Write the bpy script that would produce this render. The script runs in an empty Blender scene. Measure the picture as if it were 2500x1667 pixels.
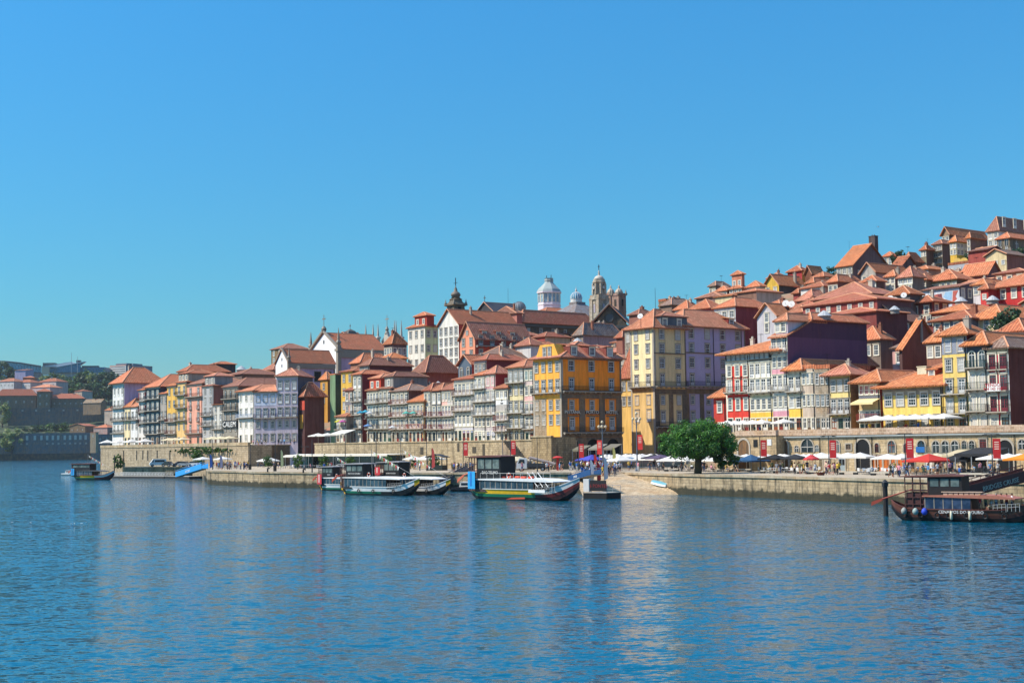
import bpy, math, random
from mathutils import Vector, Matrix
random.seed(7)
sc = bpy.context.scene
COL = sc.collection
R = math.radians
# ---------------------------------------------------------------- camera maths (2500 x 1667 photo pixels -> world)
F = 3434.0; CAMZ = 7.5
TILT = math.atan((1090.0 - 833.5) / F); ROLL = R(0.7)
fw = Vector((0, math.cos(TILT), math.sin(TILT)))
r0 = Vector((1, 0, 0)); u0 = Vector((0, -math.sin(TILT), math.cos(TILT)))
rt = r0 * math.cos(ROLL) - u0 * math.sin(ROLL)
up = u0 * math.cos(ROLL) + r0 * math.sin(ROLL)
CAM = Vector((0, 0, CAMZ))
def ray(px, py): return fw * F + rt * (px - 1250) + up * (833.5 - py)
def atY(px, py, Y):
    d = ray(px, py); return CAM + d * (Y / d.y)
def atZ(px, py, z):
    d = ray(px, py); return CAM + d * ((z - CAMZ) / d.z)
# river frame: s runs down-river (to the left), n away from the water
P0 = Vector((47.2, 178, 0)); D = Vector((-.6, .8, 0)); N = Vector((.8, .6, 0))
AX = math.atan2(-.8, .6)            # direction of a facade's left-to-right axis
def plane_hit(px, py, p, nrm):
    d = ray(px, py); return CAM + d * ((p - CAM).dot(nrm) / d.dot(nrm))
def onoff(px, py, off): return plane_hit(px, py, P0 + N * off, N)
def sn(s, n, z=0):
    v = P0 + D * s + N * n; v.z = z; return v
def to_sn(p): 
    q = p - P0; return q.dot(D), q.dot(N)
def to_px(p):
    q = Vector(p) - CAM; k = F / q.dot(fw)
    return 1250 + q.dot(rt) * k, 833.5 - q.dot(up) * k
# ---------------------------------------------------------------- materials
def lin(h):
    h = h.lstrip('#'); o = []
    for i in (0, 2, 4):
        c = int(h[i:i+2], 16) / 255
        o.append(c / 12.92 if c <= .04045 else ((c + .055) / 1.055) ** 2.4)
    return o + [1.0]
MC = {}
class NT:
    def __init__(s, name):
        s.m = bpy.data.materials.new(name); s.m.use_nodes = True
        s.t = s.m.node_tree; s.n = s.t.nodes; s.b = s.n['Principled BSDF']
        s.b.inputs['Specular IOR Level'].default_value = .3
    def new(s, ty, **kw):
        n = s.n.new(ty)
        for k, v in kw.items():
            if k in n.inputs: n.inputs[k].default_value = v
            else: setattr(n, k, v)
        return n
    def link(s, a, b): s.t.links.new(a, b)
    def mix(s, fac, a, b, bt='MIX'):
        n = s.n.new('ShaderNodeMix'); n.data_type = 'RGBA'; n.blend_type = bt
        for sock, v in ((n.inputs[0], fac), (n.inputs[6], a), (n.inputs[7], b)):
            if hasattr(v, 'links') or hasattr(v, 'is_output'): s.link(v, sock)
            else: sock.default_value = v
        return n.outputs[2]
    def ramp(s, src, pts):
        n = s.n.new('ShaderNodeValToRGB'); s.link(src, n.inputs[0])
        e = n.color_ramp.elements
        e[0].position, e[0].color = pts[0][0], pts[0][1]
        e[1].position, e[1].color = pts[-1][0], pts[-1][1]
        for p, c in pts[1:-1]:
            q = e.new(p); q.color = c
        return n.outputs[0]
    def noise(s, scale, co=None, detail=4, rough=.6, stretch=None):
        n = s.new('ShaderNodeTexNoise', Scale=scale, Detail=detail, Roughness=rough)
        if stretch:
            mp = s.new('ShaderNodeMapping'); mp.inputs['Scale'].default_value = stretch
            s.link(co, mp.inputs[0]); s.link(mp.outputs[0], n.inputs[0])
        elif co is not None: s.link(co, n.inputs[0])
        return n.outputs[0]
    def bump(s, h, st=.3, dist=.05):
        n = s.new('ShaderNodeBump', Strength=st, Distance=dist); s.link(h, n.inputs['Height'])
        s.link(n.outputs[0], s.b.inputs['Normal'])
G = lambda v: (v, v, v, 1)
def plain(h, rough=.6, metal=0, spec=.3):
    k = ('p', h, rough, metal)
    if k in MC: return MC[k]
    t = NT('plain_' + h.strip('#')); 
    co = t.new('ShaderNodeTexCoord').outputs['Object']
    f = t.ramp(t.noise(1.7, co), [(.35, G(.86)), (.65, G(1.0))])
    t.link(t.mix(1.0, lin(h), f, 'MULTIPLY'), t.b.inputs['Base Color'])
    t.b.inputs['Roughness'].default_value = rough; t.b.inputs['Metallic'].default_value = metal
    t.b.inputs['Specular IOR Level'].default_value = spec
    MC[k] = t.m; return t.m
def plaster(h, wear=.62):
    k = ('w', h, wear)
    if k in MC: return MC[k]
    t = NT('plaster_' + h.strip('#')); g = t.new('ShaderNodeNewGeometry').outputs['Position']
    big = t.noise(.22, g, 5, .65); streak = t.noise(1.0, g, 5, .7, stretch=(1.3, 1.3, .16)); fine = t.noise(5.0, g, 3)
    c = lin(h); dk = [c[0]*.52, c[1]*.50, c[2]*.50, 1]; pale = [min(1, c[0]*1.12+.03), min(1, c[1]*1.12+.03), min(1, c[2]*1.12+.03), 1]
    a = t.mix(t.ramp(big, [(.4, G(0)), (.62, G(.55))]), c, pale)
    b = t.mix(t.ramp(streak, [(.42, G(0)), (.66, G(wear))]), a, dk)
    b = t.mix(t.ramp(fine, [(.3, G(.16)), (.6, G(0))]), b, dk)
    t.link(b, t.b.inputs['Base Color']); t.b.inputs['Roughness'].default_value = .88
    t.bump(fine, .25, .03); MC[k] = t.m; return t.m
def masonry(h, h2='#6d6252', bw=.62, bh=.34, wear=.6, uv=True, patch='#a87f4c', low=0):
    k = ('m', h, bw, bh, wear, low)
    if k in MC: return MC[k]
    t = NT('masonry_' + h.strip('#')); u = t.new('ShaderNodeTexCoord').outputs['UV']; g = t.new('ShaderNodeNewGeometry').outputs['Position']
    br = t.new('ShaderNodeTexBrick', offset=.5, **{'Scale': 1.0, 'Mortar Size': .022, 'Mortar Smooth': .2, 'Bias': 0.0, 'Brick Width': bw, 'Row Height': bh})
    c = lin(h); br.inputs['Color1'].default_value = c; br.inputs['Color2'].default_value = [c[0]*.68, c[1]*.66, c[2]*.62, 1]
    br.inputs['Mortar'].default_value = lin(h2)
    wob = t.new('ShaderNodeVectorMath', operation='MULTIPLY_ADD')
    nz = t.new('ShaderNodeTexNoise', Scale=.9, Detail=3); t.link(g, nz.inputs[0])
    t.link(nz.outputs[1], wob.inputs[0]); wob.inputs[1].default_value = (.16, .16, 0); t.link(u, wob.inputs[2]); t.link(wob.outputs[0], br.inputs[0])
    a = t.mix(t.ramp(t.noise(.35, g, 5), [(.42, G(0)), (.7, G(.45))]), br.outputs[0], lin(patch))
    st = t.noise(.55, g, 6, .75, stretch=(1.6, 1.6, .22))
    b = t.mix(t.ramp(st, [(.47, G(0)), (.66, G(wear))]), a, lin('#3b382f'))
    b = t.mix(t.ramp(t.noise(3.2, g, 4), [(.3, G(.5)), (.46, G(0))]), b, lin('#4b453a'))
    if low:      # wet, weed-covered foot of a wall that stands in the river
        sp = t.new('ShaderNodeSeparateXYZ'); t.link(g, sp.inputs[0])
        ad = t.new('ShaderNodeMath', operation='MULTIPLY_ADD'); t.link(t.noise(.8, g, 4), ad.inputs[0]); ad.inputs[1].default_value = -1.7; t.link(sp.outputs[2], ad.inputs[2])
        b = t.mix(t.ramp(ad.outputs[0], [(0, G(.92)), (.35, G(0))]), b, lin('#23261a'))
    t.link(b, t.b.inputs['Base Color']); t.b.inputs['Roughness'].default_value = .9
    t.bump(br.outputs[1], -.5, .05); MC[k] = t.m; return t.m
def tiles(h, age=.62):
    k = ('t', h, age)
    if k in MC: return MC[k]
    t = NT('roof_tiles_' + h.strip('#')); u = t.new('ShaderNodeTexCoord').outputs['UV']; g = t.new('ShaderNodeNewGeometry').outputs['Position']
    wv = t.new('ShaderNodeTexWave', wave_type='BANDS', bands_direction='X', Scale=.52, Distortion=.5); wv.inputs['Detail'].default_value = 1
    t.link(u, wv.inputs[0])
    br = t.new('ShaderNodeTexBrick', offset=0, **{'Scale': 1.0, 'Mortar Size': .03, 'Brick Width': .4, 'Row Height': .42, 'Bias': -.1})
    c = lin(h); br.inputs['Color1'].default_value = c; br.inputs['Color2'].default_value = [c[0]*.72, c[1]*.62, c[2]*.6, 1]; br.inputs['Mortar'].default_value = [c[0]*.42, c[1]*.34, c[2]*.32, 1]
    t.link(u, br.inputs[0])
    a = t.mix(t.ramp(wv.outputs[1], [(0, G(.72)), (.55, G(0))]), br.outputs[0], [c[0]*.32, c[1]*.25, c[2]*.22, 1])
    a = t.mix(t.ramp(t.noise(.33, g, 5, .7), [(.42, G(0)), (.72, G(age))]), a, lin('#7d5a3c'))
    a = t.mix(t.ramp(t.noise(1.7, g, 5, .7), [(.52, G(0)), (.7, G(age*.9))]), a, [min(1, c[0]*1.05+.08), c[1]*1.25+.08, c[2]*1.4+.06, 1])
    a = t.mix(t.ramp(t.noise(4.5, g, 3, .6), [(.58, G(0)), (.7, G(.55*age))]), a, lin('#4a342a'))
    oi = t.new('ShaderNodeObjectInfo'); a = t.mix(1.0, a, t.ramp(oi.outputs['Random'], [(0, (.66, .62, .62, 1)), (.5, (.9, .88, .88, 1)), (1, (1.12, 1.12, 1.14, 1))]), 'MULTIPLY')
    t.link(a, t.b.inputs['Base Color']); t.b.inputs['Roughness'].default_value = .85
    t.bump(wv.outputs[1], .8, .08); MC[k] = t.m; return t.m
def corrug(h, rust=.3):
    k = ('c', h, rust)
    if k in MC: return MC[k]
    t = NT('ribbed_sheet_' + h.strip('#')); u = t.new('ShaderNodeTexCoord').outputs['UV']; g = t.new('ShaderNodeNewGeometry').outputs['Position']
    wv = t.new('ShaderNodeTexWave', wave_type='BANDS', bands_direction='X', Scale=.9); t.link(u, wv.inputs[0])
    c = lin(h)
    a = t.mix(t.ramp(wv.outputs[1], [(0, G(.4)), (.5, G(0))]), c, [c[0]*.5, c[1]*.5, c[2]*.5, 1])
    a = t.mix(t.ramp(t.noise(.3, g, 5, .7, stretch=(1, 1, .35)), [(.45, G(0)), (.7, G(.5))]), a, [c[0]*.35, c[1]*.4, c[2]*.6, 1])
    a = t.mix(t.ramp(t.noise(.9, g, 5, .8, stretch=(1.4, 1.4, .2)), [(.55, G(0)), (.75, G(rust))]), a, lin('#7a4a34'))
    t.link(a, t.b.inputs['Base Color']); t.b.inputs['Roughness'].default_value = .7; t.bump(wv.outputs[1], .6, .05); MC[k] = t.m; return t.m
def azulejo(h):
    k = ('z', h)
    if k in MC: return MC[k]
    t = NT('glazed_tiles_' + h.strip('#')); u = t.new('ShaderNodeTexCoord').outputs['UV']; g = t.new('ShaderNodeNewGeometry').outputs['Position']
    ck = t.new('ShaderNodeTexChecker', Scale=5.0); t.link(u, ck.inputs[0]); c = lin(h)
    ck.inputs[1].default_value = c; ck.inputs[2].default_value = [c[0]*.72, c[1]*.74, c[2]*.8, 1]
    a = t.mix(t.ramp(t.noise(.8, g, 5, .7, stretch=(1.3, 1.3, .3)), [(.5, G(0)), (.72, G(.5))]), ck.outputs[0], [c[0]*.45, c[1]*.42, c[2]*.4, 1])
    t.link(a, t.b.inputs['Base Color']); t.b.inputs['Roughness'].default_value = .5; MC[k] = t.m; return t.m
def glass(h='#141d24', rough=.12):
    k = ('g', h)
    if k in MC: return MC[k]
    t = NT('window_glass_' + h.strip('#')); t.b.inputs['Roughness'].default_value = rough
    t.b.inputs['Specular IOR Level'].default_value = .5
    g = t.new('ShaderNodeNewGeometry').outputs['Position']; c = lin(h)
    t.link(t.mix(t.ramp(t.noise(.9, g, 2), [(.42, G(0)), (.6, G(.8))]), c, [c[0]*2.3+.02, c[1]*2.1+.02, c[2]*1.9+.02, 1]), t.b.inputs['Base Color'])
    MC[k] = t.m; return t.m
def leafmat(h, h2):
    k = ('l', h, h2)
    if k in MC: return MC[k]
    t = NT('foliage_' + h.strip('#')); g = t.new('ShaderNodeNewGeometry').outputs['Position']
    t.link(t.mix(t.ramp(t.noise(.9, g, 4), [(.35, G(0)), (.65, G(1))]), lin(h), lin(h2)), t.b.inputs['Base Color'])
    t.b.inputs['Roughness'].default_value = .55
    tr = t.new('ShaderNodeBsdfTranslucent'); tr.inputs[0].default_value = [x*1.3 for x in lin(h2)[:3]] + [1]
    ms = t.new('ShaderNodeMixShader'); ms.inputs[0].default_value = .22
    t.link(t.b.outputs[0], ms.inputs[1]); t.link(tr.outputs[0], ms.inputs[2]); t.link(ms.outputs[0], t.n['Material Output'].inputs[0])
    MC[k] = t.m; return t.m
def mat(spec):
    if not isinstance(spec, str): return spec
    if ':' in spec:
        k, h = spec.split(':')
        return {'p': plaster, 'm': masonry, 't': tiles, 'c': corrug, 'z': azulejo, 'q': plain, 'g': glass,
                'n': lambda q: plaster(q, .15)}[k](h)
    return plaster(spec)
WHITE = plain('#d9d9d4', .5); GRAN = plain('#a39a8a', .85); IRON = plain('#15171a', .5); DARK = plain('#0c0e10', .7)
PANE = glass('#11191f'); PANE2 = glass('#3c474c'); CURT = plain('#a8a69c', .6); RIDGE = plain('#c98f6c', .85)
GRAND = plain('#7d7060', .85); CREAM = plain('#d8d0b8', .8)
# ---------------------------------------------------------------- mesh builder
class M:
    def __init__(s): s.v = []; s.f = []; s.m = []
    def poly(s, pts, mi=0):
        b = len(s.v); s.v += [tuple(p) for p in pts]; s.f.append(tuple(range(b, b + len(pts)))); s.m.append(mi)
    def box(s, x0, x1, y0, y1, z0, z1, mi=0):
        b = len(s.v)
        s.v += [(x0,y0,z0),(x1,y0,z0),(x1,y1,z0),(x0,y1,z0),(x0,y0,z1),(x1,y0,z1),(x1,y1,z1),(x0,y1,z1)]
        for q in ((0,3,2,1),(4,5,6,7),(0,1,5,4),(1,2,6,5),(2,3,7,6),(3,0,4,7)):
            s.f.append(tuple(b + i for i in q)); s.m.append(mi)
    def prism(s, pts, mi=0, thick=None, axis='y', a=0, b=1):
        # pts (u,w) outline extruded along axis between a and b
        def P(u, w, t): return {'y': (u, t, w), 'x': (t, u, w), 'z': (u, w, t)}[axis]
        n = len(pts); k = len(s.v)
        s.v += [P(u, w, a) for u, w in pts] + [P(u, w, b) for u, w in pts]
        s.f.append(tuple(range(k, k+n))); s.f.append(tuple(range(k+2*n-1, k+n-1, -1)))
        s.m += [mi, mi]
        for i in range(n):
            j = (i+1) % n; s.f.append((k+i, k+n+i, k+n+j, k+j)); s.m.append(mi)
    def tube(s, p0, p1, r0, r1=None, n=6, mi=0, cap=True):
        r1 = r0 if r1 is None else r1; p0 = Vector(p0); p1 = Vector(p1); d = (p1-p0)
        if d.length < 1e-6: return
        d.normalize(); a = d.orthogonal().normalized(); c = d.cross(a); k = len(s.v)
        for p, r in ((p0, r0), (p1, r1)):
            for i in range(n):
                t = 2*math.pi*i/n; s.v.append(tuple(p + (a*math.cos(t) + c*math.sin(t))*r))
        for i in range(n):
            j = (i+1) % n; s.f.append((k+i, k+j, k+n+j, k+n+i)); s.m.append(mi)
        if cap: s.f += [tuple(range(k+n-1, k-1, -1)), tuple(range(k+n, k+2*n))]; s.m += [mi, mi]
    def lathe(s, prof, n=12, mi=0, c=(0, 0), rot=0, sq=1):
        k = len(s.v)
        for r, z in prof:
            for i in range(n):
                t = 2*math.pi*i/n + rot; s.v.append((c[0]+r*math.cos(t), c[1]+r*math.sin(t)*sq, z))
        for a in range(len(prof)-1):
            for i in range(n):
                j = (i+1) % n; s.f.append((k+a*n+i, k+a*n+j, k+(a+1)*n+j, k+(a+1)*n+i)); s.m.append(mi)
        s.f.append(tuple(range(k+n-1, k-1, -1))); e = k+(len(prof)-1)*n
        s.f.append(tuple(range(e, e+n))); s.m += [mi, mi]
    def mesh(s, name, mats, uv=False, smooth=False):
        me = bpy.data.meshes.new(name); me.from_pydata(s.v, [], s.f)
        for m in mats: me.materials.append(mat(m))
        me.polygons.foreach_set('material_index', s.m)
        if smooth: me.polygons.foreach_set('use_smooth', [True]*len(s.f))
        if uv:
            ul = me.uv_layers.new(name='UVMap'); dat = [0.0]*(2*len(me.loops)); Z = Vector((0,0,1))
            for p in me.polygons:
                n = p.normal
                if abs(n.z) > .985: U = Vector((1,0,0)); V = Vector((0,1,0))
                else: U = Z.cross(n).normalized(); V = n.cross(U)
                for li in p.loop_indices:
                    co = me.vertices[me.loops[li].vertex_index].co
                    dat[2*li] = co.dot(U); dat[2*li+1] = co.dot(V)
            ul.data.foreach_set('uv', dat)
        me.update(); return me
KIDS = {}
def obj(name, me, parent=None, loc=None, rz=None):
    o = bpy.data.objects.new(name, me); COL.objects.link(o)
    if parent is not None: o.parent = parent; KIDS.setdefault(parent.name, []).append(o)
    if loc is not None: o.location = loc
    if rz is not None: o.rotation_euler = (0, 0, rz)
    return o
def tag(o, label=None, cat=None, group=None, kind=None):
    if label: o['label'] = label
    if cat: o['category'] = cat
    if group: o['group'] = group
    if kind: o['kind'] = kind
    return o
def root(name, loc, rz, label, cat, group=None): return tag(obj(name, None, None, loc, rz), label, cat, group)
def copy_tree(o, parent=None):
    c = o.copy(); COL.objects.link(c)
    if parent is not None: c.parent = parent; KIDS.setdefault(parent.name, []).append(c)
    for ch in list(KIDS.get(o.name, ())): copy_tree(ch, c)
    return c
def text_mesh(s, size, mats, depth=.03, align='CENTER', key={}):
    k = (s, size, align, str(mats))
    if k in key: return key[k]
    cu = bpy.data.curves.new('lettering', 'FONT'); cu.body = s; cu.size = size; cu.extrude = depth; cu.align_x = align; cu.resolution_u = 2
    o = bpy.data.objects.new('t', cu); COL.objects.link(o); bpy.context.view_layer.update()
    me = bpy.data.meshes.new_from_object(o.evaluated_get(bpy.context.evaluated_depsgraph_get()))
    me.transform(Matrix.Rotation(R(90), 4, 'X'))
    bpy.data.objects.remove(o); me.name = 'lettering'; me.materials.clear()
    for m in mats: me.materials.append(mat(m))
    key[k] = me; return me
def merge(m, n, mtx=None, mo=0):
    b = len(m.v)
    m.v += [tuple(mtx @ Vector(v)) if mtx else v for v in n.v]
    m.f += [tuple(b+i for i in f) for f in n.f]; m.m += [i+mo for i in n.m]
# ---------------------------------------------------------------- windows, doors, balconies (shared meshes)
WC = {}
def q(v, s=.1): return round(v / s) * s
def win_mesh(w, h, st, sm='g'):
    """frame with surround; returns (frame mesh, pane mesh size). Outward is -y, origin at sill centre."""
    k = (q(w), q(h), st, sm)
    if k in WC: return WC[k]
    w, h = k[0], k[1]; m = M(); b = .17 if w > .8 else .11; hw = w/2
    if st == 'arch':
        n = 10; R_ = hw; zc = h - R_
        def arc(r, z0=0): return [(r, z0)] + [(r*math.cos(math.pi*i/n), zc + r*math.sin(math.pi*i/n)) for i in range(n+1)] + [(-r, z0)]
        o, i_ = arc(hw+b), arc(hw)
        for a in range(len(o)-1):
            p, r, s_, t = o[a], o[a+1], i_[a+1], i_[a]
            m.poly([(p[0],-.12,p[1]),(r[0],-.12,r[1]),(s_[0],-.12,s_[1]),(t[0],-.12,t[1])], 0)
            m.poly([(p[0],.02,p[1]),(r[0],.02,r[1]),(r[0],-.12,r[1]),(p[0],-.12,p[1])], 0)
            m.poly([(t[0],-.12,t[1]),(s_[0],-.12,s_[1]),(s_[0],.02,s_[1]),(t[0],.02,t[1])], 0)
        pn = M(); pn.poly([(x, -.02, z) for x, z in i_], 0)
        m.box(-.03, .03, -.06, -.01, 0, h-.05, 1); m.box(-hw, hw, -.06, -.01, zc-.04, zc+.04, 1)
        m.box(-hw, -hw+.06, -.06, -.01, 0, zc, 1); m.box(hw-.06, hw, -.06, -.01, 0, zc, 1)
    else:
        for x0, x1, z0, z1 in ((-hw-b, -hw, -b, h+b), (hw, hw+b, -b, h+b), (-hw, hw, h, h+b), (-hw, hw, -b, 0)):
            m.box(x0, x1, -.11, .03, z0, z1, 0)
        if h > 1.3 and st != 'door': m.box(-hw-b-.06, hw+b+.06, -.2, .03, h+b, h+b+.08, 0)
        f = .075
        for x0, x1, z0, z1 in ((-hw, -hw+f, 0, h), (hw-f, hw, 0, h), (-hw+f, hw-f, h-f, h), (-hw+f, hw-f, 0, f)):
            m.box(x0, x1, -.07, 0, z0, z1, 1)
        if st == 'sash':
            m.box(-hw+f, hw-f, -.07, -.01, h*.5-.045, h*.5+.045, 1)
            for c in ((-hw/3, hw/3) if w > .75 else (0,)): m.box(c-.018, c+.018, -.05, -.02, f, h-f, 1)
            for z in (.25, .75): m.box(-hw+f, hw-f, -.05, -.02, h*z-.018, h*z+.018, 1)
        elif st == 'french':
            m.box(-.055, .055, -.07, -.01, f, h*.78, 1); m.box(-hw+f, hw-f, -.075, -.01, h*.76, h*.80, 1)
            m.box(-hw+f, hw-f, -.06, -.015, f, h*.24, 1)
            for c in (-hw*.52, hw*.52): m.box(c-.02, c+.02, -.05, -.02, h*.24, h*.78, 1)
            for z in (.42, .6): m.box(-hw+f, hw-f, -.05, -.02, h*z-.02, h*z+.02, 1)
            m.box(-.02, .02, -.05, -.02, h*.8, h-f, 1)
        elif st == 'door':
            m.box(-hw+f, hw-f, -.06, -.015, 0, h*.36, 1); m.box(-.04, .04, -.07, -.01, h*.36, h, 1)
            m.box(-hw+f, hw-f, -.07, -.01, h*.74, h*.79, 1)
        elif st == 'shut':
            for sx in (-1, 1): m.box(sx*hw*1.0 if sx < 0 else hw, (sx*hw*1.0 if sx < 0 else hw) + sx*0 + (-.5*w if sx < 0 else .5*w), -.16, -.10, .02, h-.02, 1)
        pn = M(); pn.box(-hw, hw, -.02, .015, 0, h, 0)
    sur = {'g': GRAN, 'd': GRAND, 'w': CREAM, 'n': plain('#8d8d88', .8)}[sm]
    WC[k] = (m, pn, sur); return WC[k]
WM = {}
def window(parent, x, z, w, h, st='sash', sm='g', rz=0, loc=None, pane=None, frame=None, name=None):
    m, pn, sur = win_mesh(w, h, st, sm)
    fr = frame or WHITE
    pane = pane or random.choices((PANE, PANE2, CURT), (7, 3, 1.3))[0]
    kk = (q(w), q(h), st, sm, fr.name)
    if kk not in WM: WM[kk] = m.mesh('window', [sur, fr])
    kp = (q(w), q(h), st == 'arch', pane.name)
    if kp not in WM: WM[kp] = pn.mesh('pane', [pane])
    o = obj(name or ('door' if st == 'door' else 'window'), WM[kk], parent, loc or (x, 0, z), rz)
    obj('pane', WM[kp], o); return o
def balcony(parent, w, loc, rz=0, dep=.9, h=1.0, rail=None, solid=None):
    rail = rail or IRON; k = ('bal', q(w, .2), dep, rail.name, h)
    if k not in WM:
        w_ = k[1]; m = M(); m.box(-w_/2, w_/2, -dep, .02, -.16, 0, 0)
        for i in range(max(2, int(w_/1.3)+1)):
            x = -w_/2+.15+(w_-.3)*i/max(1, int(w_/1.3)); m.box(x-.07, x+.07, -dep*.7, .0, -.42, -.162, 0)
        r = M(); r.box(-w_/2, w_/2, -dep, -dep+.05, h-.05, h); r.box(-w_/2, w_/2, -dep+.005, -dep+.045, .08, .12)
        for sx in (-1, 1): r.box(sx*w_/2-.025, sx*w_/2+.025, -dep+.052, 0, h-.05, h); 
        n = max(3, int(w_/.17))
        for i in range(n+1):
            x = -w_/2+.02+(w_-.04)*i/n; r.box(x-.014, x+.014, -dep+.01, -dep+.036, 0, h-.052)
        for i in range(5):
            for sx in (-1, 1): y = -dep+.1+i*.15; r.box(sx*w_/2-.012, sx*w_/2+.012, y, y+.025, 0, h-.052)
        WM[k] = (m.mesh('balcony', [GRAN]), r.mesh('railing', [rail]))
    o = obj('balcony', WM[k][0], parent, loc, rz); obj('railing', WM[k][1], o); return o
# ---------------------------------------------------------------- roofs
def roof_obj(parent, kind, W, Dp, z, rise, mt, oh=.5, y0=0, x0=0):
    m = M(); xa, xb, ya, yb = x0-oh, x0+W+oh, y0-oh, y0+Dp+oh; t = .16; zt = z+t; zr = z+t+rise
    rid = []
    if kind in ('hx', 'hy'):
        A = [(xa,ya,zt),(xb,ya,zt),(xb,yb,zt),(xa,yb,zt)]
        if kind == 'hx':
            i = min((yb-ya)/2, (xb-xa)*.45); r1 = (xa+i, (ya+yb)/2, zr); r2 = (xb-i, (ya+yb)/2, zr)
            m.poly([A[0], A[1], r2, r1]); m.poly([A[1], A[2], r2]); m.poly([A[2], A[3], r1, r2]); m.poly([A[3], A[0], r1])
            rid = [(A[0], r1), (A[1], r2), (A[2], r2), (A[3], r1), (r1, r2)]
        else:
            i = min((xb-xa)/2, (yb-ya)*.45); r1 = ((xa+xb)/2, ya+i, zr); r2 = ((xa+xb)/2, yb-i, zr)
            m.poly([A[0], A[1], r1]); m.poly([A[1], A[2], r2, r1]); m.poly([A[2], A[3], r2]); m.poly([A[3], A[0], r1, r2])
            rid = [(A[0], r1), (A[1], r1), (A[2], r2), (A[3], r2), (r1, r2)]
        m.box(xa, xb, ya, yb, z, zt-.004)
    elif kind == 'gx':
        ym = (ya+yb)/2
        for y, s in ((ya, 0), (yb, 1)):
            m.prism([(y, z), (y, zt), (ym, zr), (ym, zr-t)], axis='x', a=xa, b=xb)
        rid = [((xa, ym, zr), (xb, ym, zr))]
    elif kind == 'gy':
        xm = (xa+xb)/2
        for x in (xa, xb): m.prism([(x, z), (x, zt), (xm, zr), (xm, zr-t)], axis='y', a=ya, b=yb)
        rid = [((xm, ya, zr), (xm, yb, zr)), ((xa, ya, zt), (xm, ya, zr)), ((xb, ya, zt), (xm, ya, zr))]
    elif kind == 'mo':      # single slope rising to the back
        m.prism([(ya, z), (ya, zt), (yb, zr), (yb, zr-t)], axis='x', a=xa, b=xb)
    elif kind == 'fl':
        m.box(xa+oh, xb-oh, ya+oh, yb-oh, z, z+.12); 
        for a in ((xa+oh-.06, xb-oh+.06, ya+oh-.06, ya+oh+.2), (xa+oh-.06, xb-oh+.06, yb-oh-.2, yb-oh+.06)): m.box(a[0], a[1], a[2], a[3], z-.1, z+.12+rise)
        for a in ((xa+oh-.06, xa+oh+.2), (xb-oh-.2, xb-oh+.06)): m.box(a[0], a[1], ya+oh+.2, yb-oh-.2, z-.1, z+.12+rise)
    for a, b in rid: m.tube(a, b, .13, n=5, mi=1)
    if kind != 'fl' :
        # broken tile ends along the front eave
        n = int((xb-xa)/.32)
        for i in range(n):
            x = xa+.05+i*.32
            if kind in ('hx', 'hy', 'gx', 'mo'): m.box(x, x+.2, ya-.07, ya+.05, zt-.05, zt+.05, 0)
        n = int((yb-ya)/.32)
        for i in range(n):
            y = ya+.05+i*.32
            if kind in ('hx', 'hy', 'gy'): m.box(xb-.05, xb+.07, y, y+.2, zt-.05, zt+.05, 0)
    return obj('roof', m.mesh('roof', [mt, RIDGE], uv=True), parent)
def chimney(parent, x, y, z, h=1.6, w=.7, mt='#9a8f80', pot=True):
    m = M(); m.box(-w/2, w/2, -w*.35, w*.35, -1.5, h); m.box(-w/2-.08, w/2+.08, -w*.35-.08, w*.35+.08, h, h+.12)
    if pot: 
        for dx in (-.18, .18): m.lathe([(.12, h+.12), (.10, h+.5)], 8, c=(dx*w, 0))
    return obj('chimney', m.mesh('chimney', [mt]), parent, (x, y, z))
def dormer(parent, x, y, z, w=1.5, h=1.5, dep=3, wall='#7c3a30', rz=0, mt=None, tz=None, glassy=True):
    m = M(); m.box(-w/2, w/2, 0, dep, -.6, h); m2 = M(); m2.prism([(-.3, h+.05), (-.3, h+.2), (dep+.4, h+.75), (dep+.4, h+.55)], axis='x', a=-w/2-.25, b=w/2+.25)
    o = obj('dormer', m.mesh('dormer', [wall]), parent, (x, y, z), rz)
    obj('dormer_roof', m2.mesh('dormer_roof', [mt or tz or TILE[0]], uv=True), o)
    window(o, 0, .2, w*.62, h*.78, 'sash', 'w'); return o
TILE = ['t:#cf7d52', 't:#d98f66', 't:#b86a4c', 't:#b37860', 't:#d98750', 't:#a06e58', 't:#8b7464', 't:#c68266']
FOOT = []
ANT = M(); ANT.tube((0, 0, -.3), (0, 0, 2.2), .03, n=4)
for i_ in range(5): ANT.box(-.5+.04*i_, .5-.04*i_, -.012+.22*i_-.4, .012+.22*i_-.4, 2.1, 2.13)
ANTM = ANT.mesh('antenna', [IRON])
def paler(h, k=1.55):  # lightens side wall colours, standing in for brighter shade
    pre, hx = (h.split(':')[0]+':', h.split(':')[1]) if ':' in h else ('', h)
    v = [min(200, int(int(hx[i:i+2], 16)*k**.45+4)) if int(hx[i:i+2], 16) < 190 else int(hx[i:i+2], 16) for i in (1, 3, 5)]
    return pre+'#%02x%02x%02x' % tuple(v)
OR_ = None; BN = [0]; LOC = {}
ROWS = {'w': ('sash', 1.05, 1.75), 's': ('sash', .85, 1.05), 'f': ('french', 1.1, 2.35), 'b': ('french', 1.1, 2.35), 'j': ('french', 1.1, 2.35),
        'g': ('door', 1.15, 2.45), 'a': ('arch', 1.5, 2.6), 'A': ('arch', 1.05, 2.35), 'B': ('arch', 1.05, 2.35), 'G': ('french', 1.5, 1.9), 'W': ('sash', 1.3, 2.0), 'V': ('sash', .92, 1.9), 'F': ('french', .92, 2.3)}
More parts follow.
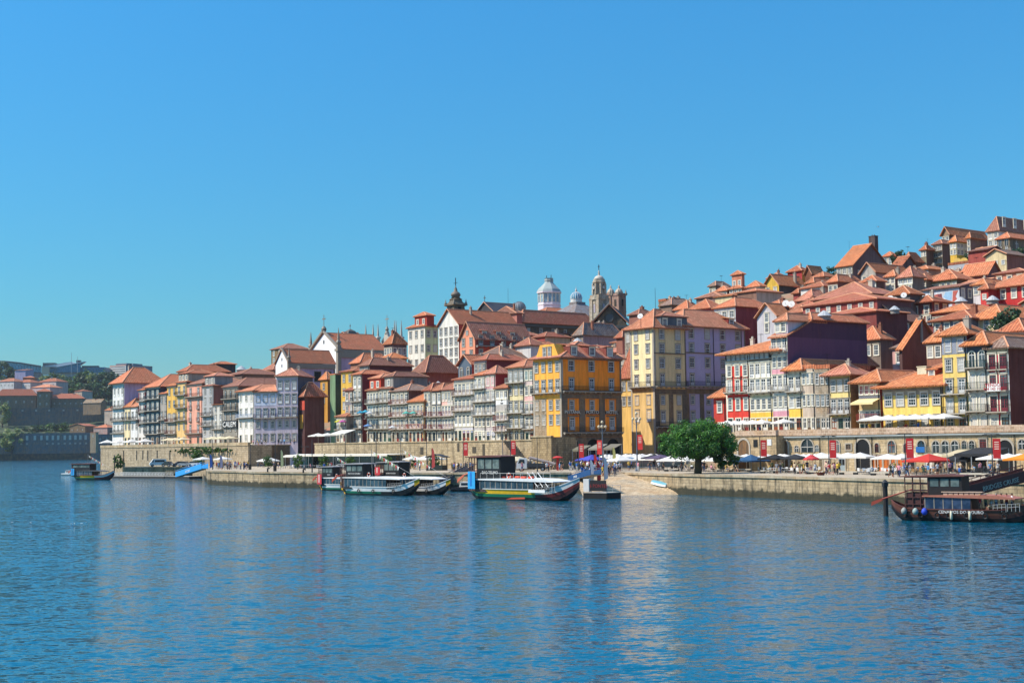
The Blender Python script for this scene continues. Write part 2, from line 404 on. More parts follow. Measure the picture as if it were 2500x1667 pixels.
DOORC = ['#7a2c22', '#2c4a3c', '#5b4630', '#d0ccc2', '#26303a', '#8a4b2c', '#d0ccc2']
def place_rows(rt_, spec, cols, W, zt, zb, H, zof, rz, sidex, sm, frame, rail, hw=None, dark=None, x0=0):
    """spec: 'wbg' equally spaced, or [(ch, py, cols)]"""
    items = []
    if isinstance(spec, str):
        n = len(spec); fh = H/n
        for i, ch in enumerate(spec): items.append((ch, zt-fh*(i+.5), cols, fh))
    else:
        for it in spec: items.append((it[0], zof(it[1]), it[2] if len(it) > 2 else cols, 3.6))
    for ch, zc, nc, fh in items:
        if ch == '-': continue
        st, w, h = ROWS[ch]; bay = W/nc
        w = min(w, bay*(.74 if ch in 'fbjBAg' else .66) if ch != 'G' else bay*.86); h = min(h, fh*.74)
        if ch in 'sw' and w < .6: h = min(h, 1.5)
        zs = zc-h/2
        if ch in 'fbjgB' and isinstance(spec, str): zs = zc-fh/2+.12
        for c in range(nc):
            u = x0+bay*(c+.5)
            loc = (u, 0, zs) if sidex is None else (sidex, u, zs)
            fr = frame; pn = dark
            if ch == 'g': fr = plain(random.choice(DOORC), .5)
            window(rt_, 0, 0, w, h, st, sm, rz, loc, pane=pn, frame=fr)
            if ch == 'j':
                l2 = (u, -.02, zs) if sidex is None else (sidex+.02, u, zs)
                balcony(rt_, w+.5, l2, rz, dep=.45, rail=rail)
        if ch in 'bB':
            u = x0+W/2; l2 = (u, -.02, zs-.02) if sidex is None else (sidex+.02, u, zs-.02)
            balcony(rt_, W-.1, l2, rz, rail=rail)
def bld(label, x0, x1, yt, yb, off=30, a=None, Y=None, dep=10, rows='', cols=3, wall='#c9bfae', side=None, x2=None, srows='', scols=3,
        roof='hy', rise=2.2, rc=0, oh=.45, ext=0, chim=0, dorm=0, sm='g', frame=None, rail=None, bands=(), cat='house', name='house',
        group=None, attic=None, corn=True, back=None, up=0, quoin=False, key=None, extw=0, dark=None, sdark=None, pipe=False, gwin=0):
    ym = (yt+yb)/2; a = AX if a is None else R(a)
    ux = Vector((math.cos(a), math.sin(a), 0)); nb = Vector((-math.sin(a), math.cos(a), 0))
    p = atY(x0, ym, Y) if Y else onoff(x0, ym, off)
    p1 = plane_hit(x1, ym, p, nb); W = (p1-p).dot(ux)
    mid = (p+p1)/2; mx = (x0+x1)/2
    zt = plane_hit(mx, yt, p, nb).z; zb = plane_hit(mx, yb, p, nb).z
    if x2:
        q1 = plane_hit(x2, ym, p1, ux); dep = (q1-p1).dot(nb)
        dep = max(2, min(dep, 60))
    base = p.copy(); base.z = zb
    rt_ = root(name, base, a, label, cat, group); H = zt-zb
    if key: LOC[key] = (rt_, p, p1, ux, nb, W, dep, zb, zt)
    zof = lambda py: plane_hit(mx, py, p, nb).z - zb
    m = M(); e = -ext
    m.poly([(0,0,e),(W,0,e),(W,0,H),(0,0,H)], 0)
    m.poly([(W,0,e),(W,dep,e),(W,dep,H),(W,0,H)], 1)
    m.poly([(W,dep,e),(0,dep,e),(0,dep,H),(W,dep,H)], 1); m.poly([(0,dep,e),(0,0,e),(0,0,H),(0,dep,H)], 0)
    m.poly([(0,0,H),(W,0,H),(W,dep,H),(0,dep,H)], 1)
    if roof == 'gx':
        rr = rise*.96
        m.poly([(W,0,H),(W,dep,H),(W,dep/2,H+rr)], 1); m.poly([(0,dep,H),(0,0,H),(0,dep/2,H+rr)], 1)
    if roof == 'gy': m.poly([(0,0,H),(W,0,H),(W/2,0,H+rise*.96)], 0)
    if roof == 'mo':
        m.poly([(W,0,H),(W,dep,H),(W,dep,H+rise*.95)], 1); m.poly([(W,dep,H),(0,dep,H),(0,dep,H+rise*.95),(W,dep,H+rise*.95)], 1)
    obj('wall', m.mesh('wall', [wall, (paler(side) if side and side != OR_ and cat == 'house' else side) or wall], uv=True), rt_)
    if roof != 'no':
        ro = roof_obj(rt_, roof, W+extw, dep, H, rise, (TILE[rc] if isinstance(rc, int) else rc), oh)
        if chim == 0 and cat == 'house' and roof != 'fl' and random.random() < .4: chim = 1
        if cat == 'house' and random.random() < .3: obj('antenna', ANTM, ro, (W*random.uniform(.2, .8), dep*random.uniform(.2, .7), H+rise*.8), random.uniform(0, 3))
        for i in range(chim):
            u = random.uniform(.15, .85); v = random.uniform(.25, .8)
            chimney(ro, W*u, dep*v, H+rise*.55, h=rise*.4+random.uniform(.3, .9), w=random.uniform(.6, 1.1), mt=random.choice(['#9a8f80', '#b5aa98', '#8c5a44']))
    if corn:
        c = M(); c.box(-.08, W+.08, -.22, 0, H-.34, H-.003); c.box(W, W+.22, 0, dep, H-.34, H-.003) if side is None else None
        obj('cornice', c.mesh('cornice', [GRAN if sm != 'w' else CREAM]), rt_)
    if quoin:
        c = M()
        for x in (-.02, W-.42): c.box(x, x+.44, -.07, .0, 0, H-.35)
        c.box(W, W+.07, -.07, .45, 0, H-.35)
        obj('quoin', c.mesh('quoin', [GRAN if sm == 'g' else CREAM]), rt_)
    for b in bands:     # (py0, py1, colour, fx0, fx1, 's'?)
        z1, z0 = zof(b[0]), zof(b[1]); f0, f1 = (b[3], b[4]) if len(b) > 3 else (0, 1)
        bm_ = M()
        if len(b) > 5: bm_.box(W-.01, W+.035, dep*f0, dep*f1, z0, z1)
        else: bm_.box(W*f0, W*f1, -.035, .01, z0, z1)
        obj('facade_panel', bm_.mesh('facade_panel', [b[2]], uv=True), rt_)
    if attic:           # (width fraction start, end, height, colour, windows)
        f0, f1, ah, ac, nw = attic
        am = M(); am.box(W*f0, W*f1, .6, dep*.7, H-.1, H+ah)
        ao = obj('attic', am.mesh('attic', [ac], uv=True), rt_)
        roof_obj(ao, 'hy', W*(f1-f0), dep*.7-.6, H+ah, 1.2, TILE[rc] if isinstance(rc, int) else rc, .35, .6, W*f0)
        for i in range(nw): window(ao, 0, 0, min(.9, W*(f1-f0)/nw*.6), min(1.3, ah*.62), 'sash', 'w', 0, (W*f0+W*(f1-f0)*(i+.5)/nw, .6, H+ah*.2+.3))
    if rows: place_rows(rt_, rows, cols, W, H, 0, H, zof, 0, None, sm, frame, rail, dark=dark)
    if srows:
        p2 = p1+nb*dep*.5
        zs_ = lambda py: plane_hit(to_px(p2)[0], py, p1, ux).z - zb
        place_rows(rt_, srows, scols, dep, H, 0, H, zs_, R(90), W, sm, frame, rail, dark=sdark)
    if pipe:
        c = M(); c.tube((W-.25, -.12, 0), (W-.25, -.12, H-.2), .07, n=6); obj('drainpipe', c.mesh('drainpipe', [IRON]), rt_)
    for i in range(dorm):
        y = dep*.12
        if roof in ('hx', 'gx'): dormer(rt_, W*(i+.5)/dorm, y, H+.35, mt=TILE[rc] if isinstance(rc, int) else rc, dep=dep*.3)
    if a == AX: s1_, n1_ = to_sn(p); FOOT.append((s1_-W, s1_, n1_, n1_+dep))
    BN[0] += 1
    return rt_
# ---------------------------------------------------------------- camera, sky, sun
cam = bpy.data.cameras.new('camera'); co = bpy.data.objects.new('camera', cam); COL.objects.link(co); sc.camera = co
cam.sensor_width = 36; cam.lens = 36*F/2500; cam.clip_start = 1; cam.clip_end = 20000
co.matrix_world = Matrix.Translation(CAM) @ Matrix((rt, up, -fw)).transposed().to_4x4()
SUN_EL, SUN_AZ = R(47), R(183)      # azimuth measured as the x,y direction towards the sun
w = bpy.data.worlds.new('World'); sc.world = w; w.use_nodes = True; wt = w.node_tree
sky = wt.nodes.new('ShaderNodeTexSky'); sky.sky_type = 'NISHITA'; sky.sun_disc = False
sky.sun_elevation = SUN_EL; sky.sun_rotation = math.pi/2 - SUN_AZ; sky.altitude = 100; sky.air_density = 1.2; sky.dust_density = .35; sky.ozone_density = 2.2
tc = wt.nodes.new('ShaderNodeTexCoord'); sp = wt.nodes.new('ShaderNodeSeparateXYZ'); wt.links.new(tc.outputs['Generated'], sp.inputs[0])
cr = wt.nodes.new('ShaderNodeValToRGB'); wt.links.new(sp.outputs[2], cr.inputs[0]); e = cr.color_ramp.elements
e[0].position = 0; e[0].color = (.20, .33, .42, 1); e[1].position = 1; e[1].color = (1.8, 2.2, 2.35, 1)  # overhead sky boosted out of view as fill for shaded walls
for ps, cc in ((.10, (.15, .40, .53)), (.30, (.145, .50, .70)), (.58, (.20, .56, .85))): q_ = e.new(ps); q_.color = cc + (1,)
mx = wt.nodes.new('ShaderNodeMix'); mx.data_type = 'RGBA'; mx.blend_type = 'MULTIPLY'; mx.inputs[0].default_value = 1
wt.links.new(sky.outputs[0], mx.inputs[6]); wt.links.new(cr.outputs[0], mx.inputs[7]); wt.links.new(mx.outputs[2], wt.nodes['Background'].inputs[0])
wt.nodes['Background'].inputs[1].default_value = .14
sl = bpy.data.lights.new('sun', 'SUN'); sl.energy = 4.2; sl.angle = R(.5); sl.color = (1, .90, .77)
so = bpy.data.objects.new('sun', sl); COL.objects.link(so)
sd = Vector((math.cos(SUN_EL)*math.cos(SUN_AZ), math.cos(SUN_EL)*math.sin(SUN_AZ), math.sin(SUN_EL)))
so.rotation_euler = sd.to_track_quat('Z', 'Y').to_euler(); so.location = (-100, 0, 200)
sc.view_settings.view_transform = 'Standard'; sc.view_settings.look = 'None'; sc.view_settings.exposure = .74; sc.view_settings.gamma = 1
sc.render.resolution_x = 1024; sc.render.resolution_y = 682
# ---------------------------------------------------------------- water
def water_mat():
    t = NT('river_water'); g = t.new('ShaderNodeNewGeometry').outputs['Position']
    b = t.b; b.inputs['Roughness'].default_value = .06; b.inputs['IOR'].default_value = 1.333; b.inputs['Specular IOR Level'].default_value = .5; b.inputs['Specular Tint'].default_value = (.35, .85, 1, 1)
    n0 = t.noise(.012, g, 3, .5)
    t.link(t.mix(t.ramp(n0, [(.35, G(0)), (.65, G(1))]), lin('#004a5e'), lin('#005870')), b.inputs['Base Color'])
    acc = None       # ripple slopes summed from three sizes of wave, used directly as the surface normal
    for sc_, st, amp, det in ((3.4, (.7, 1.3, 1), .86, 3), (.85, (.65, 1.5, 1), .5, 3), (.09, (.6, 1.6, 1), .09, 2)):
        mp = t.new('ShaderNodeMapping'); mp.inputs['Scale'].default_value = st; t.link(g, mp.inputs[0])
        n = t.new('ShaderNodeTexNoise', Scale=sc_, Detail=det, Roughness=.6); t.link(mp.outputs[0], n.inputs[0])
        v = t.new('ShaderNodeVectorMath', operation='SUBTRACT'); t.link(n.outputs[1], v.inputs[0]); v.inputs[1].default_value = (.5, .5, .5)
        k = t.new('ShaderNodeVectorMath', operation='MULTIPLY'); t.link(v.outputs[0], k.inputs[0]); k.inputs[1].default_value = (amp*.7, amp, 0)
        if acc is None: acc = k.outputs[0]
        else: ad = t.new('ShaderNodeVectorMath', operation='ADD'); t.link(acc, ad.inputs[0]); t.link(k.outputs[0], ad.inputs[1]); acc = ad.outputs[0]
    ad = t.new('ShaderNodeVectorMath', operation='ADD'); t.link(acc, ad.inputs[0]); ad.inputs[1].default_value = (0, 0, 1)
    nm = t.new('ShaderNodeVectorMath', operation='NORMALIZE'); t.link(ad.outputs[0], nm.inputs[0]); t.link(nm.outputs[0], b.inputs['Normal'])
    return t.m
m = M(); m.poly([(-3000,-60,0),(2500,-60,0),(2500,5000,0),(-3000,5000,0)])
tag(obj('water', m.mesh('water', [water_mat()])), kind='structure')
# ---------------------------------------------------------------- hill under the old town
def hillz(s, n):
    if n < 34: return 2.6
    if (s < 75) or n > 95 or s > 128:
        zr = 14+.335*(n-50) if s < 130 else 11+.42*(n-50)
        if s < 75 and s > 62 and n < 95: zr *= (75-s)/13
        cp = 80 if s < 60 else (80-(s-60)*.36 if s < 150 else (47-(s-150)*.12 if s < 215 else max(12, 39-(s-215)*.42)))
        return max(2.6, min(zr, cp)) if n > 46 else 2.6
    k = .285
    cap = 70 if s < 60 else (70 - (s-60)*.42 if s < 150 else 32 - (s-150)*.09)
    cap = max(cap, 13)
    z = 3 + k*(n-44) if n > 44 else 2.6
    return min(z, cap) + .5*math.sin(s*.21)*math.cos(n*.17)
m = M(); S_ = [-160+i*6 for i in range(85)]; NN = [24, 34, 44]+[50+i*7 for i in range(60)]
for s in S_:
    for n in NN: m.v.append(tuple(sn(s, n, hillz(s, n)-1.5)))
w_ = len(NN)
for i in range(len(S_)-1):
    for j in range(w_-1): m.f.append((i*w_+j, i*w_+j+1, (i+1)*w_+j+1, (i+1)*w_+j)); m.m.append(0)
t = NT('hill_earth'); g = t.new('ShaderNodeNewGeometry').outputs['Position']
t.link(t.ramp(t.noise(.12, g, 6, .7), [(.35, lin('#4c5038')), (.5, lin('#7c6d55')), (.66, lin('#96664c'))]), t.b.inputs['Base Color']); t.b.inputs['Roughness'].default_value = .95
tag(obj('hill', m.mesh('hill', [t.m], smooth=True)), kind='structure')
# far bank hill
FPT = [(1366, -2), (1386, 25), (1440, 35), (1500, 50), (1600, 66), (1750, 92), (2400, 96)]
def farz(x, y):
    z = 96
    for (a, za), (b, zb) in zip(FPT, FPT[1:]):
        if y <= b: z = za+(zb-za)*max(0, y-a)/(b-a); break
    k = max(0, min(1, (-.19-x/y)/.05)); z = z*k
    return z + 2*math.sin(x*.03)*math.cos(y*.021)*min(1, z/20)
m = M(); XS = [-900+i*20 for i in range(40)]; YS = [1346, 1350]+[1364+i*16 for i in range(44)]
for x in XS:
    for y in YS: m.v.append((x, y, -1 if y < 1348 else farz(x, y)))
w_ = len(YS)
for i in range(len(XS)-1):
    for j in range(w_-1): m.f.append((i*w_+j, (i+1)*w_+j, (i+1)*w_+j+1, i*w_+j+1)); m.m.append(0)
t = NT('wooded_hill'); g = t.new('ShaderNodeNewGeometry').outputs['Position']
t.link(t.ramp(t.noise(.03, g, 8, .75), [(.38, lin('#1e2b20')), (.52, lin('#35432c')), (.68, lin('#5e5a40'))]), t.b.inputs['Base Color']); t.b.inputs['Roughness'].default_value = .95
tag(obj('far_hill', m.mesh('far_hill', [t.m], smooth=True)), kind='structure')
# ---------------------------------------------------------------- quays
QZ = 3.1
PAVE = masonry('#b8a890', '#8d8371', 1.1, .6, .25, patch='#a59878'); QW = masonry('#b39f7e', '#665b48', 1.15, .46, .95, patch='#8d7a5a', low=1)
RUB = masonry('#bfab88', '#5f5544', .8, .42, .55, patch='#8f7c5c'); RUBL = masonry('#b9a688', '#4a4234', .9, .5, .42, patch='#8a7a5e')
def qpt(px, py, z): return atZ(px, py, z)
# quay edge, photo pixels on the top line (z = 3.1), far left to right
edge_px = [(300, 1139.2), (400, 1138), (496, 1137), (508, 1148), (560, 1149), (640, 1151), (790, 1152), (1000, 1153), (1200, 1153), (1400, 1152), (1478, 1151)]
EDGE = [qpt(x, y, QZ) for x, y in edge_px]
edge2_px = [(1515, 1152), (1560, 1153.5), (1640, 1156), (1723, 1158), (1850, 1160), (2000, 1164), (2160, 1168), (2330, 1171), (2560, 1175)]
EDGE2 = [qpt(x, y, QZ) for x, y in edge2_px]
def quay(name, E, back):
    m = M(); n = len(E)
    for i in range(n-1):
        a, b = E[i], E[i+1]; m.poly([(a.x,a.y,-3),(b.x,b.y,-3),(b.x,b.y,QZ-.35),(a.x,a.y,QZ-.35)], 1)
        o = Vector((-.14, -.14, 0)); a2, b2 = a+o, b+o      # coping stone
        m.poly([(a2.x,a2.y,QZ-.35),(b2.x,b2.y,QZ-.35),(b2.x,b2.y,QZ),(a2.x,a2.y,QZ)], 2)
        m.poly([(a.x,a.y,QZ-.35),(b.x,b.y,QZ-.35),(b2.x,b2.y,QZ-.35),(a2.x,a2.y,QZ-.35)], 2)
        c, d = a+N*.6, b+N*.6
        m.poly([(a2.x,a2.y,QZ),(b2.x,b2.y,QZ),(d.x,d.y,QZ),(c.x,c.y,QZ)], 2)
    for i in range(n-1):
        a, b = E[i]+N*.6, E[i+1]+N*.6; c, d = back(E[i]), back(E[i+1])
        m.poly([(a.x,a.y,QZ),(b.x,b.y,QZ),(d.x,d.y,QZ),(c.x,c.y,QZ)], 0)
    a, b = E[0], back(E[0]); m.poly([(b.x,b.y,-3),(a.x,a.y,-3),(a.x,a.y,QZ),(b.x,b.y,QZ)], 1)
    return tag(obj(name, m.mesh(name, [PAVE, QW, masonry('#a89c84', '#7d735f', 1.6, 2, .4)], uv=True)), kind='structure')
def bk(p):
    s, n = to_sn(p); return sn(s, 95, QZ)
quay('quay', EDGE+[EDGE2[0]], bk); quay('quay', EDGE2, bk)
# slipway: from the square down to the water between px 1400 and 1720
sl_top = [qpt(1478, 1151, QZ), qpt(1520, 1151.5, QZ)]
m = M()
T0, T1 = qpt(1395, 1152, QZ+.004), EDGE2[0].copy(); T1.z = QZ+.004
pts_up = [T0, T1, EDGE2[1], EDGE2[2], EDGE2[3]]
lowz = -.25
B = [atZ(1425, 1214, lowz), atZ(1480, 1214, lowz), atZ(1590, 1213, lowz), atZ(1660, 1211, lowz), atZ(1728, 1208, lowz)]
tops = [T0, T1]
for e_, zz in ((EDGE2[1], 2.2), (EDGE2[2], 1.05), (EDGE2[3], .1)): q_ = e_+N*.4; q_.z = zz; tops.append(q_)
NSL = 10
for i in range(len(B)-1):
    for j in range(NSL):
        f0, f1 = j/NSL, (j+1)/NSL
        m.poly([B[i].lerp(tops[i], f0), B[i+1].lerp(tops[i+1], f0), B[i+1].lerp(tops[i+1], f1), B[i].lerp(tops[i], f1)], 0)
a, b = B[0], tops[0]
m.poly([(a.x,a.y,-3),(a.x,a.y,a.z),(b.x,b.y,b.z),(b.x,b.y,-3)], 1)
for i in range(len(B)-1): a, b = B[i], B[i+1]; m.poly([(a.x,a.y,-3),(b.x,b.y,-3),(b.x,b.y,b.z),(a.x,a.y,a.z)], 1)
from mathutils.geometry import intersect_ray_tri
SLIP = [[Vector(m.v[i]) for i in f] for f in m.f]
def slip_hit(px, py):
    d = ray(px, py)
    for q_ in SLIP:
        for tri in ((0, 1, 2), (0, 2, 3)):
            h = intersect_ray_tri(q_[tri[0]], q_[tri[1]], q_[tri[2]], d, CAM)
            if h: return h
    return atZ(px, py, 1.2)
tag(obj('slipway', m.mesh('slipway', [masonry('#bda98a', '#8d7f66', .5, .5, .35, low=0), QW], uv=True)), kind='structure')
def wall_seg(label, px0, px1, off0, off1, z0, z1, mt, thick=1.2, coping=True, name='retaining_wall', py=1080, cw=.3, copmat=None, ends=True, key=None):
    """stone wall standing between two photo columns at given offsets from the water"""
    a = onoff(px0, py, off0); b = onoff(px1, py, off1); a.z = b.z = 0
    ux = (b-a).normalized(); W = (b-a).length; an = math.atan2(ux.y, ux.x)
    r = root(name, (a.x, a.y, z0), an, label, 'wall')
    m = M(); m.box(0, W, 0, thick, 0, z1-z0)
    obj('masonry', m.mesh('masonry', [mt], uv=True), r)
    if coping:
        c = M(); c.box(-.1, W+.1, -.16, .5, z1-z0+.003, z1-z0+cw); obj('coping', c.mesh('coping', [copmat or masonry('#b9a888', '#7d735f', 1.4, 1, .4)], uv=True), r)
    if key: LOC[key] = (r, a, b, ux, Vector((-ux.y, ux.x, 0)), W, thick, z0, z1)
    return r
def terrace(name, s0, s1, n0, z):
    m = M(); a, b, c, d = sn(s0, n0, z), sn(s1, n0, z), sn(s1, 75, z), sn(s0, 75, z); m.poly([a, b, c, d][::-1]); return tag(obj(name, m.mesh(name, [PAVE], uv=True)), kind='structure')
# ---------------------------------------------------------------- left terrace (photo x 245-600)
LZ = atY(400, 1091, 415).z
wall_seg('long rough stone terrace wall with a thick coping on the far left of the quay', 246, 606, 24, 24, -2, LZ, RUBL, 7, name='terrace_wall', cw=.9, key='LW')
GL = 'tall narrow houses on the left riverfront terrace'
FB = dict(off=30, ext=1)
def L(label, *a, **k): 
    k.setdefault('group', GL); k.setdefault('pipe', True); k.setdefault('off', 30); k.setdefault('ext', .5); return bld(label, *a, **k)
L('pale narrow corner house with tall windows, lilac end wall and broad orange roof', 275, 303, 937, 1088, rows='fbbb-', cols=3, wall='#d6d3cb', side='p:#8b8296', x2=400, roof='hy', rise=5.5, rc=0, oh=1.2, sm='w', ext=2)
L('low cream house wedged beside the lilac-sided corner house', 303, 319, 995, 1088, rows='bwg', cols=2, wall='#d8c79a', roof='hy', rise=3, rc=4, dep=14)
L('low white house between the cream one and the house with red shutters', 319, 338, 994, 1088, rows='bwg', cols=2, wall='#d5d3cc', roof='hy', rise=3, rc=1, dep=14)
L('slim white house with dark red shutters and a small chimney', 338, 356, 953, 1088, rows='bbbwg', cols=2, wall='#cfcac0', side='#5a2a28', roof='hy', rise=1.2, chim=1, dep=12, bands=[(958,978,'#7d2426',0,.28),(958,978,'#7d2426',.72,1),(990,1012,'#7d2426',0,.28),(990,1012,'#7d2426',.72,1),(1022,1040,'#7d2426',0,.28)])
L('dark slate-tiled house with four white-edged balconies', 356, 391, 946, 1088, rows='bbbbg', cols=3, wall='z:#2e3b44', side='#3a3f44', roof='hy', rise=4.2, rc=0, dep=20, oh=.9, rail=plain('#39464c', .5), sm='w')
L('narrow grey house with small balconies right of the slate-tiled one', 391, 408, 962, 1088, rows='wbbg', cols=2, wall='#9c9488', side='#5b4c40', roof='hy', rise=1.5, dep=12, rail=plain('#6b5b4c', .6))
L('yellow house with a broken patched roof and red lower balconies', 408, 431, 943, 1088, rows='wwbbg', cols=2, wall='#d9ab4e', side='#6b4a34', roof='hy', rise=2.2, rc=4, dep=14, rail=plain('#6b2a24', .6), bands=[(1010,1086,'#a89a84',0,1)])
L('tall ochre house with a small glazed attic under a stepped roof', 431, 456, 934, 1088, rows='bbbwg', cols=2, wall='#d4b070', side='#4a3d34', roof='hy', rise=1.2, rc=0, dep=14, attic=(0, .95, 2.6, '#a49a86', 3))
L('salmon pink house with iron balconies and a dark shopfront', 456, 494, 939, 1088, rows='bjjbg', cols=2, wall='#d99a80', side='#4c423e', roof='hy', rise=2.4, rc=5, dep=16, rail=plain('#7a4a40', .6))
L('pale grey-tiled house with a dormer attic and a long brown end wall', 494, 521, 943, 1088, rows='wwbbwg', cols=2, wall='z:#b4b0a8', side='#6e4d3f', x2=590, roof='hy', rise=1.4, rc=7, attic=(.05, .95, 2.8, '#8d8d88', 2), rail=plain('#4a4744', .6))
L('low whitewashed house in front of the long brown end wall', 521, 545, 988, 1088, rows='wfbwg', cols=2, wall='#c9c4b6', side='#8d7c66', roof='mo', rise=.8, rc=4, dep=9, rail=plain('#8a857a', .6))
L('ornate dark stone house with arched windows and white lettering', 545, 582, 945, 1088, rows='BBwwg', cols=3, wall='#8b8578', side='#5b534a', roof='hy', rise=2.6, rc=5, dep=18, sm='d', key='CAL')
r_, p_, p1_, ux_, nb_, W_, dp_, zb_, zt_ = LOC['CAL']
z = plane_hit(563, 1041, p_, nb_).z - zb_
tm_ = text_mesh('CALEM', 2.1, ['q:#dedbd2'], .06); xs_ = [v.co.x for v in tm_.vertices]; so_ = obj('sign_lettering', tm_, r_, (W_/2, -.45, z-.1)); so_.scale.x = W_*.84/(max(xs_)-min(xs_))
m = M(); m.box(.2, W_-.2, -.36, 0, z-.4, z+1.7); obj('sign_board', m.mesh('sign_board', ['q:#26292c']), r_)
L('white two-window-wide corner house joined to the lilac block', 582, 621, 956, 1084, rows='wbwg', cols=3, wall='#d9d4ca', side='#c9c4cc', roof='hy', rise=2, rc=1, dep=14, sm='w', rail=plain('#9fb0c4', .6), ext=2, oh=.8)
# lilac block faces the small square, hardly grazed by the sun
LIL = '#bcb0b8'
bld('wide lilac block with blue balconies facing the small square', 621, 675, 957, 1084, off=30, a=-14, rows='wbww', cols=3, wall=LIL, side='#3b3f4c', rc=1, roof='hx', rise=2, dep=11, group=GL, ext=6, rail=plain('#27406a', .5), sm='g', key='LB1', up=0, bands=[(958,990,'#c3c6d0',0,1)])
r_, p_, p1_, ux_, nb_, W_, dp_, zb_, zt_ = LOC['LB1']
bld('tall lilac tower house with six rows of windows and a dark end wall', 675, 727, 919, 1084, Y=p1_.y-.05, a=-14, rows='ffbww', cols=3, wall=LIL, side='#39404c', x2=764, rc=7, roof='hy', rise=2.3, group=GL, ext=6, rail=plain('#27406a', .5), sm='g', chim=2)  # end wall coloured dark for the full shade on that face
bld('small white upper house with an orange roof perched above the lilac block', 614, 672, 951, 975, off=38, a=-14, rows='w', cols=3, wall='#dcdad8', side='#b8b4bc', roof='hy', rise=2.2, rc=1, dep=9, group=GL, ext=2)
# ---------------------------------------------------------------- shadowed lane (x 727-830)
GM = 'houses of the middle riverfront row'
def Bk(label, *a, **k): 
    k.setdefault('ext', 14); k.setdefault('corn', False); return bld(label, *a, **k)
Bk('dark red house in the shade with an orange hipped roof', 724, 744, 970, 1088, off=39, rows='', cols=1, wall='#4a2a26', side='#4a2c2a', bands=[(978, 1001, '#c04a34', 0, 1), (1012, 1046, '#b8862f', .3, .8)], x2=792, roof='hy', rise=4, rc=2, group='houses in the shady lane', oh=.8)  # dark wall paints its shade, red band paints the sunlit patch
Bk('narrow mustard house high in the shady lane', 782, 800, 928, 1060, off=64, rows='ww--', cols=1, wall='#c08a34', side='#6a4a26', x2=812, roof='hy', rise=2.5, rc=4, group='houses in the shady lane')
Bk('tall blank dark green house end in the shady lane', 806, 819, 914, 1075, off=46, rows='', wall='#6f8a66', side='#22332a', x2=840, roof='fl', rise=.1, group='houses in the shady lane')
# ---------------------------------------------------------------- middle wall and row
MZ = atY(1000, 1080, 300).z
def Mr(label, *a, **k):
    k.setdefault('group', GM); k['rise'] = k.get('rise', 2.2)*.8; k.setdefault('pipe', True); k.setdefault('off', 31); k.setdefault('ext', 3); k.setdefault('corn', False); return bld(label, *a, **k)
wall_seg('high coursed stone wall below the middle row of houses', 768, 1322, 21, 23, 0, MZ, RUB, 9, name='retaining_wall', cw=.25, key='MW')
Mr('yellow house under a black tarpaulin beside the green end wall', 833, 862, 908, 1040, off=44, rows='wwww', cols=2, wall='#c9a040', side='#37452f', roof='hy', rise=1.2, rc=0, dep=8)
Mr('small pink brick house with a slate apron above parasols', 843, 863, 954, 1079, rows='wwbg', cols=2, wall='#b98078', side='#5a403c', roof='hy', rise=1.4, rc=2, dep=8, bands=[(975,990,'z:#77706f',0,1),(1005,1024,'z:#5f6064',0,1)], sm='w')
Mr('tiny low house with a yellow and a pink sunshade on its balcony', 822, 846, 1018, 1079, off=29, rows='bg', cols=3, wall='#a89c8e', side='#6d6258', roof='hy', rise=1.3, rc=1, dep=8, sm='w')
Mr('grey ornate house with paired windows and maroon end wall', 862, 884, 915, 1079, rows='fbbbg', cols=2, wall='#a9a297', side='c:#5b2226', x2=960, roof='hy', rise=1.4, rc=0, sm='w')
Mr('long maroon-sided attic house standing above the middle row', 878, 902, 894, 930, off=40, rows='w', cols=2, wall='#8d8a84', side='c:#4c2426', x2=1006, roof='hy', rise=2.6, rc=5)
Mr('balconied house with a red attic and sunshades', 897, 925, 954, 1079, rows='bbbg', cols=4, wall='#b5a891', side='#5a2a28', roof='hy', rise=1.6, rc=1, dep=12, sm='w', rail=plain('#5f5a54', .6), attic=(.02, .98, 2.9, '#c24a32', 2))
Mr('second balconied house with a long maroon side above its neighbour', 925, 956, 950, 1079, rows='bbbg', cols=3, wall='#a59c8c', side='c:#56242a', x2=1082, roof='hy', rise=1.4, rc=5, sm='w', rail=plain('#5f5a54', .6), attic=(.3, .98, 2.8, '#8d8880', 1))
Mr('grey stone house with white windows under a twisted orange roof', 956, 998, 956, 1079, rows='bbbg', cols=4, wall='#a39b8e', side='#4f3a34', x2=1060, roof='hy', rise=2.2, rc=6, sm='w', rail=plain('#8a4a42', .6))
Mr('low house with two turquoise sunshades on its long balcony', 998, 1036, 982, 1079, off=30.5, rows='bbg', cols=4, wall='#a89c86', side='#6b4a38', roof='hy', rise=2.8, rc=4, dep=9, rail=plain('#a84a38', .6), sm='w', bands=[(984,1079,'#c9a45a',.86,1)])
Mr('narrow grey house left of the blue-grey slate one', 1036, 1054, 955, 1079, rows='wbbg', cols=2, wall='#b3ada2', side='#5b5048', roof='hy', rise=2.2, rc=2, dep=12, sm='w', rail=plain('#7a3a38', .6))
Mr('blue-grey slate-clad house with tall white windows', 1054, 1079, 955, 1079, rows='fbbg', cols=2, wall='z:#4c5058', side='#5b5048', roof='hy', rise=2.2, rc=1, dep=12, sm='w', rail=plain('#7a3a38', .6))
Mr('pale house with a pink panel right of the slate-clad one', 1079, 1109, 953, 1079, rows='wbbg', cols=4, wall='#bdb6ac', side='#6b4038', roof='hy', rise=2.4, rc=7, dep=14, sm='w', rail=plain('#8a3a48', .6), bands=[(975,992,'#d8a898',0,.45)])
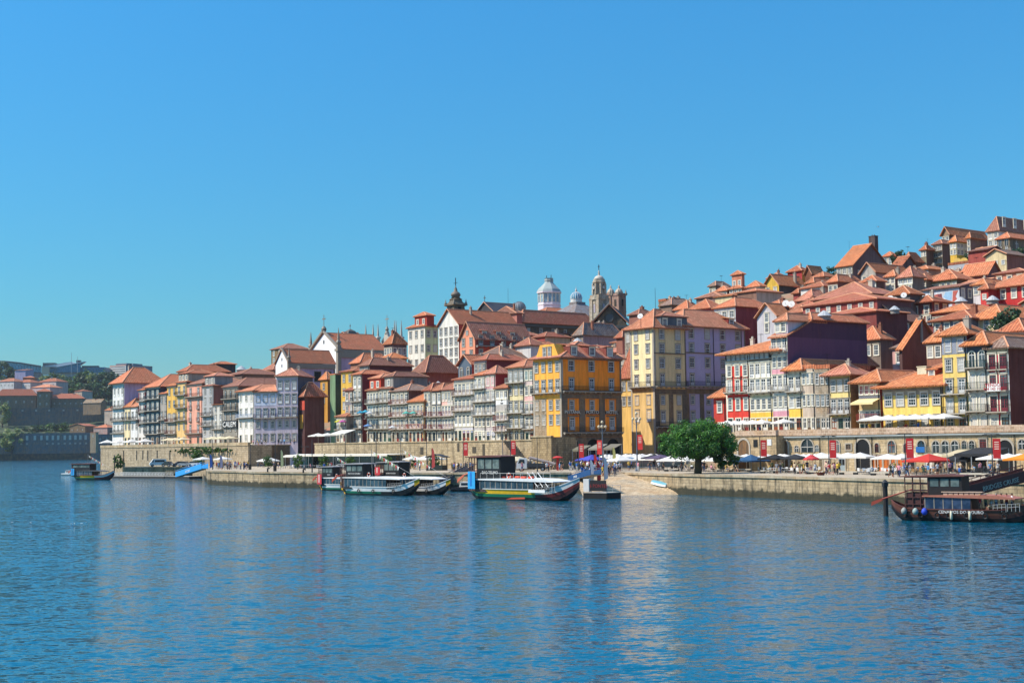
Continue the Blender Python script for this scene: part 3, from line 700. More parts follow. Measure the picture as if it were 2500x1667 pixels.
Mr('wide white-balconied house with a slate gable attic', 1109, 1158, 927, 1079, rows='bbfg', cols=5, wall='#b8b2a8', side='#6b4038', roof='hy', rise=1.6, rc=2, dep=16, sm='w', rail=plain('#8a6a64', .6), bands=[(1046,1058,'#a9aabb',.4,1)])
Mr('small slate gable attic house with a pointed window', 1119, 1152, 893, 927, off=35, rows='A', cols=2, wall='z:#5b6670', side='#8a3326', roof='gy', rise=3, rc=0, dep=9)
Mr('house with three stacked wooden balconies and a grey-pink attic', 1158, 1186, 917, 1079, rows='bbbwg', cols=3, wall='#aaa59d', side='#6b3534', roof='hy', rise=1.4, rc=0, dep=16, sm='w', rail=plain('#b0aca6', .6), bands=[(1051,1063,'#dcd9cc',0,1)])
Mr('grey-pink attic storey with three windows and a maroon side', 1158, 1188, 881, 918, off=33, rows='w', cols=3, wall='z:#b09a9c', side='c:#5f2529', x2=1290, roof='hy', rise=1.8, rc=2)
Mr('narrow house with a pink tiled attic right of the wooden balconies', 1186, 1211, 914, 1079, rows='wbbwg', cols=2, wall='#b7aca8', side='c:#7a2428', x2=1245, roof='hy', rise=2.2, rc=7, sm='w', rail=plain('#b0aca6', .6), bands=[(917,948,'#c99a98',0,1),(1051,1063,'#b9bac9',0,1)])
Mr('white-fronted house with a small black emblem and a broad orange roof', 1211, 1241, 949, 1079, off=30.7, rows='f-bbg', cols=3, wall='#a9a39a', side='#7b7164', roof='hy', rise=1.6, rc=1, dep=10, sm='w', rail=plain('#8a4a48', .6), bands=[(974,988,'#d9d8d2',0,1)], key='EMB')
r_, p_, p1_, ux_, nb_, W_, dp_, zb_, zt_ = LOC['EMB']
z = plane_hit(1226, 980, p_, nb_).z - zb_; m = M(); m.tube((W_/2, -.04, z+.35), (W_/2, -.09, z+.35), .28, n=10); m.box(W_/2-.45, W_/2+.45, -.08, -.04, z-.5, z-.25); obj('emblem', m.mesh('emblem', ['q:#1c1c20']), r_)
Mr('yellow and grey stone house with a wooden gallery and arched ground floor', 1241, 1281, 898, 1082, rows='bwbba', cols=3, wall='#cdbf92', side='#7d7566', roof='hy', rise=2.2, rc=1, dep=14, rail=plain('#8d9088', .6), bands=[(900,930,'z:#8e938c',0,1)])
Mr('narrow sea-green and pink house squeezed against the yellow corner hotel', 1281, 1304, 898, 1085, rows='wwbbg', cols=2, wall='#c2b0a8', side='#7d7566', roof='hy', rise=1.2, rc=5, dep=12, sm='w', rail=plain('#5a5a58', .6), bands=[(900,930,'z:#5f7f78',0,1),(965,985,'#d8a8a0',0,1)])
# ---------------------------------------------------------------- the yellow and orange corner hotel
OR = '#ff9122'; SH = 'm:#75695a'  # orange of the hotel's shaded side, brightened to replace missing fill light
bld('yellow and orange corner hotel with a mansard roof and arcaded stone ground floor', 1303, 1371, 876, 1112, off=30, rows=[('w', 897, 4), ('b', 944, 4), ('w', 990, 4), ('w', 1026, 4)], cols=4, wall='#e8a640', side=OR, x2=1517,
    srows=[('W', 894, 3), ('f', 940, 3), ('w', 990, 3), ('f', 1034, 3)], scols=3, roof='hx', rise=3.6, rc=7, group=GM, ext=2, corn=False, quoin=True, key='HOT', cat='hotel', name='corner_hotel', sm='g', oh=.9,
    bands=[(973, 1112, 'm:#a89a84', 0, .46), (1068, 1112, SH, .46, 1)], sdark=PANE)
r_, p_, p1_, ux_, nb_, W_, dp_, zb_, zt_ = LOC['HOT']
H_ = zt_-zb_
pS = p1_+nb_*dp_*.5
zS = lambda py: plane_hit(to_px(pS)[0], py, p1_, ux_).z - zb_
m = M()                                   # stone frame of the shaded side
ya, yb_ = .25, dp_-.25
m.box(W_, W_+.10, 0, dp_, zS(1066), zS(1054)); m.box(W_, W_+.22, 0, dp_, zS(962), zS(953))
m.box(W_, W_+.09, 0, dp_, zS(973), zS(962.5))
for i in range(4):
    y = dp_*(i/3) if 0 < i < 3 else (.7 if i == 0 else dp_-.7)
    m.box(W_, W_+.13, y-.75, y+.75, zS(1053.5), zS(973.5))
for y in (.12, dp_-.12): m.box(W_, W_+.06, y-.2, y+.2, zS(952), H_-.3)
m.box(W_-.3, W_+.4, -.2, dp_+.2, H_-.3, H_-.003)
obj('stone_trim', m.mesh('stone_trim', [SH], uv=True), r_)
m = M(); zA, zB = 0, zS(1066.5)           # arcade
n = 3; bw = dp_/n; rad = bw*.33; zc = zS(1092)
for i in range(n):
    yc = bw*(i+.5); K = 12
    for k in range(K):
        a0, a1 = math.pi*k/K, math.pi*(k+1)/K
        ys = [yc-rad*math.cos(a0), yc-rad*math.cos(a1)]; zs = [zc+rad*math.sin(a0), zc+rad*math.sin(a1)]
        m.poly([(W_+.3, ys[0], zs[0]), (W_+.3, ys[1], zs[1]), (W_+.3, ys[1], zB), (W_+.3, ys[0], zB)])
        m.poly([(W_+.3, ys[0], zs[0]), (W_+.05, ys[0], zs[0]), (W_+.05, ys[1], zs[1]), (W_+.3, ys[1], zs[1])])
    for y0, y1 in ((bw*i, yc-rad), (yc+rad, bw*(i+1))): m.box(W_, W_+.3, y0, y1, -2, zB)
    m.poly([(W_+.3, bw*i, zB), (W_+.3, bw*(i+1), zB), (W_, bw*(i+1), zB), (W_, bw*i, zB)])
obj('arcade', m.mesh('arcade', [SH], uv=True), r_)
m = M(); m.box(W_, W_+.04, .1, dp_-.1, -2, zB-.02); obj('arcade_shade', m.mesh('arcade_shade', [DARK]), r_)  # dark sheet paints the shade inside the hotel arches
balcony(r_, dp_-.3, (W_+.02, dp_/2, zS(955.5)), R(90), .8); balcony(r_, dp_-.3, (W_+.3, dp_/2, zS(1055)), R(90), .6)
for i, s in enumerate(('PESTANA', 'PORTO', 'HOTEL')):
    yc = bw*(i+.5)
    m = M(); m.box(W_+.02, W_+.16, yc-1.9, yc+1.9, zS(1011), zS(1003)); b_ = obj('sign_board', m.mesh('sign_board', ['q:#4a3a28']), r_)
    obj('lettering', text_mesh(s, .95 if i == 0 else 1.0, ['q:#cfc8b6']), b_, (W_+.19, yc, zS(1010)), R(90))
    m = M(); m.box(W_+.02, W_+.3, yc-1.5, yc+1.5, zS(1017), zS(1014.5)); obj('door_hood', m.mesh('door_hood', [SH]), r_)
for i in range(3): dormer(r_, W_+.3, dp_*(.2+.3*i), H_+.5, 1.9, 1.9, 3.6, '#7a3e34', R(90), TILE[2])
m = M(); m.prism([(-.2, 0), (-.2, .5), (W_*.5, 4.4), (W_*.5+.1, 3.9), (W_*.5+.1, 0)], axis='y', a=.2, b=.25)
m = M(); m.poly([(.6, .06, H_-.1), (W_-.6, .06, H_-.1), (W_*.75, .06, H_+2.9), (W_*.25, .06, H_+2.9)]); m.poly([(.6, .06, H_-.1), (W_*.25, .06, H_+2.9), (W_*.25, 3, H_+2.9), (.6, 3, H_-.1)])
m.poly([(W_-.6, .06, H_-.1), (W_-.6, 3, H_-.1), (W_*.75, 3, H_+2.9), (W_*.75, .06, H_+2.9)]); g_ = obj('front_gable', m.mesh('front_gable', ['#e8a640']), r_)
for f in (.42, .6): window(g_, 0, 0, .9, 1.7, 'sash', 'g', 0, (W_*f, .05, H_+.5))
# alley backs between the hotel and the pale yellow block
Bk('narrow yellow house seen down the alley beside the hotel', 1517, 1545, 925, 1035, off=58, rows='ww-', cols=2, wall='#d6ae60', side='#8a6a3a', roof='hy', rise=8, rc=2, dep=22, group='houses in the alley')
Bk('grey stone house with small windows behind the alley', 1526, 1542, 806, 925, off=60, rows='www', cols=1, wall='m:#9d9484', side='#5f574c', roof='hy', rise=1, dep=14, group='houses in the alley')
# ---------------------------------------------------------------- pale yellow block + purple block
PY = '#d9bf8a'; PYS = '#dec28c'; PU = 'n:#ac9fb8'
bld('tall pale yellow block with an ochre shaded side and a zinc attic', 1541, 1598, 804, 1105, off=56, rows=[('w', 819, 2), ('w', 852, 2), ('w', 889, 2), ('b', 930, 2), ('w', 977, 2), ('f', 1015, 2)], wall='#e3d3a0', side=PYS, x2=1676,
    srows=[('W', 817, 2), ('W', 852, 2), ('W', 887, 2), ('f', 928, 2), ('w', 977, 2), ('f', 1018, 2)], roof='hy', rise=4.4, rc=1, group='blocks round the square', ext=4, corn=False, quoin=True, key='YB', cat='building', name='yellow_block', oh=.8,
    bands=[(950, 1105, '#d2b070', .0, 1)])
r_, p_, p1_, ux_, nb_, W_, dp_, zb_, zt_ = LOC['YB']; H_ = zt_-zb_; dY = dp_
pS = p1_+nb_*dp_*.5; zS = lambda py: plane_hit(to_px(pS)[0], py, p1_, ux_).z - zb_
def east_trim(r_, W_, dp_, H_, zS, n, bal=True):
    m = M(); m.box(W_, W_+.1, 0, dp_, zS(962), zS(950)); m.box(W_, W_+.14, 0, dp_, zS(864.5), zS(862)); m.box(W_, W_+.1, 0, dp_, zS(1046), zS(1038))
    for i in range(n+1):
        y = .7+(dp_-1.4)*i/n; m.box(W_, W_+.13, y-.6, y+.6, zS(1037.5), zS(962.5))
    for y in (.14, dp_-.14): m.box(W_, W_+.06, y-.16, y+.16, zS(949.5), H_-.2)
    obj('stone_trim', m.mesh('stone_trim', [SH], uv=True), r_)
    if bal: balcony(r_, dp_-.3, (W_+.02, dp_/2, zS(943)), R(90), .8); balcony(r_, dp_-.3, (W_+.12, dp_/2, zS(1041)), R(90), .6)
    m = M(); zB = zS(1046); bw = dp_/n; rad = bw*.3; zc = zS(1075)
    for i in range(n):
        yc = bw*(i+.5); K = 10
        for k in range(K):
            a0, a1 = math.pi*k/K, math.pi*(k+1)/K
            ys = [yc-rad*math.cos(a0), yc-rad*math.cos(a1)]; zs = [zc+rad*math.sin(a0), zc+rad*math.sin(a1)]
            m.poly([(W_+.2, ys[0], zs[0]), (W_+.2, ys[1], zs[1]), (W_+.2, ys[1], zB), (W_+.2, ys[0], zB)])
        for y0, y1 in ((bw*i, yc-rad), (yc+rad, bw*(i+1))): m.box(W_, W_+.2, y0, y1, -2, zB)
    obj('arcade', m.mesh('arcade', [SH], uv=True), r_)
    m = M(); m.box(W_, W_+.04, .1, dp_-.1, -2, zB-.02); obj('arcade_shade', m.mesh('arcade_shade', [DARK]), r_)  # dark sheet painted as shade behind these arches
east_trim(r_, W_, dp_, H_, zS, 2)
m = M(); m.box(1.5, W_+.1, 2.2, dp_+.5, H_, H_+2.6); zi = obj('zinc_attic', m.mesh('zinc_attic', ['c:#5c6468'], uv=True), r_)
roof_obj(zi, 'hx', W_-1.4, dp_-1.7, H_+2.6, 1.2, TILE[7], .3, 2.2, 1.5)
for i in range(2): window(zi, 0, 0, 1.1, 1.5, 'sash', 'w', R(90), (W_+.1, dp_*(.35+.45*i), H_+.6))
window(zi, 0, 0, 1.1, 1.5, 'sash', 'w', 0, (W_*.6, 2.2, H_+.6))
# purple block continues the shaded side
pu = p1_+nb_*(dp_+.02)-ux_*10; pu.z = 0
px0_ = to_px(Vector((pu.x, pu.y, 40)))[0]; px1_ = to_px(Vector((pu.x+ux_.x*10, pu.y+ux_.y*10, 40)))[0]
bld('long purple block with a plain orange roof behind the round tree', px0_, px1_, 801, 1105, Y=pu.y, rows='', wall='#8d7aa8', side=PU, x2=1822,
    srows=[('W', 817, 4), ('W', 852, 4), ('W', 887, 4), ('f', 928, 4), ('w', 977, 4), ('f', 1018, 4)], roof='hy', rise=4.2, rc=1, group='blocks round the square', ext=4, corn=False, key='PB', cat='building', name='purple_block', oh=.8)
r_, p_, p1_, ux_, nb_, W_, dp_, zb_, zt_ = LOC['PB']; H_ = zt_-zb_
pS = p1_+nb_*dp_*.5; zS = lambda py: plane_hit(to_px(pS)[0], py, p1_, ux_).z - zb_
east_trim(r_, W_, dp_, H_, zS, 4)
m = M()
for y in (dp_*.47, dp_*.93): m.tube((W_+.14, y, zS(940)), (W_+.14, y, H_-.2), .07)
obj('drainpipe', m.mesh('drainpipe', [IRON]), r_)
dormer(r_, W_-.8, dp_*.82, H_+.6, 1.8, 1.8, 3, '#7a2e28', R(90), TILE[4])
# ---------------------------------------------------------------- right terrace row
RZ = onoff(2100, 1050, 30).z
GR = 'houses of the right riverfront terrace'
def Rr(label, *a, **k):
    k.setdefault('group', GR); k['rise'] = k.get('rise', 2.2)*.58; k.setdefault('pipe', True); k.setdefault('off', 33); k.setdefault('ext', 3); k.setdefault('corn', False); return bld(label, *a, **k)
Rr('small plain red house with two windows at the left end of the terrace', 1743, 1773, 972, 1060, off=36, rows='ws', cols=1, wall='#b5382a', side='#7a241e', roof='hy', rise=3.2, rc=4, dep=10, sm='w', oh=.8, ext=8)
Rr('red house with white window surrounds and black rooftop-gallery under a joint orange roof', 1773, 1831, 866, 1058, rows=[('V', 905, 3), ('F', 944, 3), ('V', 987, 3), ('g', 1038, 3)], wall='#c8382a', side='#8d8272', roof='hy', rise=3.8, rc=4, dep=11, sm='w', oh=1.3, extw=6.9, rail=plain('#4a2a2a', .6), key='RED', bands=[(866, 880, 'q:#2a2c2e', 0, 1), (880, 893, '#cfc7b4', 0, 1), (893, 1058, '#cfc7b4', 0, .055), (1029, 1058, '#5a5148', 0.055, 1)])
r_, p_, p1_, ux_, nb_, W_, dp_, zb_, zt_ = LOC['RED']
zf = lambda py: plane_hit(1800, py, p_, nb_).z - zb_
balcony(r_, W_-.3, (W_/2, -.04, zf(957)), 0, .9)
b_ = M(); b_.box(-.3, W_*1.95, -.35, .0, zf(881.5), zf(879.5)); ga = obj('gallery', b_.mesh('gallery', [GRAN]), r_)
for i in range(9): window(ga, 0, 0, .8, .75, 'french', 'n', 0, (.9+i*(W_*2-1.4)/8.9, -.04, zf(879)))
tx = obj('sign_lettering', text_mesh('GUEST CRUZ HOUSE', .72, ['q:#1d1a1c']), r_, (W_*.55, -.05, zf(926)))
Rr('cream and yellow house sharing the broad orange roof with the red one', 1831, 1886, 866, 1058, rows=[('f', 904, 4), ('f', 943, 4), ('w', 987, 4), ('g', 1038, 4)], wall='#d6c59c', side='#6b5f4c', roof='no', dep=12, sm='w', rail=plain('#c9c4ba', .6), key='CRM', bands=[(1007, 1028, '#e0b444', 0, 1), (866, 880, 'q:#4a3c30', 0, 1), (880, 889, '#cfc7b4', 0, 1)])
r_, p_, p1_, ux_, nb_, W_, dp_, zb_, zt_ = LOC['CRM']; zf = lambda py: plane_hit(1858, py, p_, nb_).z - zb_
balcony(r_, W_-.3, (W_/2, -.04, zf(957)), 0, .9, rail=plain('#c9c4ba', .6))
Rr('tall white and pink tiled house with a huge plain maroon end wall', 1886, 1925, 822, 1058, rows=[('f', 840, 3), ('w', 884, 3), ('f', 934, 3), ('w', 980, 3), ('g', 1036, 3)], cols=3, wall='#cfcbc2', side='c:#543348', x2=2120, roof='no', rc=1, sm='w', key='MAR', bands=[(901, 916, '#c98f98', 0, 1), (1003, 1017, '#c98f98', 0, 1)], oh=.7)
r_, p_, p1_, ux_, nb_, W_, dp_, zb_, zt_ = LOC['MAR']; H_ = zt_-zb_
zTop = plane_hit(2060, 788, p1_, ux_).z-zb_; y6 = dp_*.3
m = M(); m.prism([(0, H_-.1), (0, H_+.1), (y6, zTop), (dp_, zTop), (dp_, H_-.1)], axis='x', a=.1, b=W_+.02); obj('upper_wall', m.mesh('upper_wall', ['c:#543348'], uv=True), r_)
roof_obj(r_, 'hy', W_, dp_-y6, zTop, 1.5, TILE[0], .45, y6)
m = M(); m.prism([(-.6, H_-.25), (-.6, H_-.02), (y6, zTop+.2), (y6, zTop-.05)], axis='x', a=-.4, b=W_+.4); obj('roof', m.mesh('roof', [TILE[1]], uv=True), r_)
zAt = plane_hit(1908, 785, p_, nb_).z-zb_
m = M(); m.box(.6, W_-.3, .5, y6+1.5, H_, zAt); at_ = obj('attic', m.mesh('attic', ['#c4b6ba'], uv=True), r_); roof_obj(at_, 'hy', W_-.9, y6+3, zAt, 1.4, TILE[1], .4, .5, .6)
for i in range(2): window(at_, 0, 0, 1.1, 1.5, 'sash', 'w', 0, (W_*(.33+.3*i), .5, H_+.9))
m = M(); m.tube((W_+.1, dp_*.62, H_-8.5), (W_+.5, dp_*.62, H_-8.5), .22); m.tube((W_+.5, dp_*.62, H_-9.5), (W_+.5, dp_*.62, H_-5.9), .2); m.tube((W_+.5, dp_*.62, H_-5.9), (W_+.5, dp_*.62+1, H_-5.4), .2)
obj('flue_pipe', m.mesh('flue_pipe', ['q:#b5b5b0']), r_)
zf = lambda py: plane_hit(1905, py, p_, nb_).z - zb_
balcony(r_, W_-.2, (W_/2, -.04, zf(858)), 0, .7, rail=plain('#c9c4ba', .6)); balcony(r_, W_-.2, (W_/2, -.04, zf(953)), 0, .7, rail=plain('#8d8a86', .6))
Rr('narrow white house with yellow lower wall and teal ground-floor doors', 1925, 1959, 906, 1058, rows='bwg', cols=2, wall='#d2c9ae', side='#8a7660', roof='hy', rise=3.4, rc=4, dep=14, sm='w', oh=.9, rail=plain('#9a958c', .6), bands=[(998, 1021, '#e2b84a', 0, 1)], frame=WHITE)
Rr('beige stone house with paired white windows and a flat stone parapet', 1959, 1991, 898, 1058, rows='wwg', cols=3, wall='#b9a792', side='#8a7660', roof='fl', rise=.7, dep=10, sm='w')
Rr('grey granite house with narrow white windows and a brown door', 1991, 2028, 898, 1058, rows='wwg', cols=3, wall='m:#a99d8b', side='#7c3a30', roof='fl', rise=.7, dep=10, sm='g')
Rr('long low orange tiled roof house behind the granite parapets', 2005, 2030, 893, 960, off=44, rows='', wall='#7a2a24', side='#7a2a24', x2=2140, roof='hy', rise=3.4, rc=0)
Rr('yellow house with black iron balcony and a red street door', 2028, 2077, 918, 1058, rows='wbg', cols=3, wall='#d6bf7a', side='m:#7d5c44', x2=2110, roof='hy', rise=3.2, rc=7, sm='g', oh=1.2, rail=plain('#5a4a48', .6))
Rr('low house with red window frames and a yellow awning over a red balcony', 2098, 2150, 936, 1058, off=32.5, rows='w-bg', cols=4, wall='#c2a878', side='#7a3226', roof='hy', rise=3.6, rc=4, dep=13, sm='w', oh=1.2, rail=plain('#9c3a30', .6), bands=[(937, 960, '#b0453c', 0, 1), (960, 976, 'z:#6b6c72', 0, 1)], key='AWN')
r_, p_, p1_, ux_, nb_, W_, dp_, zb_, zt_ = LOC['AWN']; zf = lambda py: plane_hit(2124, py, p_, nb_).z - zb_
m = M(); m.poly([(0, -.02, zf(973)), (W_, -.02, zf(973)), (W_+.1, -2.0, zf(983)), (-.1, -2.0, zf(983))]); m.poly([(0, -.02, zf(973)-.06), (-.1, -2.0, zf(983)-.06), (W_+.1, -2.0, zf(983)-.06), (W_, -.02, zf(973)-.06)]); m.box(-.1, W_+.1, -2.02, -1.99, zf(983)-.3, zf(983)-.01)
obj('awning', m.mesh('awning', ['n:#d8c48c']), r_)
Rr('long low yellow house with five white sash windows under a steep orange roof', 2156, 2303, 946, 1058, off=32, rows=[('W', 973, 5), ('w', 1030, 5)], wall='#dcbc62', side='#a88a4c', roof='hx', rise=6.4, rc=4, dep=17, sm='g', oh=1.3, pipe=True, key='YEL')
r_, p_, p1_, ux_, nb_, W_, dp_, zb_, zt_ = LOC['YEL']; H_ = zt_-zb_
dormer(r_, W_*.62, 3.2, H_+1.2, 1.5, 1.5, 3.5, '#a84a34', 0, TILE[4]); dormer(r_, W_*.93, 3.4, H_+1.2, 1.5, 1.5, 3.5, '#a84a34', 0, TILE[4])
chimney(r_, W_*.40, 4.6, H_+1.8, 1.5, 1.7, '#cfc7a8', False)
m = M(); m.box(0, W_, -.06, .02, H_-1.1, H_-.1); obj('frieze', m.mesh('frieze', ['#8d8474']), r_)
Rr('tall slate-topped yellow house with three iron balconies', 2303, 2364, 820, 1058, off=31.5, rows='wwbbg', cols=2, wall='#d6b866', side='c:#5e2024', x2=2412, roof='hy', rise=3.4, rc=4, sm='g', oh=.8, key='SLT', bands=[(822, 864, 'z:#8f939c', 0, 1)])
Rr('dark blue-tiled house with arched windows and green iron balconies', 2364, 2413, 845, 1058, off=31.5, rows='BBBa', cols=2, wall='z:#3c444f', side='c:#5e2024', roof='hy', rise=3.6, rc=4, dep=17, sm='w', oh=.8, rail=plain('#1d3a34', .5), bands=[(900, 1058, '#bfb8aa', 0, 1)])
Rr('white and crimson house with a for-sale banner on its balcony', 2413, 2465, 852, 1058, off=31.5, rows='jbbg', cols=2, wall='#d4d0c6', side='#4d211b', x2=2560, roof='hy', rise=3.0, rc=6, sm='w', frame=plain('#7c2a34', .5), rail=plain('#3a1c22', .6), key='VEN', bands=[(852, 866, '#b0a284', 0, 1), (894, 908, '#ab1f34', .05, .95), (866, 1058, '#ab1f34', .46, .54)])
r_, p_, p1_, ux_, nb_, W_, dp_, zb_, zt_ = LOC['VEN']; zf = lambda py: plane_hit(2439, py, p_, nb_).z - zb_
m = M(); m.box(.5, W_-.8, -1.0, -.96, zf(955), zf(936)); b_ = obj('banner', m.mesh('banner', ['q:#d8d6d0']), r_)
obj('lettering', text_mesh('VENDO', .72, ['q:#a8202c'], .01), b_, (W_/2-.3, -1.02, zf(943.5))); obj('lettering', text_mesh('914 143 106', .6, ['q:#a8202c'], .01), b_, (W_/2-.3, -1.02, zf(952.5)))
# ---------------------------------------------------------------- right terrace wall is in 08; here: everything behind the front rows
GH = 'houses on the right hillside'
def H(label, x0, x1, yt, yb, off, **k):
    k.setdefault('group', GH); k.setdefault('ext', 9); k.setdefault('corn', False); k.setdefault('rise', 1.5); k.setdefault('sm', 'w')
    return bld(label, x0, x1, yt, yb, off, **k)
BRN = '#5c3f3a'; DKW = '#4b3a38'; MAR = '#8a2a26'; SAL = '#c9745a'
# -- behind the right row
H('brown gabled house with skylights in its lit orange slope behind the yellow house', 2196, 2203, 856, 900, 52, wall=BRN, side='#6b3a2a', x2=2300, roof='gx', rise=5.6, rc=4, srows='')
H('grey house with ribbed orange roofs squeezed beside the huge maroon wall', 2090, 2150, 832, 880, 60, wall='#7a6a5c', side='#5b4a42', x2=2180, rise=2.6, rc=0, rows='w', cols=3, chim=1)
H('white sheet-metal gable house with a dark timber side and faded red patch', 2121, 2199, 790, 850, 70, wall='c:#c2c3c4', side='#5c4638', x2=2257, roof='gy', rise=3.4, rc=5, bands=[(793, 812, '#a8483c', .05, .28)], srows='ww', scols=2)
H('red timber tower house with white corner pipes and a broad hipped roof', 2222, 2277, 741, 800, 88, wall='#7d4038', side='#5e2a26', x2=2317, rise=1.6, rc=0, rows=[('w', 760, 2), ('w', 782, 3)], srows='w-', scols=2, oh=1.0, pipe=True)
H('low house with a long row of red-framed windows under an orange roof', 2277, 2365, 763, 800, 84, wall='#a55046', side='#8a3a30', rise=1.8, rc=4, rows='w', cols=9, dep=14)
H('slate-grey house with one large white window below red-framed windows', 2279, 2372, 783, 850, 70, wall='#6d6f76', side='#54565c', rise=2.0, rc=0, rows=[('w', 800, 4)], dep=12, oh=.7)
H('cream house with barred windows beside an overgrown stone wall', 2372, 2448, 781, 850, 72, wall='#c9b98e', side='m:#7d7058', x2=2560, rise=2.8, rc=4, rows=[('w', 793, 3)], oh=.8)
H('low orange-roofed house with a tall brick chimney left of the slate-topped house', 2262, 2300, 838, 880, 52, wall='#8d5a44', side='#6b3a34', x2=2330, rise=2.2, rc=4, chim=1, rows='w', cols=2)
H('white-walled house with striped orange roof above the crimson house', 2440, 2500, 812, 860, 48, wall='#c9c6be', side='#7d3a2c', x2=2560, rise=2.2, rc=0, rows='w', cols=3)
# -- dormer roof row
H('long house with a row of red dormers under twin orange roof bands', 2003, 2140, 768, 800, 62, wall='#7a3a34', side='#5a2e2c', x2=2215, rise=1.4, rc=2, rows='', dorm=0)
H('upper storey of red-framed dormer windows between two orange roof bands', 1960, 2142, 741, 764, 68, wall='#8a3f38', side='#5a3a38', x2=2225, rise=2.2, rc=2, rows='s', cols=7, ext=4)
H('broad faded pink-orange roof house with chimneys behind the dormer row', 1985, 2130, 727, 750, 84, wall='#a06a58', side='#7a5648', x2=2200, rise=3.4, rc=7, chim=3, ext=4)
H('grey wooden shed house with satellite dishes below a bright orange roof', 2166, 2222, 722, 760, 86, wall='#6d6460', side='#4f4744', x2=2252, rise=2.0, rc=4, key='DISH')
# -- mural house etc.
H('white house end painted with a large mural of red and blue shapes', 2250, 2343, 706, 760, 104, wall='#c9ccd0', side='#4a4650', x2=2376, roof='mo', rise=1.2, rc=5, key='MUR', srows='w-', scols=2)
H('pale house with dark roof terrace right of the mural', 2376, 2408, 697, 745, 104, wall='#c9c4c0', side='#6a5a68', rise=1.4, rc=4, rows='w-', cols=2, dep=9)
H('olive-yellow house with a row of five windows above the mural', 2270, 2337, 686, 720, 116, wall='#a39b66', side='#4f3e30', x2=2372, rise=2.6, rc=0, rows='w', cols=5, oh=.6)
H('large bright red house with one white window on the right edge', 2411, 2600, 697, 760, 104, wall='#b32a28', side='#8a2020', rise=4.2, rc=0, rows=[('w', 713, 7)], dep=16, oh=.8)
H('small bright red annexe left of the large red house', 2394, 2413, 708, 740, 101, wall='#c43a34', side='#8a2424', rise=1.2, rc=0, rows='s', cols=1, dep=6)
H('crimson house under a lit orange roof at the right edge', 2456, 2600, 664, 690, 136, wall='#a8242a', side='#7a1c20', rise=2.2, rc=0, rows='', dep=12)
H('salmon red house with a plain sloping wall and dark gable end', 2345, 2412, 676, 710, 128, wall='#c2604c', side='#5f443c', x2=2445, roof='gx', rise=3.2, rc=0, srows='-')
H('grey zinc mansard roof house with two small windows', 2315, 2370, 644, 675, 142, wall='c:#9fa3a6', side='#5a5f66', x2=2395, roof='fl', rise=.4, rows='s', cols=3)
H('zinc-roofed house with a ribbed lid behind the salmon house', 2400, 2440, 632, 655, 150, wall='c:#a2a6a8', side='#4f5358', x2=2452, roof='hx', rise=1.2, rc='c:#9fa3a8')
H('white and orange-roofed house below the granite house', 2450, 2560, 645, 672, 150, wall='#c4bcb4', side='#8a7a72', rise=2.6, rc=7, rows='s', cols=4)
# -- top right group
H('very tall pale house with glazed verandas at the top right corner', 2412, 2440, 566, 640, 186, wall='#b3b5b2', side='#b0aeb0', x2=2640, rise=4.2, rc=5, rows='ffff', cols=2, srows=[('f', 556, 8)], scols=8, chim=1, sm='w', roof='hy')
H('granite house with pointed windows and a vine-covered foot at the top right', 2435, 2466, 584, 640, 172, wall='m:#8f8468', side='m:#5c5548', x2=2560, rise=1.8, rc=0, rows=[('A', 592, 2), ('s', 607, 2), ('w', 625, 2)], srows='a-', scols=3, sm='d')
H('tall grey stone gabled house with a dark side on the top right skyline', 2301, 2319, 576, 655, 178, wall='m:#85796a', side='#55433c', x2=2412, roof='gy', rise=2.4, rc=4, rows='wwwb', cols=2)
H('yellow house with glazed corner bays on the top right slope', 2320, 2336, 592, 655, 166, wall='#cfa63e', side='#c0912f', x2=2362, rise=1.8, rc=4, rows='fw-w', cols=2, srows='fw-w', scols=3)
H('brown brick house with white balconies right of the yellow bays', 2362, 2370, 583, 640, 168, wall='#a8a29a', side='m:#6d5248', x2=2405, rise=1.6, rc=4, rows='www', cols=1)
H('salmon house with a striped front below the brown brick house', 2372, 2404, 615, 650, 162, wall='#d06a54', side='#a04a3c', rise=1.2, rc=0, rows='w', cols=3, dep=8)
H('ochre-cornered house with dark verandas left of the grey gabled tower', 2279, 2301, 598, 660, 170, wall='#7d6450', side='#4f403a', rise=1.4, rc=5, rows='bbbb', cols=2, dep=10)
H('small grey-green stone house left of the ochre-cornered one', 2249, 2262, 612, 660, 166, wall='m:#8d866e', side='#4a3a34', x2=2280, rise=1.4, rc=0, rows='w-w', cols=2)
H('dark house with a lit orange roof high between the trees', 2205, 2222, 640, 680, 160, wall='#6a4a42', side='#4f3a36', x2=2252, rise=2.6, rc=0)
H('red hip-roofed lookout house on the skyline', 2158, 2178, 627, 650, 176, wall='#a0483c', side='#8a3a34', x2=2190, rise=1.4, rc=0, rows='w', cols=2)
H('large dark gabled house with iron balconies and a tall chimney', 2043, 2083, 652, 712, 132, wall='#8a7b62', side='#584440', x2=2172, roof='gx', rise=6.0, rc=4, rows='bbw', cols=3, key='BIG', rail=plain('#8d8a80', .6), srows=[('s', 668, 3)])
r_, p_, p1_, ux_, nb_, W_, dp_, zb_, zt_ = LOC['BIG']; chimney(r_, W_*.7, dp_*.72, zt_-zb_+4.2, 4.2, 1.9, '#4a3c38')
H('grey rendered house with a pinkish plain side below the large dark gable', 2102, 2138, 669, 700, 122, wall='#a09a90', side='#94706a', x2=2222, roof='gy', rise=2.6, rc=4, rows='w', cols=2)
H('dark gable-ended house with two orange slopes on the upper slope', 2172, 2196, 660, 690, 136, wall='#8a5a48', side='#4a3a38', x2=2245, roof='gx', rise=3.6, rc=0)
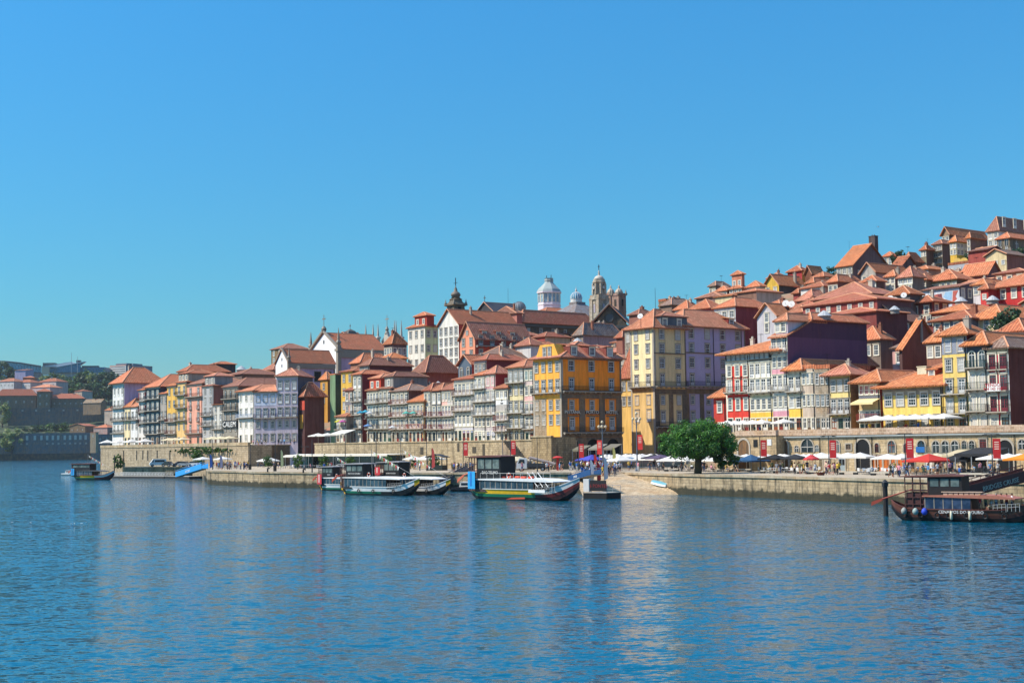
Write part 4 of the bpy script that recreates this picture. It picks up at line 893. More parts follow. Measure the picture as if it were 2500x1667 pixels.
H('small timber house under patched orange roof left of the salmon wall', 2216, 2240, 672, 700, 126, wall='#84735f', side='#5a463c', x2=2268, rise=1.6, rc=5, rows='w', cols=2)
H('low red and grey veranda house beneath the pinkish plain side', 2103, 2140, 690, 712, 108, wall='#7a6f66', side='#5a3e38', x2=2160, rise=1.6, rc=0, rows='w', cols=4)
H('red-shuttered house with grey dormers in the middle of the hillside', 2163, 2186, 677, 712, 112, wall='#9c4438', side='#5a3a34', x2=2205, rise=1.6, rc=0, rows='ww', cols=2)
H('grey veranda house with a gallery of windows right of the red shutters', 2194, 2228, 679, 712, 108, wall='#8f897a', side='#5f5048', x2=2256, rise=2.6, rc=7, rows='Gw', cols=3)
H('cream house with twin white windows under a dark lean-to', 2236, 2262, 686, 712, 114, wall='#a89c84', side='#6b5648', x2=2282, rise=1.6, rc=0, rows='w', cols=3)
# -- centre of the skyline
H('narrow red-roofed house with dark shed left of the large dark gable', 2022, 2046, 690, 725, 118, wall='#a3644c', side='#6a4238', rise=2.0, rc=0, rows='w', cols=2, dep=9)
H('orange-brown house with two windows under trees on the skyline', 1984, 2012, 678, 700, 150, wall='#a86230', side='#9a4f24', x2=2040, rise=1.6, rc=0, srows='w', scols=2)
H('red house with an orange lean roof on the skyline', 1923, 1958, 664, 690, 160, wall='#9c2f2c', side='#a8702a', x2=1974, roof='hy', rise=1.8, rc=0)
H('small dark gabled house between the red and the orange-brown ones', 1966, 1982, 672, 692, 156, wall='#74452f', side='#4f3a34', x2=2010, roof='gy', rise=2.6, rc=4)
H('low orange-roofed house left of the red one on the skyline', 1874, 1900, 680, 700, 170, wall='#98806a', side='#6a5044', x2=1924, rise=1.8, rc=7)
H('yellow gabled house with white verandas and a long dark side', 1866, 1902, 700, 738, 146, wall='#cba640', side='#37302f', x2=1968, roof='gy', rise=3.4, rc=4, rows='ww', cols=2)
H('low white house with a small bay under the long orange roof', 1970, 1988, 693, 722, 138, wall='#b7afa6', side='#6d342c', x2=2040, rise=1.6, rc=0, rows='w', cols=2)
H('maroon-walled house beside the long dark side of the yellow gable', 1937, 1950, 718, 740, 130, wall='#8a3a32', side='#5e2624', x2=1972, rise=1.4, rc=0)
H('long house with orange roofs behind the white gable', 1945, 1985, 735, 760, 110, wall='#90604c', side='#6a4034', x2=2040, rise=2.8, rc=7, rows='', chim=1)
H('white four-window house on the left of the yellow gabled one', 1824, 1856, 702, 738, 140, wall='#c5c6c4', side='#8d8a84', x2=1868, rise=1.8, rc=0, rows='ww', cols=2)
H('salmon stone house with an orange attic on the skyline', 1781, 1812, 706, 738, 142, wall='#bf7c5e', side='#8a5a48', x2=1826, rise=1.4, rc=0, rows='ww', cols=3, attic=(.1, .9, 4.0, '#b8765a', 2))
H('grey stone lookout house at the left end of the skyline', 1732, 1748, 700, 728, 150, wall='m:#a09578', side='#5c4e44', x2=1782, rise=1.6, rc=6, rows='w', cols=2)
H('low brown-roofed house with a slatted wall below the lookout', 1748, 1776, 712, 735, 142, wall='#6b6a6c', side='#4f3a38', x2=1790, rise=1.6, rc=0, rows='w', cols=3)
H('low house with grey roof edge and orange stripe left of the salmon house', 1700, 1760, 727, 750, 130, wall='#7a6058', side='#5a4640', x2=1790, rise=1.6, rc=5)
H('white-fronted house with studio windows and orange roof', 1743, 1796, 752, 790, 100, wall='#b5b6b8', side='#6a2228', x2=1888, rise=2.6, rc=0, rows='G', cols=3, dep=12)
H('red-walled house with a wide glazed loft left of the studio windows', 1683, 1735, 756, 790, 104, wall='#a0443c', side='#7a4038', x2=1770, rise=2.6, rc=0, rows='G', cols=3)
H('pale glazed house with orange hipped roof behind the purple block', 1648, 1680, 757, 790, 112, wall='#a8acb0', side='#7a4a40', x2=1712, rise=2.6, rc=0, rows='G', cols=3)
H('brown-roofed house with square stone chimneys on the left skyline', 1612, 1640, 747, 780, 124, wall='#7a6252', side='#5a4238', x2=1700, rise=2.2, rc=6, chim=2, rows='')
H('low dark flat-topped house with a stone chimney on the left skyline', 1608, 1626, 735, 760, 136, wall='m:#6d6250', side='#4a4038', x2=1650, roof='fl', rise=.5, chim=1)
H('pale gabled house with a dark window behind the purple block', 1849, 1897, 776, 840, 74, wall='#b7b3b4', side='#5a4c48', x2=1930, roof='gy', rise=3.0, rc=4, rows=[('w', 776, 1), ('w', 801, 1)])
H('house with a small dark dormer and orange roof above the pale gable', 1858, 1905, 752, 790, 88, wall='#9a8478', side='#43302e', x2=1965, rise=1.8, rc=0, chim=1)
H('low brick-red roof house right of the round white dishes', 1935, 1990, 752, 785, 90, wall='#8a3f34', side='#6a2c28', x2=2050, rise=2.2, rc=2, rows='')
H('long low house with a flat orange roof line behind the maroon wall', 1920, 1960, 766, 800, 82, wall='#8d6450', side='#5c3c34', x2=2060, rise=1.8, rc=1, rows='')
# -- far-left backdrop: tall dark-sided houses and church quarter
GB = 'houses behind the riverfront'
def B(label, x0, x1, yt, yb, off, **k): 
    k.setdefault('group', GB); return H(label, x0, x1, yt, yb, off, **k)
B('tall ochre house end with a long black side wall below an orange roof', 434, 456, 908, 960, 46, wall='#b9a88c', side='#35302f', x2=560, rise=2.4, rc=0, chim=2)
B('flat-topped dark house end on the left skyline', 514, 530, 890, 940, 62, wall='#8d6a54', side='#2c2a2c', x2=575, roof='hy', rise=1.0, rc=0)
B('broad low roof with a conical skylight on the left skyline', 552, 590, 916, 960, 50, wall='#6d5a50', side='#5a4438', x2=690, rise=2.0, rc=5, chim=1)
B('orange patched roof house left of the small white church gable', 640, 668, 905, 950, 62, wall='#8d7a68', side='#6d5246', x2=712, rise=2.6, rc=7, chim=2)
B('dark stone hipped-roof house left of the large white church', 662, 690, 853, 890, 96, wall='m:#6d6048', side='#4f4238', x2=755, rise=2.2, rc=5, rows='ww', cols=2)
B('brown-fronted house with bright orange roof right of the church', 938, 958, 842, 875, 74, wall='#574644', side='#574644', x2=993, rise=3.8, rc=4, srows='w', scols=3, rows='w')
B('long pinkish house with white shutters under patched orange roofs', 930, 952, 876, 910, 60, wall='#b58a80', side='#8a6a64', x2=992, rise=1.6, rc=4, srows='w', scols=3)
B('low orange-roofed houses cluster end behind the maroon attic house', 856, 880, 888, 930, 56, wall='#9a6a54', side='#5c3a34', x2=960, rise=3.0, rc=0, chim=1)
B('tall cream townhouse with a red rooftop storey', 996, 1038, 800, 905, 66, wall='#d6cfbe', side='#c0a078', x2=1070, rise=1.6, rc=0, rows='www', cols=3, srows='www', scols=2, sm='g', attic=(.3, 1.0, 3.0, '#a03a2c', 2))
B('large white house with a clipped gable and four rows of windows', 1071, 1120, 796, 900, 64, wall='#d9d6c8', side='#9c3c30', x2=1265, roof='gy', rise=4.4, rc=0, rows='wwww', cols=4, sm='g', chim=1, key='WHT')
B('salmon gabled house with a red shaded side, long balcony and dormers', 1123, 1160, 832, 905, 52, wall='#d98d6c', side='#a8402f', x2=1297, roof='gy', rise=4.6, rc=7, rows=[('s', 812, 1), ('w', 836, 2), ('w', 866, 2)], srows=[('f', 834, 5), ('w', 864, 5)], key='SALM', sm='g')
r_, p_, p1_, ux_, nb_, W_, dp_, zb_, zt_ = LOC['SALM']; zS = lambda py: plane_hit(to_px(p1_+nb_*dp_*.5)[0], py, p1_, ux_).z - zb_
balcony(r_, dp_-.4, (W_+.02, dp_/2, zS(846)), R(90), 1.0)
for i in range(3): dormer(r_, W_-.9, dp_*(.2+.25*i), zt_-zb_+.6, 1.7, 1.8, 3, '#a8402f', R(90), TILE[7])
B('wide brown weathered roof behind the wooden-balcony house', 1150, 1220, 878, 910, 46, wall='#8d7a68', side='#7a4a3c', x2=1300, rise=3.2, rc=6, chim=2)
B('wide speckled orange roof behind the pale houses', 1006, 1040, 912, 945, 50, wall='#8d6450', side='#6a4438', x2=1125, rise=4.6, rc=5)
B('small grey and white house with an orange roof left of the hotel', 1258, 1296, 846, 885, 54, wall='#c0bcb6', side='#a89c98', x2=1330, rise=2.0, rc=7, rows='')
B('low pink roofs with white dormers left of the stock palace', 1200, 1262, 770, 800, 104, wall='#a86a5a', side='#8a4a40', x2=1275, rise=2.6, rc=5, chim=1)
B('red-walled long attic house right of the white clipped gable', 1150, 1172, 776, 800, 78, wall='#8a3a34', side='#9c3f38', x2=1226, rise=1.6, rc=0, srows='s', scols=3)
B('derelict house with collapsed grey roof and a brown-lilac wall', 1402, 1424, 820, 880, 84, wall='#8a7d70', side='#77686a', x2=1520, rise=3.4, rc='t:#8f857a', chim=3)
B('house with a ribbed red roof in the alley gap', 1505, 1520, 826, 870, 76, wall='#8d5a48', side='#8d5a48', x2=1546, rise=2.0, rc=2)
B('low orange-roofed house with a tall white chimney right of the pediment', 1536, 1560, 770, 805, 104, wall='#8a5a4a', side='#8a5a4a', x2=1600, rise=1.6, rc=5, chim=1)

# small houses between the ones above, each standing on the slope
SKY = [(600, 912), (660, 862), (760, 862), (830, 865), (940, 850), (995, 815), (1070, 790), (1160, 780), (1270, 790), (1450, 800), (1545, 805), (1600, 752), (1650, 745), (1730, 705), (1780, 694), (1865, 700), (1923, 672), (2040, 682), (2046, 660), (2110, 640), (2175, 645), (2250, 632), (2300, 600), (2410, 590), (2500, 560), (2700, 540)]
def skyy(px):
    for (a, ya), (b, yb) in zip(SKY, SKY[1:]):
        if px <= b: return ya+(yb-ya)*(px-a)/(b-a)
    return 560
rg = random.Random(33); nf = 0
WC_ = [('white-walled', '#cfccc4'), ('grey', '#9a948a'), ('cream', '#cbb98e'), ('salmon', '#c08064'), ('brown', '#7a5a4a'), ('ochre', '#bb9244'), ('brick-red', '#96443a'), ('stone', 'm:#968a74'), ('pink', '#bf938a')]
for n0 in range(50, 214, 10):
    for s0 in range(-60, 235, 7):
        s_ = s0+rg.uniform(-1.5, 1.5); n_ = n0+rg.uniform(-2, 2); W_ = rg.uniform(5, 7.6); D_ = rg.uniform(7, 9.4)
        if s_ > 70 and s_ < 130 and n_ < 98: continue
        if any(s_-W_ < f[1]-.4 and s_ > f[0]+.4 and n_ < f[3] and n_+D_ > f[2]-.2 for f in FOOT): continue
        z = hillz(s_-W_/2, n_+2); 
        if z < 8: continue
        hh = rg.uniform(4.6, 7.4); rs = rg.uniform(1.0, 1.7); p = sn(s_, n_, z+hh); q_ = sn(s_-W_, n_, z+hh)
        px, py = to_px(p); px1, _ = to_px(q_)
        top = to_px(sn(s_-W_/2, n_+D_*.4, z+hh+rs+.4))[1]
        if px1 < 640 or px > 2560 or px1-px < 8 or top < skyy(px)+3: continue
        cn, cc = rg.choice(WC_); rc = rg.randrange(8); fl = rg.choice(('w', 'ww', 'w', 'Gw', 'sw', ''))
        bot = to_px(sn(s_, n_, z-1))[1]
        rn = ['orange', 'pale orange', 'rust-red', 'dusty pink', 'bright orange', 'brown', 'grey-brown', 'faded salmon'][rc]
        where = 'low behind the riverfront' if n_ < 70 else 'midway up the slope' if n_ < 120 else 'high on the slope'
        bld('small %s house with %s roof %s' % (cn, rn, where), px, px1, py, bot, 0, Y=p.y, dep=D_, rows=fl, cols=rg.choice((2, 2, 3)), wall=cc, side=rg.choice(('#6a4a3e', '#8a6a58', '#57433c', '#7c3630', '#9c8a78')), roof=rg.choice(('hy', 'hy', 'gx', 'gy', 'hx')), rise=rs, rc=rc, corn=False, ext=6, sm='w', group='small houses between the larger ones', oh=.4)
        nf += 1
print('fillers', nf)
# ---------------------------------------------------------------- churches, palace, towers
def base_at(px, py, off):
    p = onoff(px, py, off); return p
STN = 'm:#8d826c'; STD = 'm:#5f564a'
def cross(m, x, y, z, h=2.2, mi=0): m.box(x-.07, x+.07, y-.07, y+.07, z, z+h, mi); m.box(x-h*.25, x+h*.25, y-.06, y+.06, z+h*.62, z+h*.72, mi)
def obelisk(parent, x, y, z, h=5, w=.9):
    m = M(); m.box(x-w*.6, x+w*.6, y-w*.6, y+w*.6, z, z+h*.14); m.lathe([(w*.35, z+h*.14), (w*.85, z+h*.24), (w*.85, z+h*.3), (w*.3, z+h*.4), (w*.42, z+h*.44), (.05, z+h)], 4, c=(x, y), rot=R(45))
    return obj('obelisk', m.mesh('obelisk', ['q:#8a8070']), parent)
# large white church
GC = 'churches and towers on the skyline'
r_ = bld('large white gabled church with stone pilasters, obelisks, cross and lilac side', 757, 826, 857, 930, off=84, wall='n:#e0dfdc', side='#b79aae', x2=945, roof='gy', rise=6.0, rc=0, ext=14, corn=False, cat='church', name='church', group=GC, key='CH', oh=.3)
r_, p_, p1_, ux_, nb_, W_, dp_, zb_, zt_ = LOC['CH']; H_ = zt_-zb_
m = M(); m.box(W_, W_+.5, 0, dp_, H_-2.6, H_-.05); m.box(W_-.9, W_+.4, -.35, .9, 0, H_+.6); m.box(-.3, .7, -.3, .2, 0, H_+.5); m.box(W_-1.3, W_+.8, -.7, 1.1, H_-.6, H_+.2); m.box(-.8, 1.0, -.7, .2, H_-.5, H_+.3)
t_ = .5
for s in (0, 1):
    x0, x1 = (-.5, W_/2) if s == 0 else (W_+.5, W_/2); m.prism([(x0, H_+.1), (x0, H_+.8), (x1, H_+7.1), (x1, H_+6.3)], axis='y', a=-.6, b=.15)
obj('stone_trim', m.mesh('stone_trim', ['q:#8d8272']), r_)
obelisk(r_, .2, .2, H_+.5, 6.5, 1.1); obelisk(r_, W_-.2, .2, H_+.6, 6.5, 1.1)
m = M(); m.lathe([(.8, H_+6.6), (.9, H_+7.4), (.4, H_+8.2)], 8, c=(W_/2, 0)); cross(m, W_/2, 0, H_+8.0, 4.0); obj('cross', m.mesh('cross', ['q:#7a7264']), r_)
m = M(); m.box(W_/2-.35, W_/2+.35, -.06, .02, H_+2.4, H_+3.6); obj('window', m.mesh('gable_slot', [DARK]), r_)
# small white church
r_ = bld('small white chapel gable with a long orange roof and lilac side wall', 673, 704, 888, 925, off=58, wall='n:#e0e0de', side='#b5a0b8', x2=818, roof='gy', rise=4.4, rc=0, ext=10, corn=False, cat='chapel', name='chapel', group=GC, key='CP', oh=.3)
r_, p_, p1_, ux_, nb_, W_, dp_, zb_, zt_ = LOC['CP']; H_ = zt_-zb_
m = M(); m.box(W_, W_+.4, 0, dp_, H_-1.5, H_-.05); m.box(W_-.5, W_+.3, -.2, .6, 0, H_+.6); m.box(W_, W_+.25, dp_-.5, dp_, 0, H_-1.6)
for x0 in (-.4, W_+.4): m.prism([(x0, H_+.1), (x0, H_+.6), (W_/2, H_+5.1), (W_/2, H_+4.6)], axis='y', a=-.4, b=.1)
obj('stone_trim', m.mesh('stone_trim', ['q:#8d8272']), r_); obelisk(r_, W_, .2, H_+.6, 4.2, .8)
for z in (.3, 2.3): 
    m = M(); m.box(W_/2-.25, W_/2+.25, -.06, .02, H_+z-1.4, H_+z-.5); obj('window', m.mesh('slot', [DARK]), r_)
for f in (.62, .84): window(r_, 0, 0, 2.2, 2.9, 'sash', 'd', R(90), (W_, dp_*f, H_-5.4), pane=DARK, frame=plain('#3a3835'))
# nave behind, with obelisks and a cross gable on its roof line
for i, px in enumerate((893, 911, 923, 963, 967, 980)):
    p = onoff(px, 826, 118); h = 6.4 if i > 2 else 5.2
    r_ = root('obelisk', (p.x, p.y, p.z), AX, ('stone obelisk pinnacle on the church roof line, ' + ['first', 'second', 'third', 'fourth', 'fifth', 'sixth'][i] + ' from the left'), 'pinnacle', 'roofline pinnacles')
    m = M(); m.lathe([(.75, -6), (.75, -.1), (1.1, 0), (1.1, .35), (.35, .9), (.42, 1.1), (.05, h)], 4, rot=R(45)); obj('shaft', m.mesh('shaft', ['q:#a39c90']), r_)
p = onoff(945, 832, 120); r_ = root('gable_cross', (p.x, p.y, p.z), AX, 'carved stone gable topped by a cross on the church roof line', 'gable', GC)
m = M(); m.prism([(-3.2, -7), (-3.2, 0), (-1.2, 1.6), (-.9, 2.6), (.9, 2.6), (1.2, 1.6), (3.2, 0), (3.2, -7)], axis='y', a=-.5, b=.5); obj('gable_wall', m.mesh('gable_wall', ['q:#b3aa9a']), r_)
m = M(); m.lathe([(.9, 2.6), (.5, 3.6), (.7, 4.1), (.2, 5.2)], 8); cross(m, 0, 0, 5, 4.2); obj('cross', m.mesh('cross', ['q:#8a8274']), r_)
p = onoff(855, 823, 122); r_ = root('roof_lantern', (p.x, p.y, p.z), AX, 'small pink gabled roof lantern with a cross above the church nave', 'lantern', GC)
m = M(); m.box(-3.5, 3.5, -3, 3, -4, -.1); obj('wall', m.mesh('wall', ['#b08a8c']), r_); roof_obj(r_, 'gy', 7, 6, -.1, 1.8, TILE[5], .4, -3, -3.5)
m = M(); m.lathe([(2.6, 1.2), (2.0, 2.2), (.3, 3.0)], 4, rot=R(45)); cross(m, 0, 0, 2.9, 2.0); obj('cross', m.mesh('cross', ['q:#5a544a']), r_)
# bell tower with the stepped baroque top (x 1085-1140)
p = onoff(1113, 762, 140); r_ = root('bell_tower', (p.x, p.y, p.z), AX, 'dark baroque bell tower with stepped cornices, bulb top and weathervane', 'tower', GC); r_.scale = (.9, .9, .66)
S = p.y/F
m = M(); w = 21*S
m.lathe([(w*1.15, -20), (w*1.15, -.2), (w*1.5, 2*S), (w*1.5, 6*S), (w*1.2, 8*S), (w*1.15, 20*S), (w*1.55, 24*S), (w*1.55, 28*S), (w*1.3, 30*S), (w*.95, 36*S), (w*.78, 45*S), (w*.9, 47*S), (w*.62, 52*S)], 4, rot=R(45))
obj('shaft', m.mesh('shaft', ['m:#6b604e'], uv=True), r_)
m = M(); m.lathe([(w*.62, 52*S), (w*.5, 58*S), (w*.62, 60*S), (w*.66, 66*S), (w*.5, 73*S), (w*.25, 77*S), (w*.22, 86*S), (w*.06, 94*S), (w*.04, 100*S)], 10); obj('dome', m.mesh('dome', ['q:#6d6252'], smooth=True), r_)
m = M(); m.box(-.12, .12, -.12, .12, 98*S, 128*S); m.box(-1.3, 1.3, -.08, .08, 108*S, 109.5*S); obj('weathervane', m.mesh('weathervane', [IRON]), r_)
for sx in (-1, 1):
    for sy in (-1, 1): obelisk(r_, sx*w*.95, sy*w*.95, 28*S, 20*S, .7)
for i in range(4):
    m = M(); m.box(-w*.22, w*.22, -w*.86, -w*.78, 8.5*S, 18*S); obj('louvre', m.mesh('louvre', [DARK]), r_, rz=R(90*i))
# cone-roof turret and dark cross gable near it
p = onoff(1149, 766, 120); r_ = root('roof_turret', (p.x, p.y, p.z), AX, 'small round turret with a cone cap right of the baroque bell tower', 'turret', GC); S = p.y/F
m = M(); m.lathe([(7.5*S, -10*S), (7.5*S, 4*S)], 10); obj('wall', m.mesh('wall', ['#8a5a4c']), r_); m = M(); m.lathe([(8.5*S, 4*S), (.5*S, 16*S)], 10); obj('roof', m.mesh('roof', ['q:#94645a']), r_)
B('dark slate gable with a stone cross left of the radio mast', 1160, 1208, 768, 790, 138, wall='#3a3a3c', side='#2f3032', roof='gy', rise=4.2, rc='c:#3a3c40', dep=14, key='DG')
r_, p_, p1_, ux_, nb_, W_, dp_, zb_, zt_ = LOC['DG']; m = M(); cross(m, W_/2, 0, zt_-zb_+4.2, 2.4); obj('cross', m.mesh('cross', ['q:#4a463e']), r_)
# domes
def dome_thing(label, px, py, off, rpx, hpx, drum, cmat, dmat, n=16, fin=True):
    p = onoff(px, py, off); S = p.y/F; r_ = root('dome', (p.x, p.y, p.z), AX, label, 'dome', GC); r = rpx*S
    m = M(); m.lathe([(r*1.05, -14*S), (r*1.05, -.5), (r*1.12, -.4), (r*1.12, 0), (r*.98, .01), (r*.98, drum*S)], n); obj('drum', m.mesh('drum', [dmat]), r_)
    m = M(); K = 8; m.lathe([(r*math.cos(R(90*i/K))+.02, drum*S+hpx*S*math.sin(R(90*i/K))) for i in range(K+1)], n); obj('cupola', m.mesh('cupola', [cmat]), r_)
    m = M()
    for i in range(n):
        a = 2*math.pi*i/n
        for k in range(K-1):
            c0, s0, c1, s1 = math.cos(R(90*k/K)), math.sin(R(90*k/K)), math.cos(R(90*(k+1)/K)), math.sin(R(90*(k+1)/K))
            m.tube((r*c0*math.cos(a), r*c0*math.sin(a), drum*S+hpx*S*s0), (r*c1*math.cos(a), r*c1*math.sin(a), drum*S+hpx*S*s1), .1, n=4, cap=False)
    obj('rib', m.mesh('rib', ['q:#c9c9c4' if cmat.startswith('g') else 'q:#5c6266']), r_)
    if fin: m = M(); m.lathe([(r*.16, (drum+hpx)*S-.2), (r*.2, (drum+hpx+3)*S), (.06, (drum+hpx+9)*S), (.05, (drum+hpx+14)*S)], 8); obj('finial', m.mesh('finial', ['q:#b5b2aa']), r_)
    return r_, S
dome_thing('small grey ribbed metal dome on a rooftop left of the white lantern', 1268, 757, 150, 16, 18, 3, 'q:#767c7e', 'q:#8a8078', fin=False)
dome_thing('blue glass dome with white ribs between the lantern and the clock tower', 1407, 738, 160, 14.5, 18, 8, 'g:#3f6a7c', 'q:#c4c2ba')
# octagonal white lantern
p = onoff(1341, 747, 158); S = p.y/F; r_ = root('octagonal_lantern', (p.x, p.y, p.z), AX, 'white octagonal lantern with tall arched windows and a grey glazed roof', 'lantern', GC)
m = M(); r = 29*S; n = 8
m.lathe([(r, -22*S), (r, 1*S), (r*1.03, 1.2*S), (r*1.03, 3*S), (r*.97, 3.1*S), (r*.97, 30*S), (r*1.08, 31*S), (r*1.08, 34*S)], 8, rot=R(22)); obj('wall', m.mesh('wall', ['q:#ddd0d2']), r_)
for i in range(8):
    a = R(22+22.5+45*i); d = r*.97*math.cos(R(22.5))
    for k in (-1, 1):
        x, y = d*math.cos(a)-k*r*.19*math.sin(a), d*math.sin(a)+k*r*.19*math.cos(a)
        window(r_, 0, 0, r*.27, 21*S, 'arch', 'w', a+R(90), (x, y, 8*S), pane=glass('#5f7a8a'))
m = M(); m.lathe([(r*1.08, 34.2*S), (r*.98, 40*S), (r*.42, 56*S), (r*.36, 60*S), (r*.4, 62*S), (r*.36, 66*S), (r*.40, 68*S)], 8, rot=R(22)); obj('roof', m.mesh('roof', ['c:#9aa39c'], uv=True), r_)
m = M(); 
for i in range(2): m.box((-1)**i*r*.3-.08, (-1)**i*r*.3+.08, -.08, .08, 68*S, 76*S)
obj('finial', m.mesh('finial', [IRON]), r_)
B('low pinkish palace wing with orange roofs at the foot of the white lantern', 1288, 1330, 770, 800, 146, wall='#a8746a', side='#a08078', x2=1415, rise=2.8, rc=0)
# grey stepped tile roof under the glass dome
p = onoff(1410, 776, 150); S = p.y/F; r_ = root('palace_roof', (p.x, p.y, p.z), AX, 'broad grey tiled pyramid roof beneath the blue glass dome', 'roof', GC)
m = M(); m.lathe([(88*S, -26*S), (88*S, 0), (20*S, 32*S), (20*S, 38*S)], 4, rot=R(45)); obj('roof', m.mesh('roof', ['t:#8d8f90'], uv=True), r_)
# palace: long lit roof, side wall coloured dark for the shade on it
bld('long stone palace with a pale end, dark shaded side and long orange roof', 1255, 1275, 790, 850, off=112, wall='m:#a39a80', side='m:#4c5052', x2=1452, roof='hy', rise=4.2, rc=2, ext=10, corn=False, cat='palace', name='stone_palace', group=GC, key='PAL', oh=1, srows=[('w', 812, 6), ('s', 795, 8)], sm='n')
r_, p_, p1_, ux_, nb_, W_, dp_, zb_, zt_ = LOC['PAL']; zS = lambda py: plane_hit(to_px(p1_+nb_*dp_*.5)[0], py, p1_, ux_).z - zb_
m = M(); m.box(W_, W_+.6, 0, dp_, zS(801), zS(799)); m.box(W_, W_+.5, 0, dp_, zt_-zb_-.9, zt_-zb_-.1); obj('stone_trim', m.mesh('stone_trim', ['q:#5a5c58']), r_)
# dark pediment building (faces east)
bld('dark classical pediment with pale raking cornice beside the clock tower', 1447, 1532, 794, 850, off=104, a=-50+38, wall='m:#454a46', side='m:#3a3f3e', roof='gy', rise=5.6, rc='q:#4a4c48', dep=26, ext=8, corn=False, cat='building', name='pediment_house', group=GC, key='PED', oh=.6)
r_, p_, p1_, ux_, nb_, W_, dp_, zb_, zt_ = LOC['PED']; H_ = zt_-zb_
m = M()
m.prism([(-.7, H_+.3), (-.7, H_+.6), (W_/2, H_+6.3), (W_/2, H_+5.9)], axis='y', a=-.9, b=-.5); obj('raking_cornice', m.mesh('raking_cornice', ['q:#a39c8c']), r_)
m = M(); m.box(-.5, W_+.5, -.7, .05, H_-.9, H_-.1)
for i in range(6): m.box(W_*(i+.5)/6-.5, W_*(i+.5)/6+.5, -.4, .0, 0, H_-.95)
m.tube((W_/2, -.3, H_+2), (W_/2, .05, H_+2), 1.1, n=14); obj('stone_trim', m.mesh('stone_trim', ['q:#4c5150']), r_)
# clock tower
p = onoff(1464, 778, 108); S = p.y/F; r_ = root('clock_tower', (p.x, p.y, p.z), AX, 'square stone clock tower with round belfry, clock faces, dome and cross', 'tower', GC)
m = M(); w = 15.5*S
m.box(-w, w, -w, w, -14*S, 46*S); m.box(-w*1.18, w*1.18, -w*1.18, w*1.18, 46.1*S, 50*S); m.box(-w*1.05, w*1.05, -w*1.05, w*1.05, 50.1*S, 58*S)
for sx in (-1, 1):
    for sy in (-1, 1): m.box(sx*w-1.0 if sx > 0 else -w-.25, sx*w+.25 if sx > 0 else -w+1.0, sy*w-1.0 if sy > 0 else -w-.25, sy*w+.25 if sy > 0 else -w+1.0, -14*S, 46.05*S)
obj('shaft', m.mesh('shaft', ['m:#b5ad9c'], uv=True), r_)
m = M(); m.lathe([(w*1.0, 58*S), (w*.98, 60*S), (w*.95, 86*S), (w*1.12, 88*S), (w*1.12, 91*S), (w*.98, 92*S), (w*.98, 97*S), (w*.9, 97.2*S)], 8, rot=R(22.5))
for i in range(8):
    a = R(22.5+45*i); m.lathe([(.45, 60*S), (.42, 86*S)], 6, c=(w*.97*math.cos(a), w*.97*math.sin(a)))
obj('belfry', m.mesh('belfry', ['m:#c2baa8'], uv=True), r_)
m = M(); m.lathe([(w*.8*math.cos(R(i*11)), 97*S+w*.62*math.sin(R(i*11))) for i in range(8)]+[(w*.12, 97*S+w*.66), (w*.2, 110*S), (w*.1, 113*S), (w*.16, 115*S), (.05, 120*S)], 12); obj('dome', m.mesh('dome', ['q:#b5ac9c'], smooth=True), r_)
m = M(); cross(m, 0, 0, 119*S, 14*S); obj('cross', m.mesh('cross', [IRON]), r_)
for i in range(4):
    a = R(90*i-90); m = M(); m.lathe([(5.2*S, 0), (5.2*S, .25)], 16); mm = m.mesh('clock_face', ['q:#3a342c']); mm.transform(Matrix.Rotation(R(90), 4, 'X'))
    c_ = obj('clock_face', mm, r_, (w*.98*math.cos(a), w*.98*math.sin(a), 76*S), a+R(90))
    m = M(); m.lathe([(4.1*S, .26), (4.1*S, .3)], 16); m.box(-.05, .05, -.01, 3.2*S, .31, .36, 1); m.box(0, 2.4*S, -.06, .06, .31, .36, 1); mm = m.mesh('dial', ['q:#c9c6bc', IRON]); mm.transform(Matrix.Rotation(R(90), 4, 'X')); obj('dial', mm, c_)
    window(r_, 0, 0, 6.4*S, 22*S, 'arch', 'g', a+R(90), ((w+.02)*math.cos(a), (w+.02)*math.sin(a), 14*S), pane=plain('#9a8aa0'))
# twin belfry towers behind
for px, offp, lb, big in ((1512, 122, 'pinkish square belfry with arched opening, small dome and corner finials', 1), (1492, 136, 'second pinkish belfry mostly hidden behind the first', .95)):
    p = onoff(px, 766, offp); S = p.y/F; r_ = root('belfry_tower', (p.x, p.y, p.z), AX, lb, 'tower', GC); w = 12*S*big
    m = M(); m.box(-w, w, -w, w, -24*S, 44*S); m.box(-w*1.12, w*1.12, -w*1.12, w*1.12, 44.1*S, 46*S); m.box(-w*1.08, w*1.08, -w*1.08, w*1.08, 4*S, 5.5*S); m.box(-w*.95, w*.95, -w*.95, w*.95, 46.1*S, 50*S)
    obj('shaft', m.mesh('shaft', ['m:#a68478'], uv=True), r_)
    m = M(); m.lathe([(w*.85, 50*S), (w*.84, 53*S), (w*.66, 58*S), (w*.4, 61*S), (.2, 62.5*S), (.3, 65*S), (.05, 71*S)], 10); obj('dome', m.mesh('dome', ['q:#ab9c88'], smooth=True), r_)
    for sx in (-1, 1):
        for sy in (-1, 1): obelisk(r_, sx*w, sy*w, 46*S, 13*S, .55)
    for i in range(4):
        a = R(90*i-90); window(r_, 0, 0, 5*S, 17*S, 'arch', 'd', a+R(90), ((w+.02)*math.cos(a), (w+.02)*math.sin(a), 18*S), pane=DARK, frame=plain('#3a342e'))
